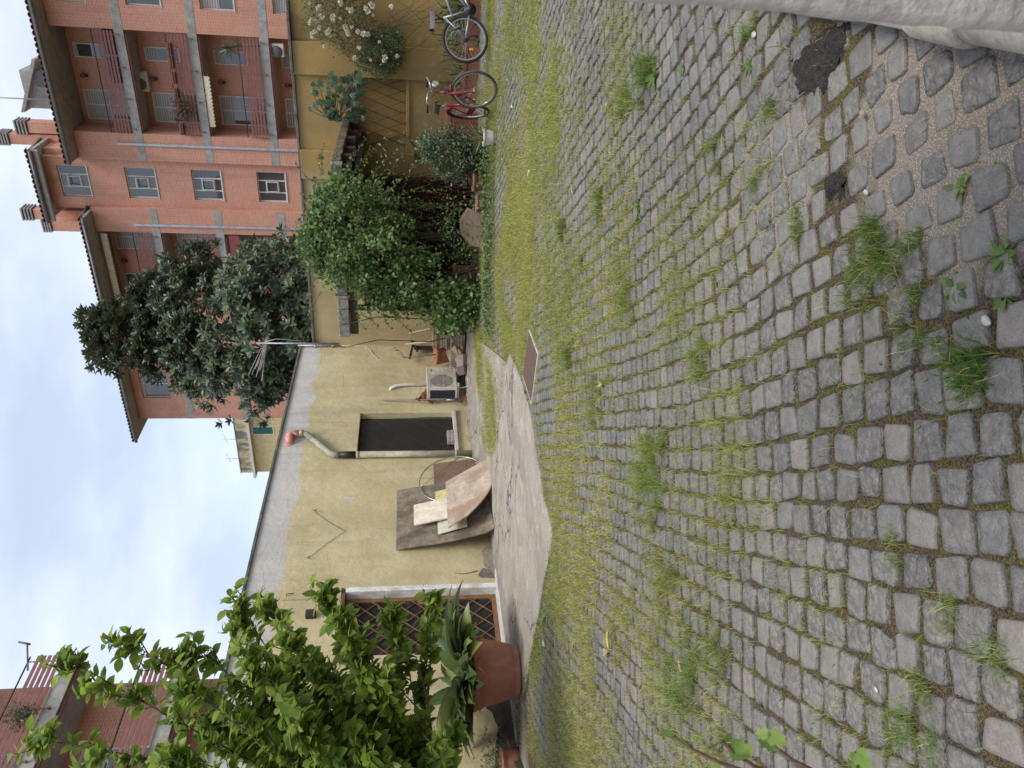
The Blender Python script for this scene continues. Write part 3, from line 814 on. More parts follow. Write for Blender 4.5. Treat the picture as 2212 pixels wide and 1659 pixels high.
topd = t.math('SUBTRACT', X[2], t.math('ADD', 3.15, t.math('MULTIPLY', n3, .55)))
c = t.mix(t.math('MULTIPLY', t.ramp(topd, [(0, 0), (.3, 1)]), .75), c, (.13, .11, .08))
bl = t.math('SUBTRACT', 1.45, t.math('ADD', X[2], t.math('MULTIPLY', n1, .2)))
pl = t.math('MULTIPLY', t.ramp(t.noise(6, 4), [(.60, 0), (.63, 1)]), t.ramp(bl, [(0, 0), (.25, 1)]))
c = t.mix(pl, c, (.36, .33, .29))
c = t.mix(.25, c, t.ramp(n2, [(.3, (.2, .14, .06)), (.7, (.55, .42, .2))]))
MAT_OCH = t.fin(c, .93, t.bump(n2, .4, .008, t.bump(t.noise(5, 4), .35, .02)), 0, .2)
cw = thing('courtyard_wall', 'tall weathered ochre courtyard wall with pilasters behind the bicycles and canopy', 'wall', (-3, BY, 0))
m = MB(); zt = 3.62
m.box(-9.4, -4.43, BY, BY + .3, -.1, zt).box(-3.31, 4.0, BY, BY + .3, -.1, zt).box(-4.43, -3.31, BY, BY + .3, 2.62, zt).box(-4.43, -3.31, BY, BY + .3, -.1, 1.40)
m.box(-4.43, -3.31, BY + .16, BY + .3, 1.40, 2.62)
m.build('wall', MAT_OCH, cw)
for a, b in ((-3.31, -2.71), (-5.37, -4.78)):
    MB().box(a, b, BY - .10, BY + .001, -.1, zt).build('pilaster', MAT_OCH, cw, .01)
MB().box(-4.44, -3.30, BY - .035, BY + .16, 1.40, 1.47).build('ledge', MAT_OCH, cw, .008)
MB().box(-3.33, 4.0, BY - .13, BY + .001, -.1, .66).build('plinth', MAT_OCH, cw, .02) if False else None
MB().box(-2.70, 4.0, BY - .06, BY + .001, -.1, .62).build('plinth', MAT_OCH, cw, .015)
xx = -9.35
while xx < 4.0:
    L = random.uniform(.8, 1.3); pj = .14 if any(a - .1 < xx + L/2 < b + .1 for a, b in ((-3.31, -2.71), (-5.37, -4.78))) else .04
    MB().box(xx + .004, min(xx + L, 4.0) - .004, BY - pj, BY + .33, zt, zt + .05 + .012 * random.random()).build('coping', MAT_COPING, cw, .01); xx += L
# trellis strips in the niche
MAT_TREL = pm('trellis wood', (.10, .055, .035), .8, .35, 8, 60, .3)
tl = thing('trellis', 'dark brown diagonal wooden trellis in the ochre wall niche above the bicycles', 'trellis', (-3.9, BY, 1.47))
for sgn in (1, -1):
    for i in range(9):
        xb = -3.3 - .21 * i + (.35 if sgn < 0 else 0)
        a = (xb, BY - .012 - .012 * (sgn > 0), 1.46); b = (xb - sgn * .42, BY - .012 - .012 * (sgn > 0), 2.62)
        if -4.9 < min(a[0], b[0]) and max(a[0], b[0]) < -3.05:
            MB().beam(a, b, .010, .026, (0, 1, 0)).build('slat', MAT_TREL, tl)
# ------------------------------------------------------------------ apartment blocks
t = NT('facing brick')
X = t.xyz()
cb = t.new('ShaderNodeCombineXYZ'); t.l.new(t.math('ADD', X[0], X[1]), cb.inputs[0]); t.l.new(X[2], cb.inputs[1])
bk = t.new('ShaderNodeTexBrick'); bk.inputs['Scale'].default_value = 1.0; bk.inputs['Brick Width'].default_value = .26; bk.inputs['Row Height'].default_value = .072
bk.inputs['Mortar Size'].default_value = .010; bk.inputs['Mortar Smooth'].default_value = .3; bk.inputs['Bias'].default_value = -.1
bk.inputs['Color1'].default_value = (.50, .21, .13, 1); bk.inputs['Color2'].default_value = (.58, .27, .18, 1); bk.inputs['Mortar'].default_value = (.70, .49, .41, 1)
t.l.new(cb.outputs[0], bk.inputs['Vector'])
n1 = t.noise(.35, 5); n2 = t.noise(9, 4, .6)
c = t.mix(t.math('MULTIPLY', t.ramp(n1, [(.35, 0), (.7, 1)]), .3), bk.outputs['Color'], (.45, .21, .15))
c = t.mix(.2, c, t.ramp(n2, [(.36, (.40, .16, .10)), (.64, (.66, .34, .25))]))
stk_ = t.noise(.9, 6, .65, t.scaled((1, 1, .12)))
c = t.mix(t.math('MULTIPLY', t.ramp(stk_, [(.5, 0), (.64, 1)]), .38), c, (.27, .15, .115))
c = t.mix(t.math('MULTIPLY', t.ramp(t.noise(.5, 5, .6), [(.52, 0), (.66, 1)]), .3), c, (.62, .40, .31))
MAT_BRICK = t.fin(c, .85, t.bump(bk.outputs['Fac'], -.25, .01), 0, .25)
MAT_BAND = pm('concrete band', (.36, .345, .32), .85, .25, 1.5, 20, .3, .02, stain=(.2, .19, .17))
MAT_SOFF = pm('soffit grey', (.33, .325, .32), .85, .15, 1, 15, .15)
MAT_SLAT = pm('brown red metal slat', (.24, .10, .085), .5, .2, 3, 30, .1, .004, spec=.4)
MAT_FRAME = pm('pale window frame', (.62, .60, .55), .5, .08, 3, 30, .05)
MAT_SHUT = NT('roller shutter'); t = MAT_SHUT
wv = t.new('ShaderNodeTexWave', bands_direction='Z'); wv.inputs['Scale'].default_value = 2.9; t.l.new(t.pos(), wv.inputs['Vector'])
MAT_SHUT = t.fin(t.ramp(wv.outputs['Fac'], [(0, (.20, .19, .19)), (.3, (.40, .385, .375)), (1, (.46, .445, .43))]), .6, t.bump(wv.outputs['Fac'], .5, .02), 0, .3)
t = NT('window glass'); 
t.fin((.05, .06, .07), .03, t.bump(t.noise(.8, 2), .04, .1), 0, .9)
t.b.inputs['Coat Weight'].default_value = .6; t.b.inputs['Coat Roughness'].default_value = .02
MAT_GLASS = t.m
MAT_GUT = pm('dark gutter', (.12, .115, .115), .45, .25, 2, 20, .1, spec=.5)
MAT_TILE = pm('roof tile', (.30, .20, .155), .85, .35, 3, 30, .5, .02, stain=(.14, .12, .10))
MAT_CAP = pm('chimney cap', (.32, .32, .30), .9, .3, 4, 30, .4, stain=(.15, .15, .14))
MAT_GLOBE = pm('smoky globe', (.10, .09, .085), .25, .2, 5, 30, .02, spec=.6)
MAT_CREAM = pm('cream canvas', (.66, .58, .44), .85, .12, 3, 60, .15)
FL = [14.1, 11.05, 8.0, 4.95]                    # floor levels

def tile_mesh():
    m = MB(); n = 8; vs = []
    for y_, r_ in ((0, .115), (.45, .10)):
        for k in range(n + 1):
            a = math.pi * k / n; vs.append((r_ * math.cos(a), y_, r_ * .75 * math.sin(a)))
        for k in range(n + 1):
            a = math.pi * k / n; vs.append(((r_ - .018) * math.cos(a), y_, (r_ - .018) * .75 * math.sin(a)))
    q = n + 1
    fs = []
    for k in range(n):
        fs += [(k, 2*q+k, 2*q+k+1, k+1), (k, k+1, q+k+1, q+k), (q+k, q+k+1, 3*q+k+1, 3*q+k)]
    me = bpy.data.meshes.new('roof_tile'); me.from_pydata(vs, [], fs); me.materials.append(MAT_TILE); return me
TILE = tile_mesh()

def eave(parent, x0, x1, y0, zg, depth=4.0, rise=1.0, thick=.16):
    """overhanging eave with gutter, a row of pantile ends and the roof slope behind"""
    MB().box(x0, x1, y0 + .06, y0 + depth, zg + .02, zg + thick).build('eave_slab', MAT_SOFF, parent)
    gt = MB().tube([(x0 - .02, y0 - .02, zg + .05), (x1 + .02, y0 - .02, zg + .05)], .085, 12).build('gutter', MAT_GUT, parent)
    x = x0 + .9
    while x < x1:
        MB().box(x - .02, x + .02, y0 - .12, y0 + .08, zg + .02, zg + .15).build('gutter_bracket', MAT_GUT, gt); x += 1.35
    rf = MB().poly([(x0, y0 + .02, zg + thick + .03), (x1, y0 + .02, zg + thick + .03), (x1, y0 + depth + 2, zg + thick + .03 + rise), (x0, y0 + depth + 2, zg + thick + .03 + rise)], (0, 0, -.08)).build('roof', MAT_TILE, parent)
    n = int((x1 - x0) / .235)
    for k in range(n + 1):
        o = bpy.data.objects.new('roof_tile', TILE); COL.objects.link(o); o.parent = rf
        o.location = (np.array((x0 + .1 + k * .235, y0 - .05, zg + thick + .02 + random.uniform(-.008, .008))) - origin_of(parent)).tolist()
        o.rotation_euler = (R(10), 0, random.uniform(-.03, .03))
    return rf

def window(parent, x0, x1, z0, z1, y, mull=(), rails=(), shut=0.0, th=.05, name='window', frame=None):
    """glazed opening facing -Y: a frame with panes, optionally a lowered roller shutter"""
    fr = frame or MAT_FRAME; f = .055; m = MB()
    m.box(x0, x0 + f, y, y + th, z0, z1).box(x1 - f, x1, y, y + th, z0, z1).box(x0 + f, x1 - f, y, y + th, z0, z0 + f).box(x0 + f, x1 - f, y, y + th, z1 - f, z1)
    xs_ = [x0 + f] + [q for q in mull] + [x1 - f]; zs_ = [z0 + f] + [q for q in rails] + [z1 - f]
    for q in mull: m.box(q - f / 2, q + f / 2, y + .003, y + th - .003, z0 + f, z1 - f)
    o = m.build(name, fr, parent)
    if rails:
        m2 = MB()
        for q in rails:
            for a, b in zip(xs_[:-1], xs_[1:]): m2.box(a + f / 2, b - f / 2, y + .005, y + th - .005, q - f / 2, q + f / 2)
        m2.build('glazing_bar', fr, o)
    for a, b in zip(xs_[:-1], xs_[1:]):
        for c_, d_ in zip(zs_[:-1], zs_[1:]):
            MB().box(a, b, y + .03, y + .036, c_, d_).build('pane', MAT_GLASS, o)
    if shut > 0:
        for a, b, k in zip(xs_[:-1], xs_[1:], (shut, shut * 1.25, shut)):
            MB().box(a + .01, b - .01, y + .01, y + .026, z1 - (z1 - z0) * min(k, .97), z1 - f).build('roller_shutter', MAT_SHUT, o)
    return o

def railing(parent, a, b, z, n_post=4, out=(0, -1, 0), slats=5):
    """horizontal metal slats on bracketed posts with a thin top rail, from a to b at floor level z"""
    a, b = np.array(a, float), np.array(b, float); o3 = np.array(out, float); d = (b - a) / np.linalg.norm(b - a)
    rl = None
    for k in range(slats):
        zz = z + .14 + .142 * k
        p = MB().beam(a + o3 * .07 + (0, 0, zz - z), b + o3 * .07 + (0, 0, zz - z), .018, .095).build('slat', MAT_SLAT, parent)
    MB().tube([a + o3 * .04 + (0, 0, .96), b + o3 * .04 + (0, 0, .96)], .022, 6).build('handrail', pm('dark rail', (.05, .035, .035), .5), parent)
    for k in range(n_post):
        p = a + (b - a) * ((k + .12) / (n_post - 1 + .24)); q = p + o3 * .05
        MB().beam(q + (0, 0, -.14), q + (0, 0, .95), .018, .03, tuple(d)).beam(p + o3 * .001 + (0, 0, -.14), p + o3 * .09 + (0, 0, -.14), .05, .05).build('post', MAT_SLAT, parent)

def lamp(parent, x, y, z):
    l = MB().lathe([(0, .0), (.07, .0), (.075, -.07), (.055, -.10)], (x, y, z), 14).build('lamp', MAT_DKIRON, parent)
    MB().lathe([(.055, .11), (.095, .06), (.11, 0), (.09, -.07), (.05, -.105), (0, -.11)][::-1], (x, y, z + .11), 14).build('globe', MAT_GLOBE, l)

brick_a = thing('apartment_building', 'orange-red brick apartment block with recessed balconies and stair windows behind the courtyard wall', 'building', (-12, 38, 0))
A = brick_a; Y = 38.0; YB = 39.5
m = MB(); th = .3
def wallx(m, x0, x1, y, z0, z1, holes, th=.3):
    """wall slab facing -Y with rectangular holes (sorted by z, same x range each column)"""
    zc = z0
    for (hx0, hx1, hz0, hz1) in sorted(holes, key=lambda h: h[2]):
        if hz0 > zc: m.box(x0, x1, y, y + th, zc, hz0)
        m.box(x0, hx0, y, y + th, hz0, hz1); m.box(hx1, x1, y, y + th, hz0, hz1); zc = hz1
    m.box(x0, x1, y, y + th, zc, z1)
RW = [(-5.35, -4.15, f + .97, min(f + 2.38, 16.6)) for f in FL]
wallx(m, -6.34, -3.2, Y, 0, 16.76, RW)
m.box(-3.2, 6.0, Y, Y + th, 0, 16.76)
m.box(-12.07, -10.80, Y, Y + th, 0, 16.76); m.box(-15.67, -14.43, Y, Y + th, 0, 16.76)
SW = [(-14.0, -12.48, f - .53, f + .84) for f in FL] + [(-14.0, -12.48, 16.65, 17.97)]
wallx(m, -14.43, -12.07, Y + .22, 0, 18.5, SW)
LW = [(-25.63, -23.85, f + .72, f + 2.22) for f in FL]
wallx(m, -27.05, -22.6, Y, 0, 16.76, LW); m.box(-22.6, -20.15, Y, Y + th, 0, 16.76)
m.build('wall', MAT_BRICK, A)
m = MB()                                                # recessed balcony backs and cheeks
for x0, x1 in ((-10.8, -6.34), (-20.15, -15.67)):
    m.box(x0, x1, YB + .06, YB + .3, 0, 16.76); m.box(x0 - .25, x0, Y + th + .002, YB + .3, 0, 16.76); m.box(x1, x1 + .25, Y + th + .002, YB + .3, 0, 16.76)
m.build('balcony_wall', MAT_BRICK, A)
m = MB(); m.box(-27.0, 5.9, 43.5, 44, 0, 16.7).box(-27.05, -26.75, Y + .31, 43.5, 0, 16.7).box(-12.07, -11.8, Y + .55, 43, 16.9, 18.5).box(-14.7, -14.43, Y + .55, 43, 16.9, 18.5)
m.build('rear_wall', MAT_BRICK, A)
for k, f in enumerate(FL):                              # concrete bands at every floor, slabs under the balconies
    for x0, x1 in ((-6.34, 6.0), (-12.07, -10.80), (-15.67, -14.43), (-27.05, -20.15)):
        MB().box(x0, x1, Y - .012, Y + .002, f - .36, f).build('floor_band', MAT_BAND, A)
    for x0, x1 in ((-10.8, -6.34), (-20.15, -15.67)):
        sl = MB().box(x0 - .001, x1 + .001, Y - .012, YB + .055, f - .36, f).build('balcony_slab', MAT_BAND, A)
        if f > 5:
            bal = MB().box(x0 + .02, x1 - .02, Y + .01, Y + .05, f - .001, f + .05).build('balcony_railing', MAT_BAND, A)
            railing(bal, (x0 + .05, Y - .02, f), (x1 - .05, Y - .02, f), f)
        MB().tube([(x0 + .2, Y + .06, f - .42), (x1 - .15, Y + .06, f - .42)], .045, 8).build('awning_roller', pm('awning red', (.24, .06, .06), .6, .2, 3), A)
for f in FL:
    for (s, c0) in ((1, 0.0), (-1, -26.49)):            # the two balcony stacks mirror each other
        xa, xb = sorted((c0 + s * -10.62, c0 + s * -9.26)); xc, xd = sorted((c0 + s * -7.87, c0 + s * -7.24))
        window(A, xa, xb, f + .06, f + 2.42, YB, mull=((xa + xb) / 2,), shut=.26 + .3 * ((f * 7 + s) % 1), name='balcony_door')
        window(A, xc, xd, f + .9, f + 2.42, YB, shut=.12 if f > 12 else .3, name='window')
        lamp(A, c0 + s * -8.63, YB - .1, f + 2.12)
for f, h in zip(FL, RW):
    window(A, h[0], h[1], h[2], h[3], Y + .14, mull=(), shut=.55 if f < 9 else .12); MB().box(h[0] - .03, h[1] + .03, Y - .03, Y + .14, h[2] - .05, h[2]).build('window_sill', MAT_FRAME, A)
for f, h in zip(FL, LW):
    window(A, h[0], h[1], h[2], h[3], Y + .14, mull=((h[0] + h[1]) / 2,), shut=.12)
for k, h in enumerate(SW):
    w = window(A, h[0], h[1], h[2], h[3], Y + .34, mull=(h[0] + .46, h[1] - .46), name='stair_window')
    xa, xb = h[0] + .50, h[1] - .50; z0_, z1_ = h[2] + .40, h[2] + .92
    MB().box(xa, xb, Y + .325, Y + .39, z0_ - .05, z0_).box(xa, xb, Y + .325, Y + .39, z1_, z1_ + .05).build('glazing_bar', MAT_FRAME, w)
    q = MB()
    tilt = .30 if k in (0, 4) else .02
    for a, b in (((xa, z0_), (xb, z0_)), ((xa, z1_), (xb, z1_)), ((xa + .02, z0_), (xa + .02, z1_)), ((xb - .02, z0_), (xb - .02, z1_))):
        f_ = lambda p: (p[0], Y + .30 - tilt * (p[1] - z0_) * .8, p[1])
        q.beam(f_(a), f_(b), .035, .045, (0, 1, 0))
    q.build('vent_sash', MAT_FRAME, w)
    if tilt > .1: MB().box(xa + .02, xb - .02, Y + .40, Y + .41, z0_, z1_).build('dark_opening', MAT_DARK, w)
    MB().box(h[0] - .02, h[1] + .02, Y + .18, Y + .335, h[2] - .045, h[2] + .002).build('window_sill', MAT_FRAME, A)
eave(A, -12.0, 6.0, 36.95, 16.76); eave(A, -27.9, -14.6, 36.95, 16.76); eave(A, -15.0, -11.6, 37.35, 18.52, 4, .8)
MB().box(-15.0, -11.6, 37.45, 37.6, 18.30, 18.53).build('fascia', MAT_SOFF, A)
for x in (-11.28, -15.26):                               # galvanised downpipes
    MB().box(x - .05, x + .05, Y - .09, Y - .013, 5, 14.9).build('drainpipe', pm('blue-grey zinc', (.42, .45, .50), .4, .15, 2, 20, .1, metal=.3), A)
def chimney(x0, x1, y0, z0, z1, zc):
    ch = MB().box(x0, x1, y0, y0 + .6, z0, z1).build('chimney', MAT_BRICK, A)
    for k in range(4):
        z_ = z1 + .02 + (zc - z1) * k / 4
        MB().box(x0 - .06, x1 + .06, y0 - .06, y0 + .66, z_ + .05, z_ + .115).build('chimney_cap', MAT_CAP, ch)
    MB().box(x0 + .06, x1 - .06, y0 + .06, y0 + .54, z1, zc - .03).build('flue', MAT_DARK, ch)
chimney(-11.40, -10.90, 39.5, 16.9, 19.35, 19.95); chimney(-11.97, -11.48, 39.5, 16.9, 20.3, 20.8)
chimney(-15.66, -15.15, 39.3, 16.9, 20.05, 20.65); chimney(-16.05, -15.5, 38.8, 16.9, 19.1, 19.55)
hut = MB().box(-10.75, -9.0, 41.5, 44, 17.0, 20.0).build('roof_hut', MAT_BAND, A)
MB().poly([(-10.9, 41.2, 20.1), (-8.4, 41.2, 19.0), (-8.4, 44.2, 19.0), (-10.9, 44.2, 20.1)], (0, 0, .16)).build('hut_roof', MAT_CAP, hut)
MB().box(-9.7, -8.95, 41.4, 41.48, 17.4, 19.3).build('louvre', MAT_GUT, hut)
# awnings
def awning(x0, x1, y, z0, z1, col):
    n = int((x1 - x0) / .16); vs = [(x0, y, z1), (x1, y, z1)]; low = []
    for k in range(n * 4 + 1):
        u = k / (n * 4); low.append((x1 + (x0 - x1) * u, y - .02, z0 + .06 - .07 * abs(math.sin(math.pi * n * u))))
    MB().poly([(x0, y, z1)] + [(x1, y, z1)] + low, (0, .015, 0)).build('awning', col, A)
awning(-10.35, -8.1, Y + .02, 10.38, 10.66, MAT_CREAM)
awning(-19.9, -15.8, Y + .05, 16.30, 16.62, MAT_CREAM); awning(-18.9, -15.75, Y + .05, 9.95, 10.5, pm('awning red', (.24, .06, .06), .6, .2, 3))
# things standing on the balconies
def out_unit(x, y, z, w, h, d, label):
    o = thing('air_conditioner', label, 'air conditioner', (x, y, z))
    MB().box(x - w/2, x + w/2, y, y + d, z, z + h).build('casing', MAT_FRAME, o, .015)
    MB().lathe([(0, .0), (h * .40, .0), (h * .40, .02), (0, .02)], (x - w * .12, y - .004, z + h / 2), 20, ((0, -1, 0), (1, 0, 0))).build('fan_grille', MAT_GUT, o)
    return o
out_unit(-8.72, YB - .42, 13.42, .86, .60, .36, 'white air conditioner hung high on the back wall of the middle balcony')
out_unit(-6.85, Y + .10, 7.02, .55, .62, .30, 'white box unit at the right end of the balcony just above the wall')
MAT_TERRA = pm('terracotta', (.22, .092, .06), .8, .25, 5, 50, .3, .006, stain=(.22, .11, .08))
for k, (x, hgt) in enumerate(((-7.0, 0), (-7.55, 0), (-8.2, 0), (-8.9, 0), (-9.5, .02), (-10.45, 0))):
    bx = thing('flower_box', ['terracotta flower box nearest the right end of the middle balcony rail', 'second terracotta flower box from the right on the middle balcony rail', 'third terracotta flower box from the right on the middle balcony rail', 'fourth flower box from the right on the middle balcony rail, beside the dried plants',
         'fifth flower box on the middle balcony rail, buried in dry brown plants', 'leftmost terracotta flower box on the middle balcony rail'][k], 'flower box', (x, Y - .16, 11.86), 'flower boxes on the middle balcony rail')
    MB().box(x - .25, x + .25, Y - .26, Y - .10, 11.80, 11.98).build('box', MAT_TERRA, bx, .01)
    MB().tube([(x - .26, Y - .27, 11.88), (x + .26, Y - .27, 11.88)], .012, 5).tube([(x - .18, Y - .27, 11.88), (x - .18, Y - .05, 11.99)], .012, 5).tube([(x + .18, Y - .27, 11.88), (x + .18, Y - .05, 11.99)], .012, 5).build('hanger', MAT_DKIRON, bx)
MAT_DRY = leafmat('dry stems', (.10, .07, .045), (.22, .16, .10), None, .15, .8)
dry = thing('dried_plant', 'tangle of dry brown stems hanging over the middle balcony rail', 'plant', (-9.55, Y - .2, 11.9))
n = 700; P = np.stack([rng.normal(-9.55, .28, n), Y - .25 + rng.normal(0, .08, n), 11.72 + rng.normal(0, .22, n)], 1)
foliage(P, rdir(n), rdir(n), rng.uniform(.08, .2, n), leaf_small(.12), MAT_DRY, dry, 0, rest='stems')
yu = thing('yucca', 'spiky green yucca standing at the right end of the lower balcony', 'plant', (-6.75, Y + .2, 8.0))
MB().tube([(-6.75, Y + .3, 8.0), (-6.78, Y + .2, 8.9), (-6.85, Y + .05, 9.35)], .035, 6).build('stem', pm('grey stem', (.16, .13, .10), .9), yu)
n = 60; d = rdir(n, .35)
foliage(np.tile((-6.85, Y + .05, 9.38), (n, 1)), d, rdir(n, 1), rng.uniform(.35, .6, n), leaf_oval(.05, .3, .01), leafmat('yucca leaf', (.06, .09, .04), (.16, .19, .08), None, .2), yu, 60)
for k, (x, z, c_, lab) in enumerate(((-8.1, 14.12, (.03, .04, .07), 'dark blue laundry bag behind the top balcony slats'), (-9.6, 11.1, (.08, .07, .06), 'dark crate behind the middle balcony slats'), (-6.9, 14.12, (.04, .04, .05), 'dark bundle at the right end of the top balcony'))):
    MB_ = MB().box(x - .55, x + .55, Y + .25, Y + .5, z, z + .62); tag(MB_.build('storage_bundle', pm('bundle%d' % k, c_, .8, .4, 4, 20, .5, .03), None, .06), lab, 'bundle')
for x, y, z, lab, tilt in ((-9.85, 39.6, 17.2, 'tall television aerial mast on the brick block roof beside the chimneys', 0),):
    an = thing('tv_aerial', lab, 'aerial', (x, y, z))
    MB().tube([(x, y, z), (x, y, 22.6)], .03, 6).build('mast', MAT_GALV, an)
    MB().tube([(x - .9, y, 21.9), (x + .5, y, 22.2)], .015, 5).build('boom', MAT_GALV, an)
    for k in range(10):
        q = np.array((x - .9 + 1.4 * k / 9, y, 21.9 + .3 * k / 9)); MB().tube([q - (0, .3, 0), q + (0, .3, 0)], .01, 4).tube([q - (0, 0, .25), q + (0, 0, .25)], .01, 4).build('element', MAT_GALV, an)

# second brick block on the left, balconies facing +X
brick_b = thing('apartment_building', 'brick apartment block with red slatted balconies at the left, above the lemon tree', 'building', (-20.7, 9, 0))
B = brick_b; XF = -19.2; XW = -20.7
MB().box(XW - 6, XW, -6, 15.5, 0, 16.5).build('wall', MAT_BRICK, B)
for f in (14.1, 11.05, 8.0, 4.95):
    sl = MB().box(XW + .001, XF, 2.0, 15.42, f - .36, f).build('balcony_slab', MAT_BAND, B)
    MB().box(XW + .01, XF - .05, 2.0, 15.3, f - .372, f - .359).build('soffit', MAT_SOFF, sl)
    bal = MB().box(XF - .06, XF - .02, 2.0, 15.4, f - .001, f + .05).build('balcony_railing', MAT_BAND, B)
    railing(bal, (XF, 3.0, f), (XF, 15.36, f), f, 9, (1, 0, 0))
    MB().tube([(XF - .1, 3.0, f - .42), (XF - .1, 15.2, f - .42)], .05, 8).build('awning_roller', MAT_SLAT, B)
    cheek = MB().box(XW + .002, XF - .15, 15.30, 15.40, f + .001, f + .95).build('end_panel', MAT_BRICK, B) if False else None
    for y_ in (12.6, 9.0, 5.6):
        fr = MB().box(XW + .001, XW + .03, y_ - .8, y_ + .8, f + .1, f + 2.3).build('balcony_door', MAT_FRAME, B)
        MB().box(XW + .03, XW + .04, y_ - .74, y_ - .03, f + .15, f + 1.5).box(XW + .03, XW + .04, y_ + .03, y_ + .74, f + .15, f + 1.5).build('pane', MAT_GLASS, fr)
        MB().box(XW + .031, XW + .045, y_ - .74, y_ + .74, f + 1.5, f + 2.25).build('roller_shutter', MAT_SHUT, fr)
for y_, z_, lab in ((14.9, 11.9, 'bare pole bracket leaning out from the upper left-hand balcony corner'), (14.6, 8.9, 'bare pole bracket leaning out from the lower left-hand balcony corner')):
    o = MB().tube([(XF + .05, y_, z_), (XF + .1, y_ + .9, z_ + .35)], .025, 6).tube([(XF + .1, y_ + .85, z_ + .25), (XF + .1, y_ + .95, z_ + .6)], .03, 6).build('pole_bracket', MAT_GUT)
    tag(o, lab, 'bracket')
bsh = thing('balcony_plant', 'round grey-green potted plant hanging on the left-hand balcony rail', 'plant', (XF + .1, 13.4, 11.5))
n = 500; P = np.array((XF + .16, 13.4, 11.45)) + rng.normal(0, .16, (n, 3))
foliage(P, rdir(n), rdir(n), rng.uniform(.05, .1, n), leaf_small(), leafmat('balcony herb', (.06, .08, .05), (.16, .19, .12)), bsh, 0)

# pale yellow house far behind the garage
yh = thing('house', 'distant pale yellow house with stained parapet and one teal shutter', 'house', (-46, 60, 0)); Yh = 60.0
m = MB(); wx = (-44.55, -43.75, 14.1, 15.9)
MAT_YH = pm('pale yellow render', (.62, .50, .26), .9, .12, 1, 10, .1)
wallx(m, -49.1, -40.0, Yh, 0, 16.1, [wx]); m.box(-49.1, -48.8, Yh + .3, 66, 0, 16.1); m.build('wall', MAT_YH, yh)
MB().box(-49.5, -39.6, Yh - .5, 66, 16.1, 16.32).build('eave_slab', pm('white eave', (.6, .58, .53), .8), yh)
MB().box(-49.1, -40, Yh - .1, Yh + .25, 16.32, 17.5).build('parapet', pm('stained parapet', (.50, .43, .27), .9, .3, 1.5, 10, .2, stain=(.10, .10, .085), stain_amt=.85, streak=True), yh)
MB().box(-49.2, -39.9, Yh - .14, Yh + .3, 17.5, 17.56).build('coping', MAT_CAP, yh)
fr = MB().box(wx[0] - .1, wx[1] + .1, Yh - .03, Yh - .001, wx[2] - .1, wx[2]).box(wx[0] - .1, wx[1] + .1, Yh - .03, Yh - .001, wx[3], wx[3] + .1).box(wx[0] - .1, wx[0], Yh - .03, Yh - .001, wx[2], wx[3]).box(wx[1], wx[1] + .1, Yh - .03, Yh - .001, wx[2], wx[3]).build('window', MAT_FRAME, yh)
MAT_TEAL = pm('teal paint', (.08, .28, .28), .6, .2, 3)
for k in range(14):
    z_ = wx[2] + (wx[3] - wx[2]) * (k + .5) / 14
    MB().obox(((wx[0] + wx[1]) / 2, Yh + .05, z_), (1, 0, 0), (0, .8, .6), (0, -.6, .8), (wx[1] - wx[0], .02, .13)).build('shutter_slat', MAT_TEAL, fr)
for x_ in (-48.2, -45.9):
    o = MB().tube([(x_, Yh + 1, 17.3), (x_, Yh + 1, 19.0)], .03, 5).tube([(x_ - .5, Yh + 1, 18.6), (x_ + .6, Yh + 1, 18.9)], .02, 5).build('roof_aerial', MAT_GALV)
    tag(o, 'left aerial on the distant yellow house' if x_ < -47 else 'right aerial on the distant yellow house', 'aerial')
# ------------------------------------------------------------------ canopy (lean-to) on the far wall
MAT_STONE = pm('old stone edge', (.27, .25, .22), .9, .4, 5, 50, .7, .02, stain=(.08, .075, .065), stain_amt=.6)
MAT_OLDTILE = pm('mossy tile edge', (.17, .125, .085), .9, .45, 6, 50, .7, .02, stain=(.06, .055, .04), stain_amt=.6)
MAT_BEAM = pm('dark old timber', (.045, .030, .022), .8, .4, 4, 40, .4)
CX0, CX1, CY0, CZ = -7.55, -4.13, 13.3, 2.75
cp = thing('canopy', 'small lean-to canopy roof with stone edge and dark beams, overgrown by a climber', 'canopy', (-5.8, 14.8, 0))
MB().box(CX0 + .06, CX1 - .06, CY0 + .06, BY - .11, CZ - .14, CZ - .02).build('roof', MAT_OLDTILE, cp)
k = 0; x = CX0
while x < CX1 - .05:
    L = random.uniform(.26, .40); b = min(x + L, CX1)
    MB().box(x + .004, b - .004, CY0 - .02 * random.random(), CY0 + .16, CZ - .19 - .02 * random.random(), CZ + .012 * random.random()).build('edge_stone', MAT_STONE, cp, .015); x = b
y = CY0 + .17
while y < BY - .12:
    b = min(y + random.uniform(.15, .2), BY - .11)
    MB().box(CX1 - .14, CX1 + .02 * random.random(), y + .005, b - .005, CZ - .16 - .02 * random.random(), CZ - .02 + .03 * random.random()).build('edge_tile', MAT_OLDTILE, cp, .02); y = b
MB().box(CX0 + .05, CX1 - .05, CY0 + .03, CY0 + .15, CZ - .36, CZ - .215).build('beam', MAT_BEAM, cp, .01)
for k in range(5):
    y = CY0 + .5 + k * .55; MB().box(CX1 - .55, CX1 - .02 - .03 * (k % 2), y, y + .14, CZ - .34 - .03 * (k % 2), CZ - .185).build('rafter', MAT_BEAM, cp, .008)
MB().box(CX1 - .36, CX1 - .22, CY0 + .2, BY - .12, CZ - .48, CZ - .375).build('beam', MAT_BEAM, cp, .01)
for x_ in (-6.95, -5.45): MB().box(x_ - .05, x_ + .05, CY0 + .06, CY0 + .14, 0.05, CZ - .37).build('post', MAT_BEAM, cp, .01)
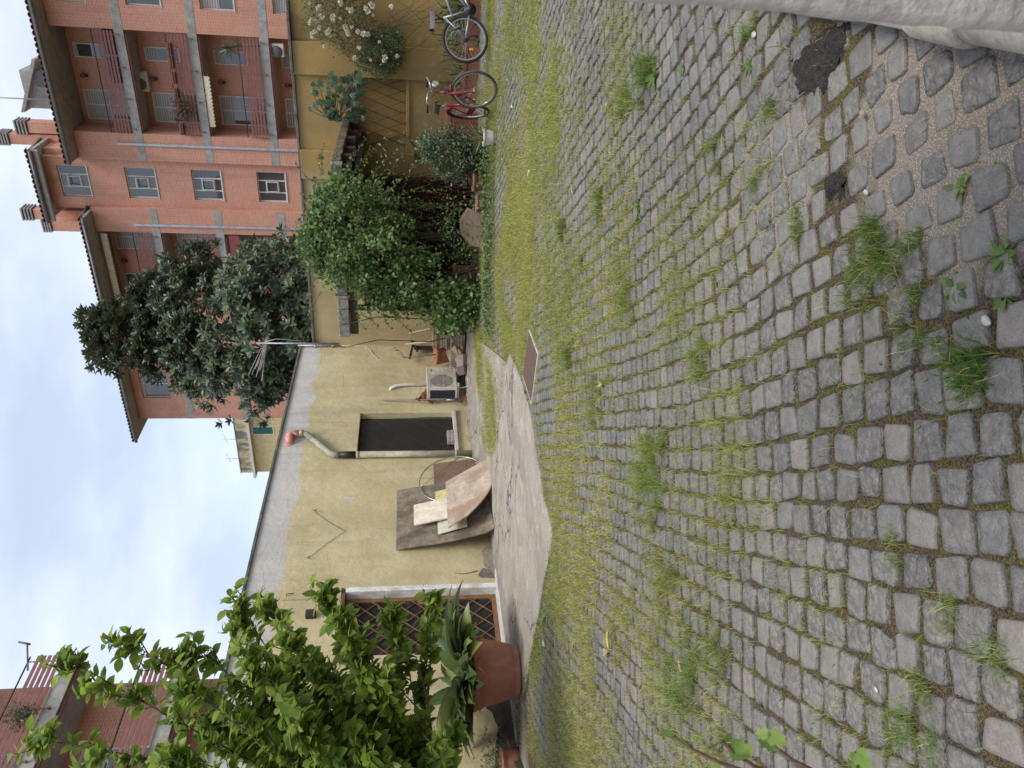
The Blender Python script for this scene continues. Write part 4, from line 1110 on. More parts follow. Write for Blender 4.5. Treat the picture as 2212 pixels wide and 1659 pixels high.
MAT_MAT = pm('dry reed mat', (.085, .052, .035), .95, .5, 6, 80, .8, .02, streak=True)
mt = thing('reed_screen', 'dark brown screen of dead vine stems under the canopy', 'screen', (-6.2, 15.0, 0))
MB().box(-7.8, -4.92, 15.05, 15.12, .08, 2.36).build('backing', MAT_MAT, mt)
n = 2600; P = np.stack([rng.uniform(-7.7, -4.85, n), 15.0 - rng.random(n) * .14, rng.uniform(.3, 2.4, n)], 1)
D = np.stack([rng.normal(0, .25, n), rng.normal(0, .12, n), -np.ones(n)], 1)
foliage(P, D, np.tile((0, -1., 0), (n, 1)) + rng.normal(0, .3, (n, 3)), rng.uniform(.15, .55, n), leaf_small(.018), leafmat('dead stem', (.07, .035, .025), (.17, .095, .065), None, .05, .85), mt, 0, rest='stems')
n = 500; P = np.stack([rng.normal(-5.3, .45, n), 14.86 - rng.random(n) * .1, rng.uniform(.6, 2.3, n)], 1)
foliage(P, rdir(n, -.4), rdir(n), rng.uniform(.03, .06, n), leaf_small(.3), leafmat('dead leaf', (.10, .05, .035), (.25, .14, .09), None, .1, .85), mt, 0, rest='dead_leaves')

# ------------------------------------------------------------------ pots
MAT_TERRA2 = pm('big terracotta', (.37, .155, .095), .8, .2, 3, 60, .25, .006, stain=(.24, .10, .065), stain_amt=.6)
MAT_EARTH = pm('potting soil', (.035, .026, .02), .95, .4, 20, 80, .8, .02)
def pot_prof(r0, r1, h, lip=.05, lw=.03, foot=True):
    p = [(0, 0), (r0, 0), (r0 * 1.02, .03 if foot else .005), (r0 * .985, .035)]
    for k in range(1, 7):
        u = k / 7; p.append((r0 + (r1 - r0) * (u ** .8), h * .03 + (h - lip * 2.2) * u))
    p += [(r1, h - lip * 2.1), (r1 + lw * .5, h - lip * 2.0), (r1 + lw * .6, h - lip * 1.1), (r1 + lw, h - lip), (r1 + lw, h - .008), (r1 + lw - .01, h), (r1 - .015, h), (r1 - .03, h - .06), (0, h - .07)]
    return p
def pot(name, label, p, r0, r1, h, mat, lip=.05, lw=.03, group=None, tilt=None, n=36):
    o = thing(name, label, 'pot', p, group)
    MB().lathe(pot_prof(r0, r1, h, lip, lw), p, n, tilt).build('body', mat, o)
    q = np.array(p, float); zx = np.array((0, 0, 1.)) if tilt is None else np.array(tilt[0]) / np.linalg.norm(tilt[0])
    MB().lathe([(0, 0), (r1 - .028, 0)], q + zx * (h - .05), 20, tilt).build('soil', MAT_EARTH, o)
    return o
POTC = np.array((-8.36, 6.16, .03))
pot('plant_pot', 'very large terracotta pot holding the broad-leaved plant by the lattice door', POTC, .30, .42, .60, MAT_TERRA2, .055, .04)
sp_ = np.array((*gp(1128, 1640)[:2], .01))
pot('plant_pot', 'small terracotta pot with low round-leaved herb at the left edge', sp_ + (-.05, 0, 0), .13, .17, .26, MAT_TERRA2, .03, .015)
WPOT = gp(1071, 298)
pot('plant_pot', 'small white plastic pot with spider plant beside the red bicycle', WPOT, .085, .125, .20, pm('white pot', (.66, .63, .57), .55, .1, 4, 40, .1, stain=(.45, .42, .34)), .02, .012)
cpot = np.array((-9.05, 15.15, .50))
pot('plant_pot', 'terracotta pot tilted on the rubble in the yard corner, holding a bare stick', cpot, .15, .21, .34, MAT_TERRA2, .06, .02, None, ((.12, -.12, 1), (1, 0, 0)))
cpots = [((1033, 405), .10, .15, .26, 'red-brown terracotta pot under the climber with its rim towards the bicycles'), ((1040, 452), .09, .13, .2, 'small terracotta pot half hidden by leaves under the climber')]
for (px2, r0, r1, h, lab) in cpots:
    q = gp(1056, px2[1]); pot('plant_pot', lab, q + (0, .25, 0), r0, r1, h, MAT_TERRA, .04, .015)

def trough(name, label, c, L, W, H, ang, mat, ribs=False, rim=.05):
    """rectangular planter box"""
    o = thing(name, label, 'planter', c); c = np.array(c, float); ax = np.array((math.cos(ang), math.sin(ang), 0)); ay = np.array((-math.sin(ang), math.cos(ang), 0)); az = (0, 0, 1)
    m = MB()
    for sx in (-1, 1): m.obox(c + ax * sx * (L / 2 - .012) + (0, 0, H / 2 - rim / 2), ax, ay, az, (.024, W - .05, H - rim))
    for sy in (-1, 1): m.obox(c + ay * sy * (W / 2 - .012) + (0, 0, H / 2 - rim / 2), ax, ay, az, (L, .024, H - rim))
    m.obox(c + (0, 0, .012), ax, ay, az, (L - .05, W - .05, .02))
    m.build('body', mat, o, .004)
    m = MB()
    for sx in (-1, 1): m.obox(c + ax * sx * (L / 2 - .01) + (0, 0, H - rim / 2), ax, ay, az, (.055, W + .035, rim))
    for sy in (-1, 1): m.obox(c + ay * sy * (W / 2 - .01) + (0, 0, H - rim / 2), ax, ay, az, (L - .075, .055, rim - .002))
    m.build('rim', mat, o, .006)
    MB().obox(c + (0, 0, H - rim - .02), ax, ay, az, (L - .05, W - .05, .02)).build('soil', MAT_EARTH, o)
    if ribs:
        n = int((H - rim - .06) / .025)
        for k in range(n):
            for sy in (-1, 1): MB().obox(c + ay * sy * (W / 2 + .004) + (0, 0, .04 + k * .025), ax, ay, az, (L - .10, .012, .014)).build('rib', mat, o)
    return o
zb = .11
trough('planter', 'long terracotta trough against the wall behind the red bicycle front wheel', (-2.95, 15.35, zb), .85, .30, .30, 0, MAT_TERRA, False, .06)
trough('planter', 'long terracotta trough against the wall behind the silver bicycle', (-2.0, 15.6, zb), .85, .30, .30, .05, MAT_TERRA, False, .06)
trough('planter', 'tall ribbed terracotta planter box behind the red bicycle rear wheel', (-3.9, 15.1, zb), .72, .52, .62, .02, MAT_TERRA, True, .10)
trough('planter', 'square terracotta planter in the dark at the left end of the climber', (-6.55, 13.75, zb), .55, .45, .45, .1, MAT_TERRA, False, .07)
trough('planter', 'dark planter box under the grey-green shrub beside the white pot', (-3.95, 13.0, zb), .7, .5, .38, .3, pm('dark planter', (.07, .05, .04), .85, .3, 4), False, .05)
# leaning stone slab under the climber
q0 = gp(1058, 520) + np.array((-.1, .35, 0))
m = MB(); m.poly([q0 + a for a in ((-.35, .35, 0), (.28, .25, 0), (.33, .48, .30), (.08, .56, .42), (-.2, .58, .40), (-.36, .5, .24))], (.01, .07, .03))
tag(m.build('stone_slab', pm('tan slab', (.14, .10, .072), .9, .25, 4, 50, .4, .01, stain=(.17, .12, .09)), None, .02), 'pale tan slab leaning in the shade under the climber', 'slab')
# white slatted crate
cr = thing('crate', 'small white slatted crate between the square planter and the tiles', 'crate', (-6.95, 13.35, zb))
for k in range(6):
    MB().box(-7.12 + k * .065, -7.085 + k * .065, 13.2, 13.22, zb, zb + .34).build('slat', MAT_WHITE, cr)
MB().box(-7.14, -6.73, 13.222, 13.24, zb + .26, zb + .31).box(-7.14, -6.73, 13.222, 13.24, zb + .04, zb + .09).build('rail', MAT_WHITE, cr)

# ------------------------------------------------------------------ bicycles
MAT_TYRE = pm('tyre rubber', (.022, .021, .02), .75, .3, 10, 80, .4, .003)
MAT_TYRE2 = pm('grey worn tyre', (.07, .068, .066), .8, .3, 10, 80, .4, .003)
MAT_CHROME = pm('dull chrome', (.55, .54, .52), .28, .15, 8, 60, .05, .002, metal=.9, stain=(.25, .17, .11), stain_amt=.5)
MAT_STEEL = pm('old steel', (.40, .36, .32), .4, .25, 12, 60, .05, .002, metal=.7)
t = NT('red enamel'); n1 = t.noise(9, 5)
MAT_RED = t.fin(t.mix(t.ramp(n1, [(.35, 0), (.7, 1)]), (.17, .012, .018), (.28, .022, .03)), .32, t.bump(t.noise(60, 3), .08, .002), .1, .5)
t = NT('silver enamel'); n1 = t.noise(9, 5)
MAT_SILV = t.fin(t.mix(n1, (.28, .28, .29), (.38, .38, .39)), .38, None, .4, .5)
MAT_SADDLE = pm('saddle vinyl', (.028, .027, .03), .55, .3, 8, 90, .3, .003)

def wheel(parent, c, side, r, tyre, rim_m, spokes=32, tw=.019):
    """wheel at centre c in the plane normal to side"""
    c = np.array(c, float); s_ = np.array(side, float); s_ /= np.linalg.norm(s_); a = np.cross(s_, (0, 0, 1)); a /= np.linalg.norm(a); b = np.cross(a, s_)
    ring = lambda rr, off=0: [c + s_ * off + rr * (a * math.cos(q) + b * math.sin(q)) for q in np.linspace(0, 2 * math.pi, 49)[:-1]]
    w = MB().tube(ring(r - tw), tw, 10, closed=True).build('wheel', tyre, parent)
    m = MB(); nn = 48
    for (r1_, o1), (r2_, o2) in (((r - tw * 1.9, -.011), (r - tw * 1.9, .011)), ((r - tw * 1.9, .011), (r - tw * 2.7, .010)), ((r - tw * 2.7, .010), (r - tw * 2.9, 0)), ((r - tw * 2.9, 0), (r - tw * 2.7, -.010)), ((r - tw * 2.7, -.010), (r - tw * 1.9, -.011))):
        A_, B_ = ring(r1_, o1), ring(r2_, o2); m.add(A_ + B_, [(i, (i+1) % nn, nn + (i+1) % nn, nn + i) for i in range(nn)], True)
    m.build('rim', rim_m, w)
    m = MB()
    for k in range(spokes):
        q = 2 * math.pi * k / spokes; q2 = q + (.45 if (k // 2) % 2 else -.45); off = .028 if k % 2 else -.028
        m.tube([c + s_ * off + .022 * (a * math.cos(q2) + b * math.sin(q2)), c + (r - tw * 2.7) * (a * math.cos(q) + b * math.sin(q))], .0021, 4, False)
    m.build('spokes', MAT_STEEL, w)
    MB().tube([c - s_ * .045, c - s_ * .03, c + s_ * .03, c + s_ * .045], [.012, .022, .022, .012], 10).build('hub', MAT_STEEL, w)
    return w

def saddle(parent, c, h, s_, mat, L=.27, W=.19):
    m = MB(); rows = []
    for i in range(9):
        u = i / 8; wv_ = W / 2 * (1 - u) ** .75 * (1 if u > .1 else .82) + .022; rise = .02 * (1 - u) ** 2 + .012 * u
        rows.append([c + h * (-L * .45 + L * u) + s_ * wv_ * q + np.array((0, 0, rise + .03 * math.cos(q * 1.25) - (.055 if abs(q) > .99 else 0))) for q in np.linspace(-1, 1, 9)])
    vs = [p for r_ in rows for p in r_]; k = 9
    m.add(vs, [(i*k+j, i*k+j+1, (i+1)*k+j+1, (i+1)*k+j) for i in range(8) for j in range(8)], True)
    m.add([p - np.array((0, 0, .012)) * (1 if 0 < j % 9 < 8 else .2) for j, p in enumerate(vs)], [(i*k+j, (i+1)*k+j, (i+1)*k+j+1, i*k+j+1) for i in range(8) for j in range(8)], True)
    return m.build('saddle', mat, parent)

def bike_frame(rear, head):
    h = np.array((head[0], head[1], 0.)); h /= np.linalg.norm(h); s_ = np.cross(h, (0, 0, 1.)); up = np.array((0, 0, 1.))
    return lambda u, w, s=0.0: np.array(rear, float) + h * u + up * w + s_ * s, h, s_

# red ladies' bicycle, front wheel turned towards the camera
fc = gp(1077, 197); 
head = np.array((.50, -.866)); rear = fc - np.array((*head, 0)) * 1.06; rear[2] = gz(rear[0], rear[1]); 
bk = thing('bicycle', 'old red city bicycle with curved handlebar and black saddle, front wheel turned out', 'bicycle', rear)
P, h, s_ = bike_frame(rear, head); r = .345
ang = R(31); fs = np.array((s_[0] * math.cos(ang) - s_[1] * math.sin(ang), s_[0] * math.sin(ang) + s_[1] * math.cos(ang), 0)); fh = np.cross((0, 0, 1.), fs)
wheel(bk, P(0, r), s_, r, MAT_TYRE, MAT_CHROME); FC = P(1.06, r); wheel(bk, FC, fs, r, MAT_TYRE2, MAT_CHROME)
bb = P(.44, .29); seat_top = P(.22, .74); seat_low = P(.30, .55); ht = P(.86, .86); hb = P(.905, .70)
m = MB(); m.tube([bb, P(.24, .70)], .017, 10); m.tube([ht, hb], .02, 10)
m.tube([hb + (0, 0, .03)] + bez(hb, P(.66, .44), P(.33, .44), 8)[1:], .016, 10); m.tube(bez(hb, P(.68, .31), bb, 8), .018, 10)
for q in (-.055, .055): m.tube([P(0, r, q), P(.40, .30, q * .6)], .010, 8); m.tube([P(0, r, q), P(.25, .66, q * .3)], .009, 8)
m.build('frame', MAT_RED, bk)
m = MB(); crown = FC + (0, 0, r + .045) - fh * .05
for q in (-.05, .05): m.tube([crown + fs * q * .8, FC + fs * q + (0, 0, .2) - fh * .02, FC + fs * q + (0, 0, .05) + fh * .004, FC + fs * q], [.013, .012, .010, .008], 8)
m.tube([crown - fs * .05, crown + fs * .05], .014, 8); m.tube([crown, hb], .017, 8); m.build('fork', MAT_RED, bk)
st = ht + (0, 0, .10)
m = MB(); m.tube([ht, st, st + fh * .05 + (0, 0, .02)], .012, 8)
for q in (-1, 1):
    c0 = st + fh * .05 + (0, 0, .02)
    m.tube([c0, c0 + fs * q * .06 + fh * .05 + (0, 0, .01), c0 + fs * q * .17 + fh * .06 + (0, 0, .05), c0 + fs * q * .25 + fh * .0 + (0, 0, .06), c0 + fs * q * .27 - fh * .07 + (0, 0, .055)], .011, 8)
hb_o = m.build('handlebar', MAT_CHROME, bk)
for q in (-1, 1):
    c0 = st + fh * .05 + (0, 0, .02); g0 = c0 + fs * q * .27 - fh * .06 + (0, 0, .055)
    MB().tube([g0, g0 - fh * .13 + (0, 0, -.008)], .016, 10).build('grip', MAT_BLACKP, hb_o)
    MB().tube([g0 + fh * .05, g0 + fh * .03 - (0, 0, .03), g0 - fh * .09 - (0, 0, .06)], .006, 6).build('brake_lever', MAT_CHROME, hb_o)
MB().tube([crown + fh * .06 + (0, 0, .18), crown + fh * .10 + (0, 0, .185), crown + fh * .14 + (0, 0, .185)], [.03, .048, .05], 14).build('headlamp', MAT_CHROME, bk)
MB().tube(bez(st + fs * .1, st + fh * .2 - (0, 0, .15), P(.88, .66, .05), 8), .004, 5).tube(bez(st - fs * .12 + fh * .05, st + fh * .25 - (0, 0, .05), crown + fs * .03, 8), .004, 5).build('brake_cable', MAT_BLACKP, bk)
sd_o = saddle(bk, P(.20, .86), h, s_, MAT_SADDLE); MB().tube([P(.245, .69), P(.21, .85)], .012, 8).build('seat_post', MAT_CHROME, sd_o)
def guard(c, hh, ss, r_, a0, a1, name='mudguard', mat=MAT_RED):
    m = MB(); vs = []; n = 20
    for i in range(n + 1):
        q = a0 + (a1 - a0) * i / n; rad = hh * math.cos(q) + np.array((0, 0, 1.)) * math.sin(q)
        for j, (dr_, ww) in enumerate(((.008, -.030), (.020, -.018), (.024, 0), (.020, .018), (.008, .030))): vs.append(c + rad * (r_ + dr_) + ss * ww)
    m.add(vs, [(i*5+j, i*5+j+1, (i+1)*5+j+1, (i+1)*5+j) for i in range(n) for j in range(4)], True); m.build(name, mat, bk)
guard(P(0, r), h, s_, r, R(20), R(205)); guard(FC, fh, fs, r, R(75), R(115))
MB().poly([P(.52, .33, .045), P(.46, .36, .045), P(.10, .385, .045), P(-.03, .375, .045), P(-.02, .30, .045), P(.12, .29, .045), P(.46, .22, .045), P(.53, .26, .045)], s_ * .012).build('chain_guard', MAT_RED, bk, .004)
MB().lathe([(0, 0), (.09, 0), (.09, .006), (0, .006)], P(.44, .29, .035), 24, (s_, h)).build('chainring', MAT_STEEL, bk)
for q, a_ in ((1, R(-70)), (-1, R(110))):
    e = bb + h * .165 * math.cos(a_) + np.array((0, 0, .165 * math.sin(a_))) + s_ * q * .065
    cr_ = MB().tube([bb + s_ * q * .03, bb + s_ * q * .06, e], .010, 8).build('crank', MAT_CHROME, bk)
    MB().obox(e + s_ * q * .05, h, s_, (0, 0, 1), (.075, .095, .022)).build('pedal', MAT_BLACKP, cr_)
MB().tube([P(.36, .28, .05), P(.30, .02, .19)], .009, 6).build('kickstand', MAT_CHROME, bk)
# silver mountain bicycle, front half outside the frame
wc = ond(1005, 85, 12.2); r = .368
head = rt[:2] * .995 + np.array((.1, -.08)); rear = wc * (1, 1, 0); rear[2] = wc[2] - r
bk = thing('bicycle', 'silver mountain bicycle with grey saddle and black chainrings against the ochre wall', 'bicycle', rear)
P, h, s_ = bike_frame(rear, head)
MAT_RIMG = pm('grey rim', (.32, .32, .33), .4, .15, 6, 40, .05, metal=.6)
wheel(bk, P(0, r), s_, r, MAT_TYRE, MAT_RIMG, 28, .024); wheel(bk, P(1.05, r), s_, r, MAT_TYRE, MAT_RIMG, 28, .024)
bb = P(.44, .30); stp = P(.30, .72); ht = P(.88, .86); hb = P(.92, .74)
m = MB(); m.tube([bb, stp], .018, 10); m.tube([P(.345, .575), hb + (0, 0, .06)], .021, 10); m.tube([bb, hb], .023, 10); m.tube([ht, hb - (0, 0, .04)], .023, 10)
for q in (-.06, .06): m.tube([P(0, r, q), P(.40, .305, q * .7)], .012, 8); m.tube([P(0, r, q), P(.295, .69, q * .5)], .010, 8)
m.build('frame', MAT_SILV, bk)
m = MB()
for q in (-.06, .06): m.tube([P(.955, .64, q), P(1.05, r, q)], .015, 8)
m.tube([P(.955, .66, -.06), P(.955, .66, .06)], .018, 8).tube([hb - (0, 0, .04), P(.955, .66)], .016, 8); m.build('fork', MAT_SILV, bk)
MB().tube([ht, ht + (0, 0, .08), ht + h * .08 + (0, 0, .1)], .014, 8).tube([ht + h * .08 + (0, 0, .1) - s_ * .3, ht + h * .08 + (0, 0, .1) + s_ * .3], .012, 8).build('handlebar', MAT_BLACKP, bk)
so = saddle(bk, P(.235, .885), h, s_, pm('grey saddle', (.09, .085, .095), .6, .3, 8, 60, .3), .28, .15); MB().tube([stp, P(.262, .875)], .013, 8).build('seat_post', MAT_BLACKP, so)
cg = MB().lathe([(.05, 0), (.10, 0), (.10, .005), (.05, .005)], P(.44, .30, .05), 30, (s_, h)).lathe([(.03, .008), (.085, .008), (.085, .012), (.03, .012)], P(.44, .30, .05), 30, (s_, h)).lathe([(0, -.01), (.055, -.01), (.055, .03), (0, .03)], P(.44, .30, .05), 20, (s_, h)).build('chainring', MAT_BLACKP, bk)
MB().tube([P(.44, .30, .085), P(.585, .40, .095)], [.017, .013], 8).build('crank', MAT_STEEL, bk); c2 = MB().tube([P(.44, .30, -.085), P(.33, .20, -.095)], [.017, .013], 8).build('crank', MAT_STEEL, bk)
MB().obox(P(.315, .19, -.15), h, s_, (0, 0, 1), (.07, .09, .03)).build('pedal', MAT_BLACKP, c2)
MB().lathe([(0, 0), (.055, 0), (.05, .012), (.035, .03), (0, .035)], P(0, r, .03), 24, (s_, h)).build('cassette', MAT_DKIRON, bk)
MB().tube([P(0, r, .06), P(.02, r - .06, .07), P(.045, r - .12, .07), P(.03, r - .2, .06)], [.02, .016, .012, .02], 8).build('derailleur', MAT_DKIRON, bk)
ro = MB().obox(P(-.15, r - .10, .012), h, s_, (0, 0, 1), (.035, .012, .062)).build('reflector', pm('amber plastic', (.62, .30, .03), .3, .1), bk, .01)
MB().tube([P(.07, r + .26, .05), P(.11, r + .2, .06), P(.15, r + .08, .05)], .012, 6).build('brake', MAT_BLACKP, bk)
loop = [P(.25 + .10 * math.cos(q), .47 + .15 * math.sin(q), -.09) for q in np.linspace(0, 2 * math.pi, 17)[:-1]]
tag(MB().tube(loop, .009, 6, closed=True).build('cable_lock', pm('teal lock', (.10, .30, .30), .5)), 'teal cable lock looped behind the silver bicycle rear wheel', 'bike lock')

# ------------------------------------------------------------------ wall air conditioner, rake, rust sheet
ac = thing('air_conditioner', 'beige wall-mounted air conditioner with round fan grille beside the screened window', 'air conditioner', (-9.15, 14.1, .40))
ax0, ax1, ay0, ay1, az0, az1 = -9.30, -9.0, 13.69, 14.54, .40, 1.02
MAT_AC = pm('aged beige metal', (.62, .58, .49), .5, .1, 3, 40, .08, stain=(.38, .32, .22))
MB().box(ax0, ax1 - .02, ay0 + .02, ay1, az0, az1 - .015).build('casing', MAT_AC, ac, .01)
MB().box(ax0 - .005, ax1 + .005, ay0 - .004, ay1 + .005, az1 - .014, az1 + .012).build('top_panel', MAT_AC, ac, .006)
m = MB(); m.box(ax1 - .019, ax1, ay0, ay0 + .05, az0, az1 - .015).box(ax1 - .019, ax1, ay0 + .60, ay1, az0, az1 - .015).box(ax1 - .019, ax1, ay0 + .05, ay0 + .60, az0, az0 + .03).box(ax1 - .019, ax1, ay0 + .05, ay0 + .60, az1 - .05, az1 - .015)
fp = m.build('front_panel', MAT_AC, ac, .004)
for k in range(4): MB().box(ax1, ax1 + .004, ay0 + .63, ay1 - .02, az0 + .08 + k * .085, az0 + .086 + k * .085).build('louvre_line', pm('seam', (.25, .22, .17), .6), fp)
MB().box(ax1, ax1 + .003, ay0 + .66, ay0 + .78, az1 - .10, az1 - .075).build('badge', pm('red badge', (.35, .08, .05), .5), fp)
cy_, cz_ = ay0 + .325, (az0 + az1) / 2
MB().lathe([(0, 0), (.245, 0), (.245, -.004)], (ax1 - .016, cy_, cz_), 30, ((1, 0, 0), (0, 1, 0))).build('fan_recess', MAT_DARK, ac)
m = MB()
for k in range(5):
    a = 2 * math.pi * k / 5; m.poly([(ax1 - .012, cy_ + .04 * math.cos(a), cz_ + .04 * math.sin(a)), (ax1 - .005, cy_ + .22 * math.cos(a), cz_ + .22 * math.sin(a)), (ax1 - .014, cy_ + .22 * math.cos(a + .7), cz_ + .22 * math.sin(a + .7)), (ax1 - .015, cy_ + .05 * math.cos(a + .9), cz_ + .05 * math.sin(a + .9))])
m.build('fan', MAT_BLACKP, ac)
gr = MB().box(ax1 - .006, ax1 + .002, ay0 + .05, ay0 + .055, az0 + .03, az1 - .05).build('fan_grille', MAT_AC, ac)
for k in range(26): 
    y_ = ay0 + .06 + k * .0208; MB().box(ax1 + .002, ax1 + .006, y_, y_ + .004, az0 + .03, az1 - .05).build('grille_wire', MAT_AC, gr)
for k in range(5):
    z_ = az0 + .06 + k * .11; MB().box(ax1 - .002, ax1 + .002, ay0 + .05, ay0 + .60, z_, z_ + .004).build('grille_wire', MAT_AC, gr)
MB().box(ax0 + .03, ax1 - .03, ay0 + .004, ay0 + .019, az0 + .03, az1 - .05).build('coil', pm('coil fins', (.025, .03, .04), .5, .3, 10, 120, .5), ac)
MB().box(ax0, ax0 + .03, ay0, ay0 + .0195, az0, az1 - .015).box(ax1 - .05, ax1 - .0195, ay0, ay0 + .0195, az0, az1 - .015).box(ax0 + .03, ax1 - .05, ay0, ay0 + .0195, az0, az0 + .03).box(ax0 + .03, ax1 - .05, ay0, ay0 + .0195, az1 - .05, az1 - .015).build('side_frame', MAT_AC, ac, .003)
for y_ in (ay0 + .12, ay1 - .15):
    MB().box(GX + .001, ax1 + .05, y_ - .02, y_ + .02, az0 - .05, az0 - .012).box(GX + .001, GX + .035, y_ - .02, y_ + .02, az0 - .011, az0 + .42).beam((GX + .03, y_, az0 + .25), (ax1 - .03, y_, az0 - .02), .02, .02).build('bracket', MAT_WHITE, ac)
MB().tube([(-9.15, 13.95, .39), (-9.14, 13.93, .25), (-9.1, 13.9, .19), (-8.98, 13.78, .155), (-8.9, 13.95, .16)], .014, 8).build('drain_hose', pm('white plastic', (.72, .71, .68), .5), ac)
# rake leaning on the wall
rk = thing('rake', 'leaf rake with grey wooden handle and rusty fan head leaning beside the air conditioner', 'rake', (-9.2, 13.6, .15))
MAT_GREYW = pm('weathered wood', (.25, .20, .165), .85, .3, 6, 50, .4, .004, streak=True)
rt0, rt1 = np.array((-9.37, 13.80, 2.0)), np.array((-9.20, 13.55, .48))
MB().tube([rt0, (rt0 + rt1) / 2 + (.005, 0, 0), rt1], .014, 8).build('handle', MAT_GREYW, rk)
dd = (rt1 - rt0) / np.linalg.norm(rt1 - rt0); sdv = np.cross(dd, (1., 0, 0)); sdv /= np.linalg.norm(sdv)
MB().tube([rt1 - dd * .15, rt1 + dd * .05], .022, 8).build('socket', MAT_GALV, rk)
MAT_RUST = pm('rust', (.22, .085, .04), .85, .4, 8, 60, .5, .006, stain=(.10, .04, .025))
MB().poly([rt1 - sdv * .03, rt1 + sdv * .03, rt1 + dd * .19 + sdv * .13, rt1 + dd * .21, rt1 + dd * .19 - sdv * .13], (.008, 0, 0)).build('head_plate', pm('brown head', (.10, .055, .045), .8, .3, 8), rk)
for k in range(20):
    u = (k - 9.5) / 9.5; e = rt1 + dd * (.30 - .03 * u * u) + sdv * .21 * u
    MB().tube([rt1 + dd * .19 + sdv * .13 * u, e, e + dd * .015 + (.03, 0, 0)], .004, 4).build('tine', MAT_RUST, rk)
# crumpled rusty sheet behind the unit
m = MB(); vs = []; n1_, n2_ = 8, 6; r_ = np.random.default_rng(3)
for j in range(n2_):
    for i in range(n1_):
        vs.append((-9.34 + .06 * r_.random() + .05 * j / 5, 13.62 + .62 * i / 7 + .02 * r_.normal(), .9 + (.42 - .34 * (i / 7) ** .6) * j / 5 + .02 * r_.normal()))
m.add(vs, [(j*n1_+i, j*n1_+i+1, (j+1)*n1_+i+1, (j+1)*n1_+i) for j in range(n2_-1) for i in range(n1_-1)])
o = m.build('rust_sheet', MAT_RUST); so = o.modifiers.new('s', 'SOLIDIFY'); so.thickness = .004
tag(o, 'crumpled rust-brown metal sheet sticking up behind the beige air conditioner', 'metal sheet')

# ------------------------------------------------------------------ boards leaning on the wall
MAT_PLY = pm('weathered plywood', (.21, .17, .125), .9, .5, 6, 40, .4, .006, stain=(.07, .055, .04), stain_amt=.55)
MAT_FIBRE = pm('pink-brown fibreboard', (.40, .32, .25), .92, .35, 5, 60, .4, .006, stain=(.27, .17, .11), stain_amt=.7)
def board(pts_fn, nu, nv, th, name, mat, label, nrm=(1, 0, .3)):
    m = MB(); vs = []; nrm = np.array(nrm, float); nrm /= np.linalg.norm(nrm)
    for j in range(nv + 1):
        for i in range(nu + 1): vs.append(np.array(pts_fn(i / nu, j / nv), float))
    k = nu + 1; N = len(vs)
    fs = [(j*k+i, j*k+i+1, (j+1)*k+i+1, (j+1)*k+i) for j in range(nv) for i in range(nu)]
    bs = [tuple(q + N for q in reversed(f)) for f in fs]
    rim_ = [j for j in range(k)] + [j*k + nu for j in range(1, nv + 1)] + [nv*k + i for i in range(nu - 1, -1, -1)] + [j*k for j in range(nv - 1, 0, -1)]
    sd2 = [(rim_[q], rim_[q-1], rim_[q-1] + N, rim_[q] + N) for q in range(len(rim_))]
    m.add(vs + [v - nrm * th for v in vs], fs + bs + sd2)
    return tag(m.build(name, mat), label, 'board')
def ply(u, v):                                # u along wall, v up; the foot bows outwards
    y_ = 9.25 + 1.5 * u + .1 * v; x_ = -8.80 + (-9.36 + 8.80) * (v ** .62); z_ = .025 + 1.60 * v + .025 * (1 - v) * math.sin(u * 3)
    if v < .2: y_ += (.12 * (1 - v / .2)) * (u - .5) * .4
    return (x_ + .03 * nz(u * 2, v * 2, 1, 4), y_, z_)
board(ply, 10, 14, .022, 'board', MAT_PLY, 'large grey-brown bowed plywood sheet leaning against the yellow wall')
def fib(u, v):
    yb0, yb1 = 9.42, 10.58; cut = 0
    y_ = yb0 + (yb1 - yb0) * u; z_ = .03 + .74 * v; x_ = -8.42 - .50 * v - .02 * math.sin(u * 3)
    if u < .45: z_ += (1 - v) * .42 * ((.45 - u) / .45) ** 1.8; x_ -= (1 - v) * .26 * ((.45 - u) / .45) ** 1.8
    y_ += -.03 * v
    if u > .8 and v > .5: y_ -= 0
    return (x_, y_, z_)
board(fib, 14, 10, .028, 'board', MAT_FIBRE, 'pinkish fibreboard with a curved cut corner, frontmost of the leaning boards')
board(lambda u, v: (-8.93 - .22 * v, 9.73 + .50 * u - .02 * v, .45 + .88 * v), 1, 1, .03, 'board', pm('cream board', (.70, .62, .50), .7, .08, 3, 40, .1, stain=(.55, .46, .34), stain_amt=.3), 'clean cream-white board standing between the plywood and the fibreboard')
board(lambda u, v: (-8.975 - .17 * v, 10.18 + .36 * u, .45 + .50 * v), 1, 1, .015, 'board', pm('yellow marbled tile', (.55, .50, .22), .5, .25, 8, 40, .1), 'small yellow marbled tile peeping out right of the cream board')
board(lambda u, v: (-8.975 - .17 * v, 9.47 + .33 * u, .45 + .48 * v), 1, 1, .015, 'board', pm('pale marbled tile', (.56, .54, .45), .5, .2, 8, 40, .1, stain=(.5, .42, .15)), 'small pale marbled tile peeping out left of the cream board')
board(lambda u, v: (-9.22 - .14 * v, 10.75 + .85 * u, .05 + .90 * v), 1, 1, .02, 'board', pm('brown panel', (.20, .125, .085), .85, .3, 5, 50, .3, stain=(.11, .07, .05)), 'brown square panel behind the metal hoop against the yellow wall')
hp = thing('metal_hoop', 'thin metal hoop with two cross bars leaning behind the boards', 'hoop', (-9.1, 10.9, .1))
hc = np.array((-9.10, 10.85, .62)); ha = np.array((0, 1., 0)); hb_ = np.array((-.18, 0, .98))
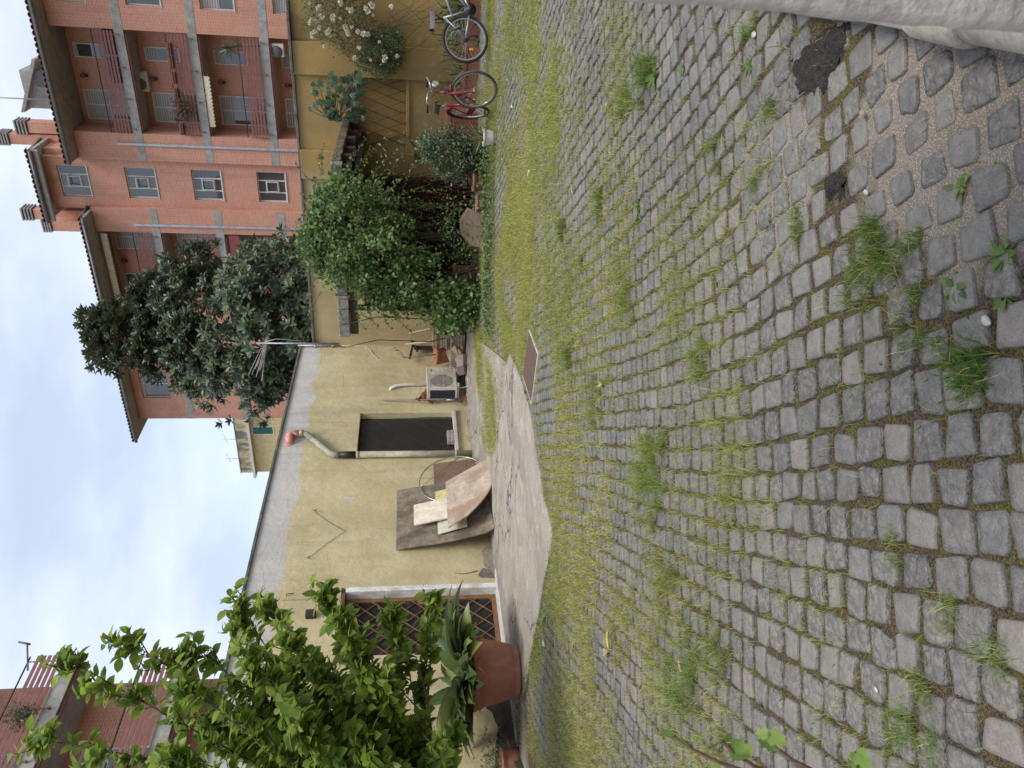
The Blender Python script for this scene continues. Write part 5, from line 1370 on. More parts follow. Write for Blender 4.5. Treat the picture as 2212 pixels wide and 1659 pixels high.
MB().tube([hc + .62 * (ha * math.cos(q) + hb_ * math.sin(q)) for q in np.linspace(0, 2*math.pi, 41)[:-1]], .011, 7, closed=True).build('ring', MAT_CHROME, hp)
for q1, q2 in ((R(98), R(-15)), (R(-25), R(200))):
    MB().tube([hc + .61 * (ha * math.cos(q) + hb_ * math.sin(q)) for q in (q1, q2)], .008, 6).build('cross_bar', MAT_STEEL, hp)

# ------------------------------------------------------------------ rubble in the corner
MAT_TUFF = pm('tufa brick', (.36, .265, .155), .92, .35, 7, 50, .7, .012, stain=(.17, .13, .085), stain_amt=.6)
MAT_TUFF2 = pm('grey tile brick', (.33, .265, .20), .92, .35, 8, 50, .6, .01, stain=(.15, .12, .10))
zc = .17; br_me = {}
for lvl in range(13):
    for colm in range(3):
        hgt = .052; y_ = 15.12 + colm * .27 + random.uniform(-.02, .02); x_ = -8.62 + random.uniform(-.03, .03)
        z_ = zc + lvl * .056
        if colm == 2 and lvl > 10: continue
        o = MB().obox((x_, y_, z_ + hgt / 2), (1, random.uniform(-.08, .08), 0), (0, 1, 0), (0, 0, 1), (.34, .255, hgt)).build('brick', MAT_TUFF if lvl > 8 else MAT_TUFF2, None, .008)
        cn = ('left', 'middle', 'right')[colm]; on = ('bottom', 'second', 'third', 'fourth', 'fifth', 'sixth', 'seventh', 'eighth', 'ninth', 'tenth', 'eleventh', 'twelfth', 'thirteenth')[lvl]
        tag(o, '%s %s brick %s in the %s column of the corner stack' % (('thick', 'ochre tufa') if lvl > 8 else ('thin', 'weathered'), 'lowest' if lvl == 0 else on, '' if lvl == 0 else 'from the bottom', cn) if False else '%s brick, %s from the bottom, in the %s column of the corner stack' % ('ochre tufa' if lvl > 8 else 'thin grey-brown', 'first' if lvl == 0 else on, cn), 'brick', 'bricks in the corner stack')
rub = [((-8.86, 14.93, .42), (.25, -.15, .30), (.5, -.55, .62), (.13, .36, .30), MAT_TUFF, 'thick tufa block tilted under the terracotta pot in the corner'),
       ((-8.84, 14.72, .30), (.2, -.1, .32), (.4, -.62, .55), (.09, .34, .24), MAT_TUFF, 'tufa block leaning flat behind another below the tilted pot'),
       ((-8.82, 14.52, .26), (.1, -.2, .3), (.1, -.45, .6), (.12, .30, .22), pm('pinkish block', (.33, .27, .24), .9, .3, 7), 'pinkish stone block leaning by the right side of the air conditioner'),
       ((-8.95, 14.32, .24), (.1, -.2, .3), (.05, -.2, .6), (.16, .26, .20), pm('dark block', (.15, .12, .105), .9, .3, 7), 'dark stone block in the shadow under the air conditioner'),
       ((-9.05, 15.0, .32), (1, 0, 0), (0, 1, 0), (.5, .5, .36), pm('grey slab block', (.30, .26, .23), .9, .3, 7), 'squared stone base carrying the tilted terracotta pot'),
       ((-9.22, 14.75, .42), (.96, .05, .25), (0, 1, 0), (.06, .52, .52), pm('mauve slab', (.34, .28, .27), .8, .15, 4), 'mauve-grey slab leaning on the wall right of the air conditioner'),
       ((-8.80, 15.02, .30), (.3, -.1, .25), (.6, -.4, .6), (.07, .3, .3), pm('red tile', (.33, .16, .09), .9, .3, 7), 'reddish tile wedged between the brick stack and the tufa block')]
for c_, ax_, ay_, sz, mt_, lab in rub:
    ax_ = np.array(ax_, float); ay_ = np.array(ay_, float); az_ = np.cross(ax_, ay_); ay_ = np.cross(az_, ax_)
    tag(MB().obox(c_, ax_, ay_, az_, sz).build('stone_block', mt_, None, .015), lab, 'block')
stk = thing('bare_stick', 'bare pruned vine stick standing in the tilted terracotta pot', 'stick', cpot + (0, 0, .3))
MB().tube([(-9.02, 15.13, .78), (-9.1, 15.18, 1.15), (-9.15, 15.2, 1.52), (-9.15, 15.22, 1.56)], [.013, .012, .014, .016], 7).tube([(-9.15, 15.22, 1.54), (-9.14, 15.35, 1.58), (-9.13, 15.5, 1.66), (-9.12, 15.56, 1.78), (-9.12, 15.62, 1.70)], [.013, .012, .011, .008, .006], 6).tube([(-9.13, 15.48, 1.65), (-9.12, 15.45, 1.82)], [.010, .005], 5).build('stem', pm('bark stick', (.20, .15, .11), .9, .4, 10, 50, .5), stk)
# wooden ladder-like chair frame and black trestle
lad = thing('wooden_frame', 'small pale wooden slatted frame leaning above the brick stack', 'frame', (-8.8, 15.6, .9))
a0, a1, b0, b1 = [np.array(q, float) for q in ((-8.95, 15.45, 1.50), (-8.75, 15.25, .92), (-8.95, 15.95, 1.42), (-8.75, 15.85, .90))]
MAT_PINE = pm('pale old pine', (.42, .31, .21), .8, .25, 6, 50, .3, streak=True)
for p, q in ((a0, a1), (b0, b1)): MB().beam(p, q, .045, .03).build('stile', MAT_PINE, lad)
for u in (.12, .78): MB().beam(a0 + (a1 - a0) * u, b0 + (b1 - b0) * u, .03, .025).build('rung', MAT_PINE, lad)
bt = thing('black_trestle', 'flat black metal stand with a crossed top behind the wooden frame', 'stand', (-9.25, 15.85, .8))
MB().box(-9.30, -9.285, 15.80, 15.98, .6, 1.30).build('upright', MAT_BLACKP, bt)
MB().beam((-9.27, 15.35, 1.40), (-9.27, 16.15, 1.30), .03, .05).beam((-9.25, 15.65, 1.22), (-9.25, 16.15, 1.36), .03, .045).build('cross_bars', MAT_BLACKP, bt)
# old aerial folded down over the garage corner
an = thing('tv_aerial', 'old bent television aerial with bundled rods on the garage corner', 'aerial', (GX + .05, 16.06, 3.0))
MB().tube([(GX + .08, 16.10, 3.05), (GX + .08, 16.10, 4.95)], .020, 7).build('mast', MAT_GALV, an)
for k in range(9):
    a = np.array((GX + .08, 16.08, 4.74 + .02 * random.gauss(0, 1))); b = a + np.array((.02 * random.gauss(0, 1), -1.15 + .25 * random.gauss(0, 1), -.02 + .10 * random.gauss(0, 1)))
    MB().tube([a + (0, .3, 0), b], .008, 4).build('rod', pm('pale rod', (.45, .42, .40), .5), an)
MB().tube([(GX + .12, 16.16, 4.0), (GX + .13, 16.22, 4.5), (GX + .1, 16.14, 4.75)], .008, 4).build('cable', pm('pale cable', (.6, .55, .45), .6, .1), an)

# ------------------------------------------------------------------ trough kerb at the left, pillar and pipe at the right
qa, qb = gp(1106, 1566), gp(1140, 1668)
tag(MB().beam((qa[0], qa[1], .06), (qb[0], qb[1] - .1, .055), .05, .13).build('stone_kerb', pm('dark stone', (.10, .085, .07), .9, .3, 6), None, .01), 'dark edging stone on its side in front of the small herb pot', 'kerb stone')
cq = ond(1900, 46, .80)
MAT_PILLAR = pm('chipped cream paint', (.54, .49, .43), .8, .12, 9, 60, .5, .008, stain=(.36, .33, .31), stain_amt=.7)
pl = thing('pillar', 'close blurred beige pillar at the right edge of the yard', 'pillar', (cq[0], cq[1], 0))
m = MB(); zs_ = np.linspace(0, 2.6, 180); vs = []
for z_ in zs_:
    e_ = .002 * nz(z_, 1.0, 7, 3) + .0025 * nz(z_, 2.0, 26, 5) - .006 + .007 + np.clip(z_ - 1.1, -1.1, .6) * .017; ch_ = .008 * max(0, nz(z_, 4.0, 4.5, 8) - .12)
    vs += [(cq[0] + .6, cq[1] + .5, z_), (cq[0] - .004 + e_, cq[1] + .5, z_), (cq[0] + e_ * .6 + ch_, cq[1] + .05, z_), (cq[0] + e_ + ch_, cq[1] + .008 + ch_, z_), (cq[0] + .012 + e_ + ch_, cq[1] - .001 + ch_ * .6, z_), (cq[0] + .06, cq[1] + .002 * nz(z_, 3, 9, 1), z_), (cq[0] + .6, cq[1], z_)]
m.add(vs, [(j*7+i, j*7+(i+1) % 7, (j+1)*7+(i+1) % 7, (j+1)*7+i) for j in range(len(zs_) - 1) for i in range(7)], True)
m.build('shaft', MAT_PILLAR, pl)
MAT_OLDPIPE = pm('old fibre-cement pipe', (.44, .41, .34), .85, .3, 6, 60, .4, .006, stain=(.22, .20, .16))
pp = thing('ground_pipe', 'pale drain pipe with a socket joint lying along the pillar foot', 'pipe', (-.2, 2.0, .06))
def pipe_at(dx, dy):
    r0_ = ray(dx, dy); p = EYE + r0_ * (.065 - EYE[2]) / r0_[2]; return p + np.array((.056, .02, 0))
pA, pB = pipe_at(1805, 36), pipe_at(2212, 117); pd_ = (pB - pA) / np.linalg.norm(pB - pA); s1, s2 = pipe_at(1985, 72), pipe_at(2105, 96); s1 = pA + pd_ * ((s1 - pA) @ pd_); s2 = pA + pd_ * ((s2 - pA) @ pd_)
MB().tube([pA - pd_ * .6, s1 + pd_ * .01], .056, 18).build('pipe', MAT_OLDPIPE, pp)
MB().tube([s1, s1 + pd_ * .02, s2 - pd_ * .02, s2], [.064, .071, .073, .066], 18).build('socket', MAT_OLDPIPE, pp)
MB().tube([s2 - pd_ * .01, pB + pd_ * .8], .058, 18).build('pipe', MAT_OLDPIPE, pp)
# ------------------------------------------------------------------ trees, climbers and potted plants
MAT_BARK = pm('grey bark', (.12, .095, .075), .9, .4, 10, 60, .7, .01)
MAT_TWIG = pm('green-brown twig', (.075, .07, .035), .8, .3, 12, 60, .3)
def interp_rows(rows, v):
    r = np.array(rows, float); return np.interp(v, r[:, 0], r[:, 1]), np.interp(v, r[:, 0], r[:, 2])

# ---- lemon tree, near left
lemon = thing('lemon_tree', 'bright green lemon tree reaching in from the left in front of the garage', 'tree', (-7.0, 2.75, 0))
MAT_LEMON = leafmat('lemon leaf', (.085, .152, .025), (.265, .375, .05), (.45, .54, .12), .64, .36, .45)
base = np.array((-7.0, 2.75, .02))
pot('plant_pot', 'large terracotta pot of the lemon tree beyond the left edge', base, .28, .38, .5, MAT_TERRA2)
trunk_top = base + (.3, .4, 1.35)
MB().tube([base + (0, 0, .4), base + (.1, .12, .8), trunk_top], [.05, .042, .038], 10).build('trunk', MAT_BARK, lemon)
lim = [(110, 1600, 6.3), (175, 1440, 6.2), (300, 1400, 6.5), (420, 1500, 6.0), (440, 1420, 6.6), (530, 1335, 6.4), (520, 1600, 6.9),
       (560, 1440, 5.8), (590, 1320, 6.9), (650, 1400, 6.2), (660, 1560, 5.7), (720, 1300, 6.6), (760, 1350, 6.1), (740, 1480, 6.9), (800, 1420, 6.4), (800, 1600, 5.9), (860, 1345, 6.9),
       (850, 1500, 6.1), (900, 1420, 6.4), (905, 1580, 6.8), (950, 1640, 6.0), (400, 1640, 5.8), (620, 1650, 6.4), (700, 1640, 6.9), (945, 1310, 6.9), (985, 1610, 6.3), (840, 1660, 5.7)]
lim += [(640, 1500, 6.4), (700, 1560, 6.2), (770, 1620, 6.1), (560, 1550, 6.3), (480, 1560, 6.5), (600, 1480, 6.7), (830, 1560, 6.6), (680, 1440, 6.6)]
lim += [(v, 1780 + 60 * (i % 3), 6.0 + .3 * (i % 4)) for i, v in enumerate(range(420, 1000, 75))]
r_ = np.random.default_rng(21)
LP, LD, LN, LS = [], [], [], []
def add_twig(a, b, m, n, size, r_, droop=.25, spread=1.0):
    pts = bez(a, (a + b) / 2 + r_.normal(0, .05, 3) + (0, 0, .04), b, 5); m.tube(pts, [.006, .005, .0045, .004, .003], 4, False)
    ax = (b - a) / (np.linalg.norm(b - a) + 1e-9)
    for k in range(n):
        u = .15 + .85 * (k + r_.random() * .6) / n; p = a + (b - a) * min(u, 1)
        q = r_.normal(size=3); q -= ax * (q @ ax); q /= np.linalg.norm(q)
        d = ax * .55 + q * spread + np.array((0, 0, .12 - droop * r_.random())); 
        LP.append(p); LD.append(d); LN.append(np.array((0, 0, 1.)) * .8 + r_.normal(0, .45, 3) + ax * .2); LS.append(size * r_.uniform(.65, 1.15))
for i, (v, w, dpt) in enumerate(lim):
    tip = ond(v, w, dpt); tip_c = (v, w) == (945, 1310); mid = trunk_top * .5 + tip * .5 + r_.normal(0, .12, 3) + np.array((0, 0, -.12))
    pts = bez(trunk_top - (0, 0, .3 * r_.random()), mid, tip, 9); m = MB()
    m.tube(pts, np.linspace(.014, .0035, 9), 6, False)
    for j in range(1, 9):
        for _ in range(4 if j < 3 else 6):
            a = pts[j] if j == 8 else pts[j] + (pts[j+1] - pts[j]) * r_.random()
            dv = r_.normal(size=3); dv[2] = abs(dv[2]) * .6 + .1; dv /= np.linalg.norm(dv); L_ = r_.uniform(.08, .24)
            ax = (pts[8] - pts[5]); ax /= np.linalg.norm(ax)
            b = a + (dv * .8 + ax * .7) * L_
            q = pix(b)
            if q[0] > 985 or (q[0] > 870 and q[1] < 1540 and not (tip_c and q[0] < 960)): continue
            add_twig(a, b, m, int(r_.integers(7, 12)), .122, r_)
    m.build('branch', MAT_TWIG if i % 3 else MAT_BARK, lemon)
foliage(LP, LD, LN, LS, leaf_oval(.29, .22, .07, .48, 3), MAT_LEMON, lemon, 300, rest='crown', seed=5)

# ---- magnolia behind the wall
mag = thing('magnolia_tree', 'dark glossy magnolia tree growing behind the garage in front of the brick block', 'tree', (-11.5, 19.3, 0))
MAT_MAG = leafmat('magnolia leaf', (.042, .070, .042), (.105, .155, .085), (.29, .31, .12), .24, .42, .5, under=(.055, .07, .035))
rows = [(182, 690, 715), (200, 672, 745), (225, 650, 785), (260, 640, 790), (300, 612, 790), (340, 598, 800), (380, 565, 822), (420, 545, 850), (460, 530, 880), (500, 518, 905), (540, 512, 915), (580, 512, 880), (620, 520, 845), (660, 535, 810), (700, 555, 790), (730, 560, 780)]
r_ = np.random.default_rng(33); LP, LD, LN, LS = [], [], [], []
tb = np.array((-11.4, 19.4, 0)); tt = ond(560, 700, 22.3)
MB().tube([tb, tb * .5 + tt * .5 + (.1, 0, 0), tt, ond(400, 715, 22.5), ond(230, 720, 22.4)], [.16, .13, .10, .06, .02], 8).build('trunk', MAT_BEAM, mag)
ros = []; cls = []
for _ in range(185):
    v = 190 + 535 * r_.random() ** .85; lo, hi = interp_rows(rows, v); u = np.sign(r_.uniform(-1, 1)) * r_.random() ** .7
    half = (hi - lo) / 2; th_ = half / FPX * 22 * math.sqrt(max(0, 1 - u * u)); front = -1 if r_.random() < .75 else 1
    cls.append((ond(v, (hi + lo) / 2 + half * u * .9, 22.0 + front * th_ * (r_.random() ** .5) * .9), .22 + .30 * min(1, half / 120) * r_.uniform(.7, 1.2)))
for c0, rad in cls:
    for _ in range(int(8 + 20 * rad)):
        q = r_.normal(size=3); q /= np.linalg.norm(q); q[1] -= .25; ros.append(c0 + q * rad * r_.uniform(.6, 1.0) * (1.1, 1.1, .8))
ros += [ond(187, 690, 22), ond(195, 765, 22), ond(200, 775, 22.2), ond(205, 700, 21.8), ond(480, 912, 21.8), ond(500, 905, 22)]
ctr = ond(520, 705, 22.3)
for i, p in enumerate(ros):
    out = p - ctr; out /= np.linalg.norm(out); ax = out * .7 + np.array((0, 0, .55)) + r_.normal(0, .25, 3); ax /= np.linalg.norm(ax)
    n = int(r_.integers(7, 12)); e1 = np.cross(ax, (0.3, .1, 1)); e1 /= np.linalg.norm(e1); e2 = np.cross(ax, e1); ph = r_.random() * 6
    for k in range(n):
        a = ph + k * 2.4; el = .15 + .8 * k / n
        d = ax * el + (e1 * math.cos(a) + e2 * math.sin(a)) * (1.05 - .45 * k / n); LP.append(p + ax * .03 * k / n * 3); LD.append(d); LN.append(ax + r_.normal(0, .15, 3)); LS.append(.20 * r_.uniform(.75, 1.2))
for k in range(26):
    tgt = ros[int(r_.integers(len(ros)))]; s0 = tb * .2 + tt * .8 if k % 2 else ond(r_.uniform(330, 520), 712, 22.4)
    MB().tube(bez(s0, (s0 + tgt) / 2 + (0, 0, -.15), tgt, 6), np.linspace(.05, .012, 6), 5, False).build('branch', MAT_BEAM, mag)
for tg in ((640, 560, 21.5), (650, 640, 21.7), (600, 660, 21.6), (690, 600, 21.3)):
    MB().tube(bez(ond(760, 690, 22.0), ond(680, 660, 21.8), ond(*tg), 6), np.linspace(.09, .03, 6), 6, False).build('branch', MAT_BEAM, mag)
foliage(LP, LD, LN, LS, leaf_oval(.2, .14, .05, .5, 3), MAT_MAG, mag, 300, rest='crown', seed=6)

# ---- climber smothering the canopy
clim = thing('climbing_honeysuckle', 'dense green climber with oval leaves smothering the canopy', 'climber', (-6.0, 13.0, 0))
MAT_CLIM = leafmat('climber leaf', (.038, .080, .022), (.115, .20, .045), (.28, .37, .085), .35, .42, .4)
rows = [(655, 500, 545), (672, 470, 560), (690, 405, 592), (718, 372, 618), (745, 380, 640), (773, 392, 660), (801, 402, 668), (828, 415, 674), (856, 440, 680), (890, 500, 690), (925, 540, 700), (953, 600, 706), (1000, 620, 712), (1036, 628, 712)]
r_ = np.random.default_rng(44); LP, LD, LN, LS = [], [], [], []
def leafy(p, n, spread, size, up=.1, lp=None):
    for _ in range(n):
        q = p + r_.normal(0, spread, 3); LP.append(q); LD.append(r_.normal(0, .6, 3) + (0.15, -.35, -.45)); LN.append(np.array((.25, -.75, .55)) + r_.normal(0, .4, 3)); LS.append(size * r_.uniform(.45, 1.5))
for _ in range(1500):
    v = r_.uniform(658, 1036) if r_.random() < .8 else r_.uniform(670, 790); lo, hi = interp_rows(rows, v); u = r_.uniform(-1, 1)
    if v > 840 and u < .1 and r_.random() < .42: continue
    dd_ = (hi + lo) / 2 + (hi - lo) / 2 * u
    hole = nz(v, dd_, .022, 4.0)
    if hole < -.2 and v > 700: continue
    bulge = (.5 + .55 * hole) * math.sqrt(max(0, 1 - u * u)) * float(sstep(640, 760, v)) + .05
    yy = 13.28 - bulge * r_.uniform(.35, 1.05)
    if v > 930: yy = 13.1 - .5 * r_.random()
    leafy(ony(v, dd_, yy), int(r_.integers(7, 13)), .085, .074)
strands = []
for _ in range(95):                                     # hanging and waving shoots
    v = r_.uniform(690, 860); lo, hi = interp_rows(rows, v); dd_ = lo + (hi - lo) * r_.random(); p = ony(v, dd_, 12.75)
    q = p + np.array((r_.normal(0, .12), -.12, -r_.uniform(.25, .75))); strands.append((p, (p + q) / 2 + (0, -.12, .02), q))
for v, w, v2, w2 in ((690, 400, 640, 352), (700, 380, 690, 330), (672, 500, 618, 492), (668, 540, 610, 545), (680, 560, 640, 535), (670, 520, 612, 566), (690, 590, 660, 655), (705, 610, 668, 690), (735, 640, 742, 690),
                     (770, 655, 790, 712), (800, 665, 815, 705), (830, 672, 842, 706), (745, 385, 770, 325), (780, 395, 800, 318), (800, 400, 845, 290), (820, 410, 880, 322), (850, 420, 870, 285), (865, 430, 905, 335), (775, 660, 800, 690), (860, 680, 890, 716), (760, 380, 830, 300),
                     (745, 385, 790, 300), (790, 398, 860, 320), (810, 400, 890, 300), (840, 415, 905, 350), (720, 372, 735, 318), (700, 372, 700, 315), (664, 560, 622, 600), (664, 530, 640, 478)):
    a, b = ony(v, w, 12.9), ony(v2, w2, 12.75); strands.append((a, (a + b) / 2 + (0, -.1, .08), b))
for _ in range(26):                                     # thin shoots inside the dark hollow
    a = ony(r_.uniform(830, 900), r_.uniform(400, 560), 13.6); b = a + np.array((r_.normal(0, .15), -.3 * r_.random(), -r_.uniform(.4, 1.0))); strands.append((a, (a + b) / 2 + r_.normal(0, .1, 3), b))
for i in range(0, len(strands), 6):
    m = MB()
    for a, b, c_ in strands[i:i+6]:
        pts = bez(a, b, c_, 9); m.tube(pts, .0035, 4, False)
        for j in range(1, 9):
            for _ in range(3):
                q = pts[j] + r_.normal(0, .012, 3); LP.append(q); LD.append(r_.normal(0, .7, 3) + (0, -.3, -.1)); LN.append(np.array((.2, -.6, .7)) + r_.normal(0, .5, 3)); LS.append(.058 * r_.uniform(.5, 1.15))
    m.build('shoot', MAT_TWIG, clim)
m = MB()
for k in range(9):
    x_ = -7.35 + .33 * k; m.tube([(x_, 13.25, .1), (x_ + .1 * r_.normal(), 13.1, 1.0), (x_ + .15 * r_.normal(), 13.0, 2.0), (x_ + .2 * r_.normal(), 13.0, 2.7)], [.013, .011, .009, .007], 5)
m.build('stem', MAT_BEAM, clim)
foliage(LP, LD, LN, LS, leaf_oval(.3, .2, .06, .45, 2), MAT_CLIM, clim, 300, rest='crown', seed=7)
# low growth at the foot of the climber
low = thing('ground_ivy', 'low trailing ground ivy along the foot of the climber and slab', 'ivy', (-5.5, 12.8, .1))
LP, LD, LN, LS = [], [], [], []
for v, w, n, sp2, dz in [(1046, w, 40, .12, .10) for w in range(330, 720, 10)] + [(1012, w, 34, .09, .2) for w in range(470, 545, 8)] + [(1030, w, 30, .1, .2) for w in range(395, 480, 10)] + [(1000 - 40 * r_.random(), w, 26, .14, .22) for w in range(430, 560, 10)] + [(985 + 30 * r_.random(), w, 22, .13, .2) for w in range(560, 712, 9)]:
    p = ony(v, w, 12.75 + .35 * r_.random()); p[2] = max(p[2], .14)
    if v == 1046: p = gp(1056 + 8 * r_.random(), w) + (0, 0, .06)
    for _ in range(n):
        q = p + r_.normal(0, sp2, 3) * (1, .8, .6); q[2] = max(q[2], .13); LP.append(q); LD.append(r_.normal(0, .8, 3) + (0, -.3, 0)); LN.append(np.array((.1, -.6, .8)) + r_.normal(0, .4, 3)); LS.append(.052 * r_.uniform(.6, 1.3))
foliage(LP, LD, LN, LS, leaf_small(.34), leafmat('ivy leaf', (.038, .075, .022), (.10, .165, .042), (.26, .31, .08), .3, .5), low, 200, seed=8)

# ---- grey-green shrub by the white pot
sh = thing('potted_shrub', 'grey-green leafy shrub between the white pot and the climber', 'shrub', (-3.95, 13.0, .4))
LP, LD, LN, LS = [], [], [], []
rows = [(912, 300, 335), (940, 282, 360), (970, 276, 385), (1000, 285, 395), (1030, 295, 390), (1046, 300, 370)]
for _ in range(460):
    v = r_.uniform(912, 1046); lo, hi = interp_rows(rows, v); u = r_.uniform(-1, 1); p = ony(v, (lo + hi) / 2 + (hi - lo) / 2 * u, 12.9 - .4 * math.sqrt(max(0, 1 - u * u)) * r_.uniform(.3, 1))
    for _ in range(8): LP.append(p + r_.normal(0, .055, 3)); LD.append(r_.normal(0, .6, 3) + (0, -.2, .35)); LN.append(np.array((.2, -.5, .8)) + r_.normal(0, .4, 3)); LS.append(.06 * r_.uniform(.6, 1.25))
m = MB()
for k in range(14):
    p = np.array((-3.95, 13.0, .4)) + r_.normal(0, .08, 3); q = ony(r_.uniform(915, 990), r_.uniform(285, 380), 12.75); m.tube(bez(p, (p + q) / 2 + (0, -.05, .1), q, 6), .006, 4, False)
m.build('stem', MAT_TWIG, sh)
foliage(LP, LD, LN, LS, leaf_oval(.22, .18, .05, .45, 2), leafmat('shrub leaf', (.045, .075, .038), (.11, .16, .08), (.25, .29, .14), .25, .42, .45), sh, 300, seed=9)
fl = thing('red_flower', 'small red geranium flowers low in the shrub by the white pot', 'flower', ony(1030, 300, 12.55))
for k, (v, w) in enumerate(((1027, 297), (1033, 303), (1022, 305))):
    c0 = ony(v, w, 12.5); m = MB()
    for j in range(9):
        d = rdir(1)[0]; e = np.cross(d, (0, .3, 1)); e /= np.linalg.norm(e); m.poly([c0, c0 + (d + e * .6) * .03, c0 + d * .045, c0 + (d - e * .6) * .03])
    m.build('flower_head', pm('red petal', (.45, .02, .03), .6, .2, 20), fl)

# ---- Virginia creeper over the canopy corner
vc = thing('virginia_creeper', 'large five-fingered creeper leaves hanging over the trellis at the canopy corner', 'climber', (-3.9, 15.7, 2.7))
LP, LD, LN, LS = [], [], [], []
m = MB(); root = ony(735, 262, 15.6)
for k in range(70):
    v, w = r_.uniform(664, 782), r_.uniform(160, 262)
    if v < 700 and w > 235: v += 30
    p = ony(v, w, 15.6 - .5 * r_.random())
    LP.append(p); LD.append(np.array((.1, -.4, -.75)) + r_.normal(0, .4, 3)); LN.append(np.array((.15, -.8, .5)) + r_.normal(0, .3, 3)); LS.append(r_.uniform(.10, .16))
    if k % 2 == 0: m.tube(bez(root, (root + p) / 2 + (0, -.1, .12), p, 6), .006, 4, False)
for k in range(60):
    p = ony(r_.uniform(700, 770), r_.uniform(175, 258), 15.8 - .3 * r_.random()); LP.append(p); LD.append(np.array((.1, -.4, -.75)) + r_.normal(0, .5, 3)); LN.append(np.array((.15, -.8, .5)) + r_.normal(0, .3, 3)); LS.append(r_.uniform(.07, .12))
for v, w in ((925, 318), (935, 330), (915, 325), (940, 315), (895, 338), (930, 338), (905, 300), (890, 312)):
    LP.append(ony(v, w, 15.9)); LD.append(np.array((.1, -.4, -.75)) + r_.normal(0, .4, 3)); LN.append(np.array((.15, -.8, .5)) + r_.normal(0, .3, 3)); LS.append(r_.uniform(.15, .24))
m.build('stem', MAT_TWIG, vc)
foliage(LP, LD, LN, LS, leaf_five(), leafmat('creeper leaf', (.028, .058, .032), (.065, .115, .06), (.10, .16, .07), .3, .4), vc, 150, seed=10)

# ---- white rambling rose
ro_ = thing('white_rose', 'rambling rose with clusters of small white flowers on the ochre wall at the right', 'rose bush', (-1.9, 15.9, 1.5))
rows = [(655, -40, 60), (680, -60, 78), (710, -70, 95), (740, -80, 120), (770, -70, 140), (800, 40, 158), (830, 60, 165), (855, 60, 150), (866, 90, 120)]
LP, LD, LN, LS = [], [], [], []
for _ in range(1200):
    v = r_.uniform(658, 862); lo, hi = interp_rows(rows, v); w = r_.uniform(lo, hi); p = ony(v, w, 16.0 - .45 * r_.random())
    dens = 9 if (w > 70 and v > 770) or r_.random() < .45 else 4
    for _ in range(dens): LP.append(p + r_.normal(0, .06, 3)); LD.append(r_.normal(0, .7, 3) + (0, -.2, -.1)); LN.append(np.array((.1, -.6, .7)) + r_.normal(0, .4, 3)); LS.append(.042 * r_.uniform(.6, 1.3))
m = MB()
for k in range(16):
    a = np.array((-1.6 + .5 * r_.normal(), 15.95, .6)); b = ony(r_.uniform(670, 850), r_.uniform(0, 150), 15.85); m.tube([p_ + r_.normal(0, .02, 3) for p_ in bez(a, (a + b) / 2 + (.5 * r_.normal(), -.1, .3 + .3 * r_.random()), b, 9)], .004, 4, False)
m.build('stem', MAT_BARK, ro_)
foliage(LP, LD, LN, LS, leaf_oval(.24, .15, .05, .45, 2), leafmat('rose leaf', (.034, .060, .034), (.085, .125, .06), (.15, .20, .10), .3, .45), ro_, 300, seed=12)
MAT_PETAL = leafmat('white petal', (.72, .70, .62), (.84, .83, .78), None, .3, .6, .2)
pv = []; pf = []
for j in range(46):
    d = rdir(1)[0]; c0 = d * .55 * random.random() ** .5; e = np.cross(d, (.3, .2, 1)); e /= np.linalg.norm(e); f_ = np.cross(d, e); k0 = len(pv)
    pv += [c0 * .6, c0 + e * .22 + d * .1, c0 * 1.2 + d * .1 + f_ * .1, c0 - e * .22 + d * .1, c0 + f_ * .24 + d * .05]; pf += [(k0, k0+1, k0+4), (k0, k0+4, k0+3), (k0, k0+2, k0+1), (k0, k0+3, k0+2)]
fme = bpy.data.meshes.new('flower_cluster'); fme.from_pydata([tuple(map(float, q)) for q in pv], [], pf); fme.materials.append(MAT_PETAL)
fpos = [(668, 7), (672, 43), (670, 50), (690, 12), (688, 18), (712, 64), (708, 70), (714, 78), (735, 3), (738, 10), (745, 56), (748, 62), (760, 58), (773, 68), (785, 73), (758, 22), (800, 8), (805, 13), (806, 33), (832, 124), (830, 131), (700, 100), (720, 45), (735, 40),
        (695, 35), (680, 68), (752, 72), (775, 104), (766, 125), (858, 122), (800, 130), (845, 15), (790, 18), (690, 60), (820, 90)] + [(r_.uniform(665, 800), r_.uniform(0, 80)) for _ in range(8)]
for v, w in fpos:
    p = ony(v, w, 15.52); o = bpy.data.objects.new('flower_cluster', fme); COL.objects.link(o); o.parent = ro_; o.location = (p - origin_of(ro_)).tolist()
    s = random.uniform(.045, .095); o.scale = (s, s, s); o.rotation_euler = (random.uniform(-.5, .5), random.uniform(-3, 3), random.uniform(-.5, .5))

# ---- strap-leaved plants behind the bicycles
def strap(label, p, n, L, wd, mat, spread=.12, cat='plant', nm='strap_plant', up=.9):
    o = thing(nm, label, cat, p); P_ = np.array(p) + r_.normal(0, spread, (n, 3)) * (1, .5, 0); d = rdir(n); d[:, 2] = np.abs(d[:, 2]) * .5 + up
    foliage(P_, d, rdir(n, .2) , r_.uniform(L * .6, L * 1.2, n), leaf_oval(wd, .55, .015, .4, 5), mat, o, n, seed=int(p[0] * 100) % 97 + 3)
    return o
MAT_STRAP = leafmat('strap leaf', (.028, .055, .022), (.07, .12, .045), (.24, .24, .09), .25, .45)
strap('dark strap-leaved plants in the trough behind the silver bicycle', (-1.95, 15.6, .38), 70, .62, .035, MAT_STRAP, .28)
strap('dark strap-leaved plants in the trough behind the red front wheel', (-2.95, 15.35, .38), 40, .42, .035, MAT_STRAP, .25)
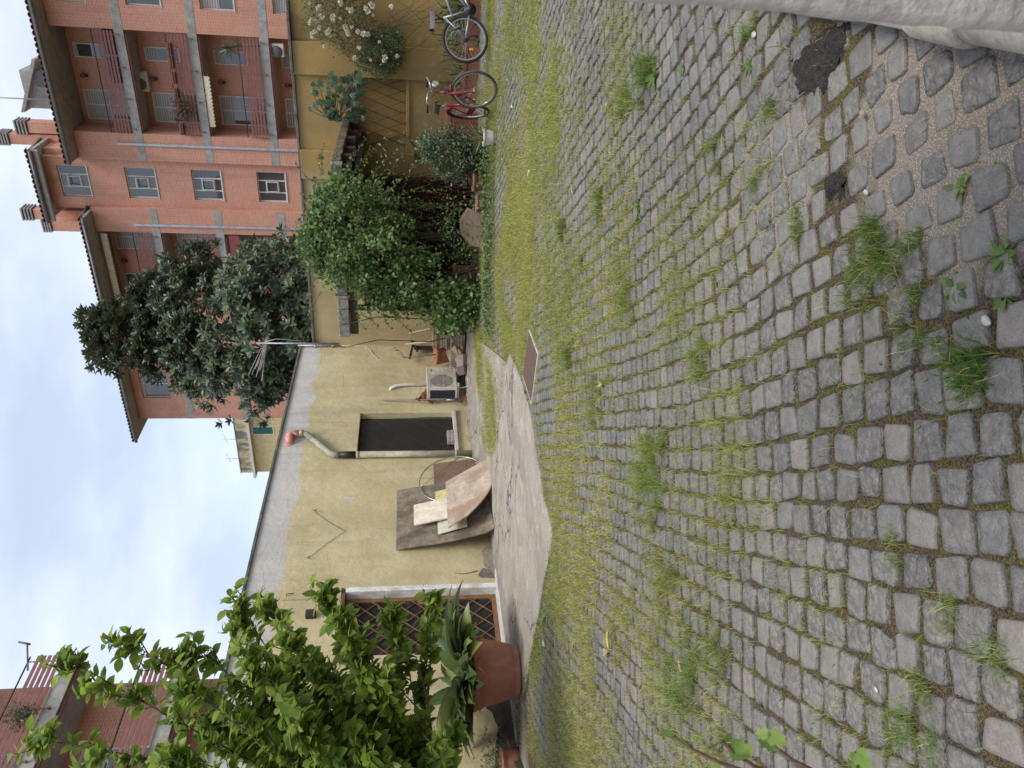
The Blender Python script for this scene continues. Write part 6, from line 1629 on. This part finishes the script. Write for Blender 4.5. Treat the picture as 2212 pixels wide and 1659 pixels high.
strap('arching spider plant growing in the white plastic pot', WPOT + (0, 0, .17), 44, .30, .028, leafmat('spider leaf', (.06, .10, .03), (.14, .20, .07), (.42, .42, .18), .3), .02, up=.5, nm='spider_plant')
# ---- aspidistra in the big pot
asp = thing('aspidistra', 'broad pointed dark leaves with dry tips filling the very large terracotta pot', 'plant', POTC + (0, 0, .55))
n = 130; a = r_.uniform(0, 2 * math.pi, n); rr = .30 * np.sqrt(r_.random(n)); lean = .35 + 1.9 * rr / .3 * r_.uniform(.5, 1.2, n)
P_ = POTC + np.stack([rr * np.cos(a), rr * np.sin(a), np.full(n, .55)], 1); d = np.stack([np.cos(a) * lean, np.sin(a) * lean, np.ones(n)], 1); d /= np.linalg.norm(d, axis=1, keepdims=True)
st_ = r_.uniform(.05, .34, n); PB = P_ + d * st_[:, None]
nn_ = np.stack([-np.cos(a), -np.sin(a), np.full(n, .9)], 1) + r_.normal(0, .75, (n, 3))
foliage(PB, d + np.stack([np.cos(a), np.sin(a), 0 * a], 1) * .25, nn_, r_.uniform(.40, .62, n), leaf_oval(.19, .5, .045, .42, 5), leafmat('aspidistra leaf', (.032, .062, .020), (.10, .15, .04), (.36, .38, .11), .25, .35, .5), asp, 140, seed=13)
m = MB()
for q0_, q1_ in zip(P_, PB): m.tube([q0_ - (0, 0, .05), q1_], .005, 4, False)
m.build('stalk', MAT_TWIG, asp)
P3 = POTC + np.stack([.34 * np.cos(a[:22]), .34 * np.sin(a[:22]), np.full(22, .62)], 1)
foliage(P3, np.stack([np.cos(a[:22]), np.sin(a[:22]), r_.uniform(-.8, .6, 22)], 1), rdir(22, .5), r_.uniform(.14, .26, 22), leaf_oval(.12, .6, .06, .4, 4), leafmat('dry leaf', (.24, .17, .08), (.45, .34, .18), None, .25, .7), asp, 30, name='dry_leaf', seed=14)
# ---- herb in the small pot
hb2 = thing('oregano', 'soft grey-green round-leaved herb in the small pot at the left edge', 'herb', sp_ + (-.05, 0, .25))
n = 520; P_ = sp_ + (-.05, .02, .34) + r_.normal(0, 1, (n, 3)) * (.13, .15, .09)
foliage(P_, rdir(n, .3), rdir(n, 1.2), r_.uniform(.022, .042, n), leaf_small(.42), leafmat('herb leaf', (.07, .11, .06), (.15, .21, .12), (.22, .28, .16), .3, .6), hb2, 200, seed=15)
# ---- close sprigs at the lower left, out of focus
fgp = thing('ivy_sprig', 'blurred light green ivy sprigs close to the camera at the left', 'ivy', ond(1700, 1830, 1.25) * (1, 1, 0))
m = MB(); LP, LD, LN, LS = [], [], [], []
gb = ond(1700, 1830, 1.25) * (1, 1, 0)
for (v, w, dpt, v0, w0) in ((1455, 1590, 1.15, 1640, 1760), (1560, 1600, 1.2, 1650, 1760), (1660, 1585, 1.1, 1700, 1740), (1850, 1625, 1.15, 1800, 1750), (1610, 1640, 1.1, 1680, 1740)):
    a, b, c_ = gb + (.02 * r_.normal(), 0, .0), ond(v0, w0, 1.2), ond(v, w, dpt); pts = bez(a, b, c_, 12); m.tube(pts, .0028, 5, False)
    for j in (8, 9, 10, 11, 11):
        if r_.random() < .75 or j == 11: LP.append(pts[j]); LD.append(r_.normal(0, .6, 3) + (pts[j] - pts[j-1]) * 4); LN.append(np.array((.3, -.5, .8)) + r_.normal(0, .4, 3)); LS.append(.030 * r_.uniform(.7, 1.3))
m.build('stem', pm('pinkish stem', (.20, .12, .08), .8, .2, 10), fgp)
foliage(LP, LD, LN, LS, leaf_lobed(), leafmat('young ivy', (.10, .19, .03), (.20, .32, .06), (.28, .38, .10), .45, .5), fgp, 60, seed=16)
# ------------------------------------------------------------------ grass and weeds in the joints
t = NT('grass blade'); c = t.attr('col', 'Color')
t.fin(c, .6, None, 0, .25)
tr = t.new('ShaderNodeBsdfTranslucent'); t.l.new(c, tr.inputs['Color']); mx = t.new('ShaderNodeMixShader'); mx.inputs['Fac'].default_value = .35
t.l.new(t.b.outputs[0], mx.inputs[1]); t.l.new(tr.outputs[0], mx.inputs[2]); t.l.new(mx.outputs[0], t.o.inputs['Surface'])
MAT_GRASS = t.m
r_ = np.random.default_rng(77)
def blades(P, H, W, lean, col, seed):
    """P (n,3) roots; three-segment curved blades"""
    r2 = np.random.default_rng(seed); n = len(P); a = r2.uniform(0, 2*math.pi, n); b = r2.uniform(0, 2*math.pi, n)
    side = np.stack([np.cos(a), np.sin(a), 0*a], 1) * (W / 2)[:, None]; ld = np.stack([np.cos(b), np.sin(b), 0*b], 1) * (lean * H)[:, None]
    z = np.array((0, 0, 1.))
    m1 = P + ld * .28 + z * (H * .5)[:, None]; tp = P + ld + z * (H * (1 - .35 * lean**2))[:, None]
    V = np.stack([P - side, P + side, m1 - side * .8, m1 + side * .8, tp], 1).reshape(-1, 3)
    k = np.arange(n)[:, None, None] * 5
    F = (np.array([(0, 1, 3), (0, 3, 2), (2, 3, 4)])[None] + k).reshape(-1, 3)
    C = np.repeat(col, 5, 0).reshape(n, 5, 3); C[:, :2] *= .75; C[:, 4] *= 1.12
    return V, F, C.reshape(-1, 3), tp
def heads(T, D, L, Rr, col):
    """foxtail seed heads: slim eight-sided spindles"""
    n = len(T); D = D / np.linalg.norm(D, axis=1, keepdims=True); e = np.cross(D, np.tile((.3, .2, 1.), (n, 1))); e /= np.linalg.norm(e, axis=1, keepdims=True); f = np.cross(D, e)
    mid = T + D * (L * .45)[:, None]
    V = np.stack([T, mid + e * Rr[:, None], mid + f * Rr[:, None], mid - e * Rr[:, None], mid - f * Rr[:, None], T + D * L[:, None]], 1).reshape(-1, 3)
    F = (np.array([(0, 2, 1), (0, 3, 2), (0, 4, 3), (0, 1, 4), (5, 1, 2), (5, 2, 3), (5, 3, 4), (5, 4, 1)])[None] + np.arange(n)[:, None, None] * 6).reshape(-1, 3)
    return V, F, np.repeat(col, 6, 0)
BAND = [(-5.4, 9.1), (-5.5, 10.0), (-5.1, 11.2), (-3.7, 10.2), (-2.3, 8.95), (-1.5, 9.4), (-1.0, 8.4), (-1.7, 7.3), (-2.4, 7.0), (-3.4, 7.9), (-4.2, 8.0), (-5.0, 8.25)]
STRIP = [(-7.3, 13.2), (-7.72, 12.3), (-8.2, 11.6), (-8.4, 10.9), (-8.1, 10.2), (-7.6, 9.8), (-6.7, 9.6), (-6.6, 10.2), (-6.8, 11.2), (-6.9, 12.4)]
def density(x, y):
    """tufts per sett joint, from bare near the pillar to rank in the middle of the yard"""
    n1 = np.array([nz(a, b, .9, 2.0) for a, b in zip(x, y)]); n2 = np.array([nz(a, b, 2.6, 5.0) for a, b in zip(x, y)])
    v = np.stack([x, y, 0*x], 1) - EYE; d = v @ fw; U = (v @ rt) / d              # U: -.5 left .. +.5 right
    D = .60 + 1.0 * n1 + .75 * n2
    D *= sstep(1.6, 3.6, d) * .9 + .14
    D *= 1 - .55 * sstep(.12, .42, U) * (1 - sstep(5.5, 7.5, d))
    D += .45 * sstep(3.2, 5.5, d) * (.5 + .9 * np.clip(n1 + .3, 0, 1)) * (1 - .6 * sstep(10.5, 12.5, d))
    D += .5 * sstep(-.05, -.35, U) * sstep(2.8, 4.2, d) * (.4 + np.clip(n2 + .4, 0, 1))
    return np.clip(D, .02, 1.7)
sx = np.array([s[4] for s in stones]); sy = np.array([s[5] for s in stones]); sdist = np.array([s[6] for s in stones])
dens = density(sx, sy)
cnt = r_.poisson(dens * 8.0 * np.where(sdist < 4, 1.15, 1.0))
ii = np.repeat(np.arange(len(stones)), cnt)
PT = []
for i in ii:
    cs, ct, L, W_ = stones[i][:4]; k = r_.integers(4); u = r_.uniform(-.5, .5)
    o = ((u * L, .5 * W_), (u * L, -.5 * W_), (.5 * L, u * W_), (-.5 * L, u * W_))[k]; w_ = warp(cs + o[0], ct + o[1]); PT.append((w_[0], w_[1]))
PT = np.array(PT); keep = ~in_poly(PT[:, 0], PT[:, 1], DRAIN) & ~in_poly(PT[:, 0], PT[:, 1], APRON)
PT = PT[keep]; td = dens[ii][keep]; dist = sdist[ii][keep]
nb = np.clip(r_.poisson(3 + 4.5 * td), 2, 16)
jj = np.repeat(np.arange(len(PT)), nb); n = len(jj)
tone = np.array([nz(a, b, .55, 9.0) for a, b in PT])[jj] + r_.normal(0, .3, n)
P_ = np.zeros((n, 3)); P_[:, :2] = PT[jj] + r_.normal(0, .009, (n, 2)) * (1 + .9 * (dist[jj] > 4))[:, None]; P_[:, 2] = gz(P_[:, 0], P_[:, 1]) - .016
far = sstep(3, 9, dist[jj]); H = (r_.gamma(4, .0130, n) * (.65 + .5 * td[jj]) + .010) * (1 - .42 * sstep(3.2, 7.5, dist[jj])); W_ = .0019 + .0028 * far
gcol = np.array((.30, .32, .075)); ycol = np.array((.52, .47, .17)); dry = np.array((.52, .42, .24)); fresh = np.array((.15, .215, .045))
f = np.clip(.45 + .55 * tone, 0, 1)[:, None]; COLr = gcol * (1 - f) + ycol * f
isd = r_.random(n) < .16; COLr[isd] = dry * r_.uniform(.6, 1.1, (isd.sum(), 1)); isf = r_.random(n) < .22; COLr[isf] = fresh
H[isd] *= .7
COLr *= r_.uniform(.85, 1.3, (n, 1))
sets = [blades(P_, H, W_, r_.uniform(.2, 1.25, n), COLr, 1)]
# seed heads on the taller stems
hs = np.where((H > .05) & (r_.random(n) < .12) & ~isd)[0]; T = sets[0][3][hs]; Dh = T - P_[hs]; HV = [heads(T, Dh + r_.normal(0, .01, Dh.shape), r_.uniform(.012, .028, len(hs)), .0022 + .0012 * r_.random(len(hs)), (COLr[hs] * .6 + np.array((.22, .24, .09)) * .4))]
# rank green bands
def fill(poly, per_m2, h, w, base, seed, nsd=.35):
    x0, y0 = np.min(poly, 0); x1, y1 = np.max(poly, 0); m_ = int((x1 - x0) * (y1 - y0) * per_m2); r3 = np.random.default_rng(seed)
    p = np.stack([r3.uniform(x0, x1, m_), r3.uniform(y0, y1, m_)], 1)
    q = p + r3.normal(0, .14, p.shape)
    ok_ = in_poly(q[:, 0], q[:, 1], poly) & ~in_poly(p[:, 0], p[:, 1], DRAIN) & ~in_poly(p[:, 0], p[:, 1], APRON); p = p[ok_]
    nn2 = np.array([nz(a, b, 1.4, seed) for a, b in p]); ok_ = r3.random(len(p)) < np.clip(.62 + nn2 * 1.7, .06, 1); p = p[ok_]; nn2 = nn2[ok_]; m_ = len(p)
    P3 = np.zeros((m_, 3)); P3[:, :2] = p; P3[:, 2] = gz(p[:, 0], p[:, 1]) - .01
    c3 = np.array(base) * r3.uniform(.7, 1.35, (m_, 1)) + np.clip(nn2, -.4, .6)[:, None] * np.array((.08, .05, .02)); c3 = np.clip(c3, .01, 1); dd = r3.random(m_) < .12; c3[dd] = ycol
    return blades(P3, h * r3.gamma(6, 1/6, m_), np.full(m_, w), r3.uniform(.2, 1.1, m_), c3, seed)
sets.append(fill(BAND, 3900, .065, .0040, (.34, .375, .08), 21))
sets.append(fill(STRIP, 5200, .085, .0045, (.27, .31, .06), 22))
# individual big clumps: (dx, dy, radius, blades, height, colour)
CL = [(1412, 1010, .26, 1300, .11, (.15, .19, .045)), (1395, 1055, .26, 800, .08, (.17, .19, .055)), (1925, 560, .11, 520, .085, (.10, .15, .03)), (1870, 590, .10, 420, .075, (.13, .17, .045)), (2095, 825, .07, 480, .085, (.06, .12, .02)), (2075, 790, .05, 200, .06, (.08, .14, .02)),
      (1870, 520, .10, 380, .07, (.09, .14, .03)), (1985, 715, .09, 380, .06, (.10, .14, .04)), (2130, 1440, .05, 150, .07, (.12, .17, .05)), (1990, 1490, .05, 150, .06, (.13, .17, .05)), (1500, 1440, .18, 800, .09, (.14, .18, .05)), (1560, 1400, .15, 600, .08, (.15, .18, .05)), (1480, 1490, .18, 700, .09, (.12, .17, .04)),
      (1540, 350, .08, 260, .06, (.12, .16, .04)), (1640, 385, .07, 260, .06, (.12, .16, .04)), (1400, 150, .15, 900, .10, (.085, .14, .03)), (1350, 230, .15, 600, .08, (.13, .17, .04)), (1670, 235, .06, 220, .06, (.10, .15, .03)), (1230, 770, .12, 420, .10, (.10, .16, .03)), (1215, 490, .15, 500, .09, (.12, .17, .04)),
      (1620, 60, .07, 240, .06, (.10, .15, .03)), (1720, 490, .06, 220, .06, (.12, .16, .04)), (1300, 420, .15, 500, .08, (.12, .17, .04)), (2050, 1330, .05, 160, .06, (.14, .18, .05)), (1520, 770, .12, 480, .08, (.14, .18, .05)), (1930, 1150, .05, 130, .06, (.13, .17, .05)), (1950, 1590, .06, 220, .07, (.13, .18, .05)), (2010, 1600, .06, 220, .07, (.13, .18, .05)),
      (1290, 880, .2, 700, .08, (.16, .18, .05)), (1350, 640, .2, 700, .08, (.15, .18, .05)), (1440, 1250, .2, 800, .09, (.17, .18, .06)), (1340, 1400, .25, 900, .05, (.20, .18, .07)), (1270, 1480, .3, 900, .045, (.20, .17, .07))]
for k, (v, w, rad, nb_, hh, cc) in enumerate(CL):
    c0 = gp(v, w); r3 = np.random.default_rng(100 + k); nc = max(3, nb_ // 60); cen = c0[:2] + r3.normal(0, rad * .5, (nc, 2)); pick = r3.integers(nc, size=nb_)
    p = np.zeros((nb_, 3)); p[:, :2] = cen[pick] + r3.normal(0, .016, (nb_, 2)); p[:, 2] = gz(p[:, 0], p[:, 1]) - .012
    c3 = np.array(cc) * r3.uniform(1.0, 2.0, (nb_, 1)); dd = r3.random(nb_) < .1; c3[dd] = ycol
    H3 = hh * (.72 if v > 1600 else 1.0) * r3.gamma(5, 1/5, nb_); sets.append(blades(p, H3, np.full(nb_, .0022 + .0012 * min(1, c0[1] / 8)), r3.uniform(.25, 1.3, nb_), c3, 200 + k))
    sel = np.where((r3.random(nb_) < .10) & (H3 > hh * .9))[0]; T = sets[-1][3][sel]
    if hh > .075 and len(sel): HV.append(heads(T, T - p[sel], r3.uniform(.018, .034, len(sel)), .0028 + 0 * T[:, 0], c3[sel] * .7 + np.array((.2, .24, .08)) * .3))
allv = [s[:3] for s in sets] + [h for h in HV]
off = 0; VV, FF, CC = [], [], []
for V, F, C in allv:
    VV.append(V); FF.append(F + off); CC.append(C); off += len(V)
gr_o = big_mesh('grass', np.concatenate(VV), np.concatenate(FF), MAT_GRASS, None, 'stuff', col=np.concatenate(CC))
tag(gr_o, 'yellow-green grass and seed heads growing between the cobbles', 'grass')
# small-leaved creeping weeds in the joints and along the edges
LP, LD, LN, LS = [], [], [], []
for _ in range(900):
    i = int(r_.integers(len(stones)))
    if sdist[i] > 7 or r_.random() > .15 + .5 * dens[i]: continue
    cs, ct, L, W_ = stones[i][:4]; w_ = warp(cs + r_.choice((-.5, .5)) * L, ct + r_.choice((-.5, .5)) * W_)
    for _ in range(int(r_.integers(5, 16))): LP.append((w_[0] + r_.normal(0, .016), w_[1] + r_.normal(0, .016), float(gz(*w_)) + .004 + .012 * r_.random())); LD.append(r_.normal(0, 1, 3) + (0, 0, .3)); LN.append(np.array((0, 0, 1.)) + r_.normal(0, .4, 3)); LS.append(.011 * r_.uniform(.6, 1.6))
for v, w, n, sp2 in [(1120 + 8 * r_.random(), w, 40, .07) for w in range(1510, 1650, 7)] + [(1165 - .28 * (w - 1380), w, 22, .05) for w in range(1385, 1510, 8)] + [(1054, w, 16, .06) for w in range(60, 330, 12)] + [(1068, w, 30, .08) for w in range(330, 720, 9)]:
    p = gp(v, w)
    for _ in range(n): q = p + r_.normal(0, sp2, 3) * (1, 1, .25); q[2] = max(q[2], p[2]) + .01; LP.append(q); LD.append(r_.normal(0, 1, 3) + (0, 0, .4)); LN.append(np.array((0, -.2, 1.)) + r_.normal(0, .4, 3)); LS.append(.022 * r_.uniform(.6, 1.5))
cwd = thing('creeping_weed', 'tiny-leaved creeping weeds in the joints and along the path edge', 'weed', (0, 3, 0)); cwd['kind'] = 'stuff'
foliage(LP, LD, LN, LS, leaf_small(.35), leafmat('weed leaf', (.055, .085, .025), (.12, .16, .045), (.19, .22, .08), .3, .6), cwd, 0, rest='weed_leaves', seed=30)
# broad-leaved rosettes: each one a plant
ROS = [(2167, 545, .075, 13, 'bright broad-leaved weed at the right bottom between dark cobbles'), (2062, 622, .075, 16, 'light green leafy weed beside the biggest grass tuft'), (2075, 405, .06, 14, 'pale leafy weed by the light mortar patch'), (1415, 168, .13, 26, 'dark bushy weed in the grass near the upper right'),
       (1618, 142, .06, 12, 'small flowering weed left of the black asphalt lump'), (1256, 574, .12, 22, 'dark green rosette weed in the middle distance below the climber'), (1584, 1134, .06, 18, 'ferny green weed tuft alone among clean cobbles'), (1378, 455, .10, 16, 'low leafy weed right of the rosette'), (2165, 648, .06, 14, 'fine weed tuft at the bottom edge of the picture'),
       (1475, 150, .06, 12, 'small leafy weed above the asphalt lump'), (1545, 610, .05, 10, 'small pale weed rosette in the middle of the cobbles'), (1235, 735, .12, 26, 'leafy weed clump beside the rusty drain cover')]
MAT_ROS = leafmat('rosette leaf', (.07, .13, .03), (.15, .23, .055), (.22, .30, .08), .35, .5)
for k, (v, w, L, n, lab) in enumerate(ROS):
    c0 = gp(v, w); o = thing('weed', lab, 'weed', c0); a = np.arange(n) * 2.4 + r_.random(); el = r_.uniform(.15, .9, n)
    foliage(np.tile(c0 + (0, 0, -.006), (n, 1)) + r_.normal(0, L * .12, (n, 3)) * (1, 1, 0), np.stack([np.cos(a), np.sin(a), el], 1), np.stack([-np.cos(a) * el, -np.sin(a) * el, np.ones(n)], 1) + r_.normal(0, .2, (n, 3)), r_.uniform(L * .4, L * .75, n), leaf_oval(.19, .3, .03, .55, 3), MAT_ROS, o, n, seed=40 + k)
# fallen leaves, pale stones and litter on the ground
MAT_FALL = {c_: leafmat('fallen ' + c_, a_, b_, None, .2, .65) for c_, a_, b_ in (('yellow', (.42, .34, .07), (.60, .50, .12)), ('tan', (.40, .28, .14), (.52, .38, .22)), ('green', (.22, .25, .09), (.34, .36, .15)), ('white', (.55, .52, .46), (.65, .62, .57)))}
FALL = [(1075 * 0 + 1176, 1353, .17, 'green', 'large curled pale green leaf lying at the path edge near the big pot'), (1182, 1395, .13, 'white', 'pale dry leaf just left of the large curled leaf'), (1322, 1358, .16, 'yellow', 'long yellow leaf on the cobbles in the left middle'), (1310, 1410, .12, 'tan', 'narrow dry leaf next to the long yellow leaf'),
        (1484, 1455, .09, 'tan', 'crumpled tan leaf among the nearer left cobbles'), (1204, 1193, .08, 'yellow', 'small yellow leaf by the wide end of the concrete path'), (1136, 843, .13, 'yellow', 'round yellow leaf on the edge of the drain cover'), (1074, 828, .12, 'yellow', 'yellow-green leaf on the far grass strip'), (1322, 218, .10, 'tan', 'tan leaf in the grass right of centre'),
        (1113, 225, .10, 'white', 'white scrap on the cobbles in front of the red bicycle'), (1147, 275, .10, 'tan', 'pale dry leaf left of the white scrap'), (1882, 241, .03, 'tan', 'tiny tan leaf on a big dark cobble'), (1241, 395, .10, 'tan', 'tan leaf in the middle of the right-hand grass'), (1150, 385, .12, 'white', 'pale scrap in the far grass below the pots'), (1092, 345, .08, 'tan', 'tan leaf by the ground ivy'),
        (1245, 1385, .10, 'tan', 'faded leaf in the dry grass left of the yellow leaf'), (1300, 830, .08, 'yellow', 'small yellow leaf in the grass below the drain cover')]
for k, (v, w, L, c_, lab) in enumerate(FALL):
    p = gp(v, w) + (0, 0, .022 if v > 1170 else .05); lv, lf = leaf_oval(.24, .1, .10, .5, 4)
    M = frames(np.array([[math.cos(k * 1.9), math.sin(k * 1.9), .05]]), np.array([[.1 * math.sin(k), .1, 1.]]))[0] * L
    me = bpy.data.meshes.new('fallen_leaf'); me.from_pydata(lv.tolist(), [], lf.tolist()); me.materials.append(MAT_FALL[c_])
    o = bpy.data.objects.new('fallen_leaf', me); COL.objects.link(o); mm = Matrix(M.tolist()).to_4x4(); mm.translation = Vector(p.tolist()); o.matrix_world = mm
    tag(o, lab, 'leaf', 'fallen leaves')
def pebble(v, w, s, lab, mat):
    p = gp(v, w); m = MB(); m.lathe([(0, 0), (s * .8, .0), (s, s * .2), (s * .8, s * .45), (s * .3, s * .6), (0, s * .62)], p + (0, 0, .003), 9); m.v = [(p[0] + (q[0] - p[0]) * (.75 + .5 * nz(q[0], q[1], 60, 3)), p[1] + (q[1] - p[1]) * (1.2 + .5 * nz(q[1], q[2], 60, 3)), q[2]) for q in m.v]; o = m.build('pebble', mat); tag(o, lab, 'pebble', 'pale pebbles on the cobbles')
MAT_PEB = pm('white pebble', (.46, .43, .39), .7, .15, 20, 90, .3)
pebble(2136, 694, .016, 'white oval pebble resting on a chipped cobble at the bottom', MAT_PEB); pebble(1632, 74, .018, 'pale stone on the cobbles above the asphalt lump', MAT_PEB); pebble(1874, 415, .011, 'small white pebble near the small asphalt dab', MAT_PEB); pebble(1896, 1490, .009, 'small white pebble among the lower left cobbles', MAT_PEB)
ch = gp(1122, 1400) + (0, 0, .03)
tag(MB().obox(ch, (.8, .6, 0), (-.6, .8, 0), (0, 0, 1), (.13, .03, .012)).build('wood_chip', pm('orange wood', (.48, .26, .10), .8)), 'small orange wood chip on the concrete beside the big pot', 'wood chip')
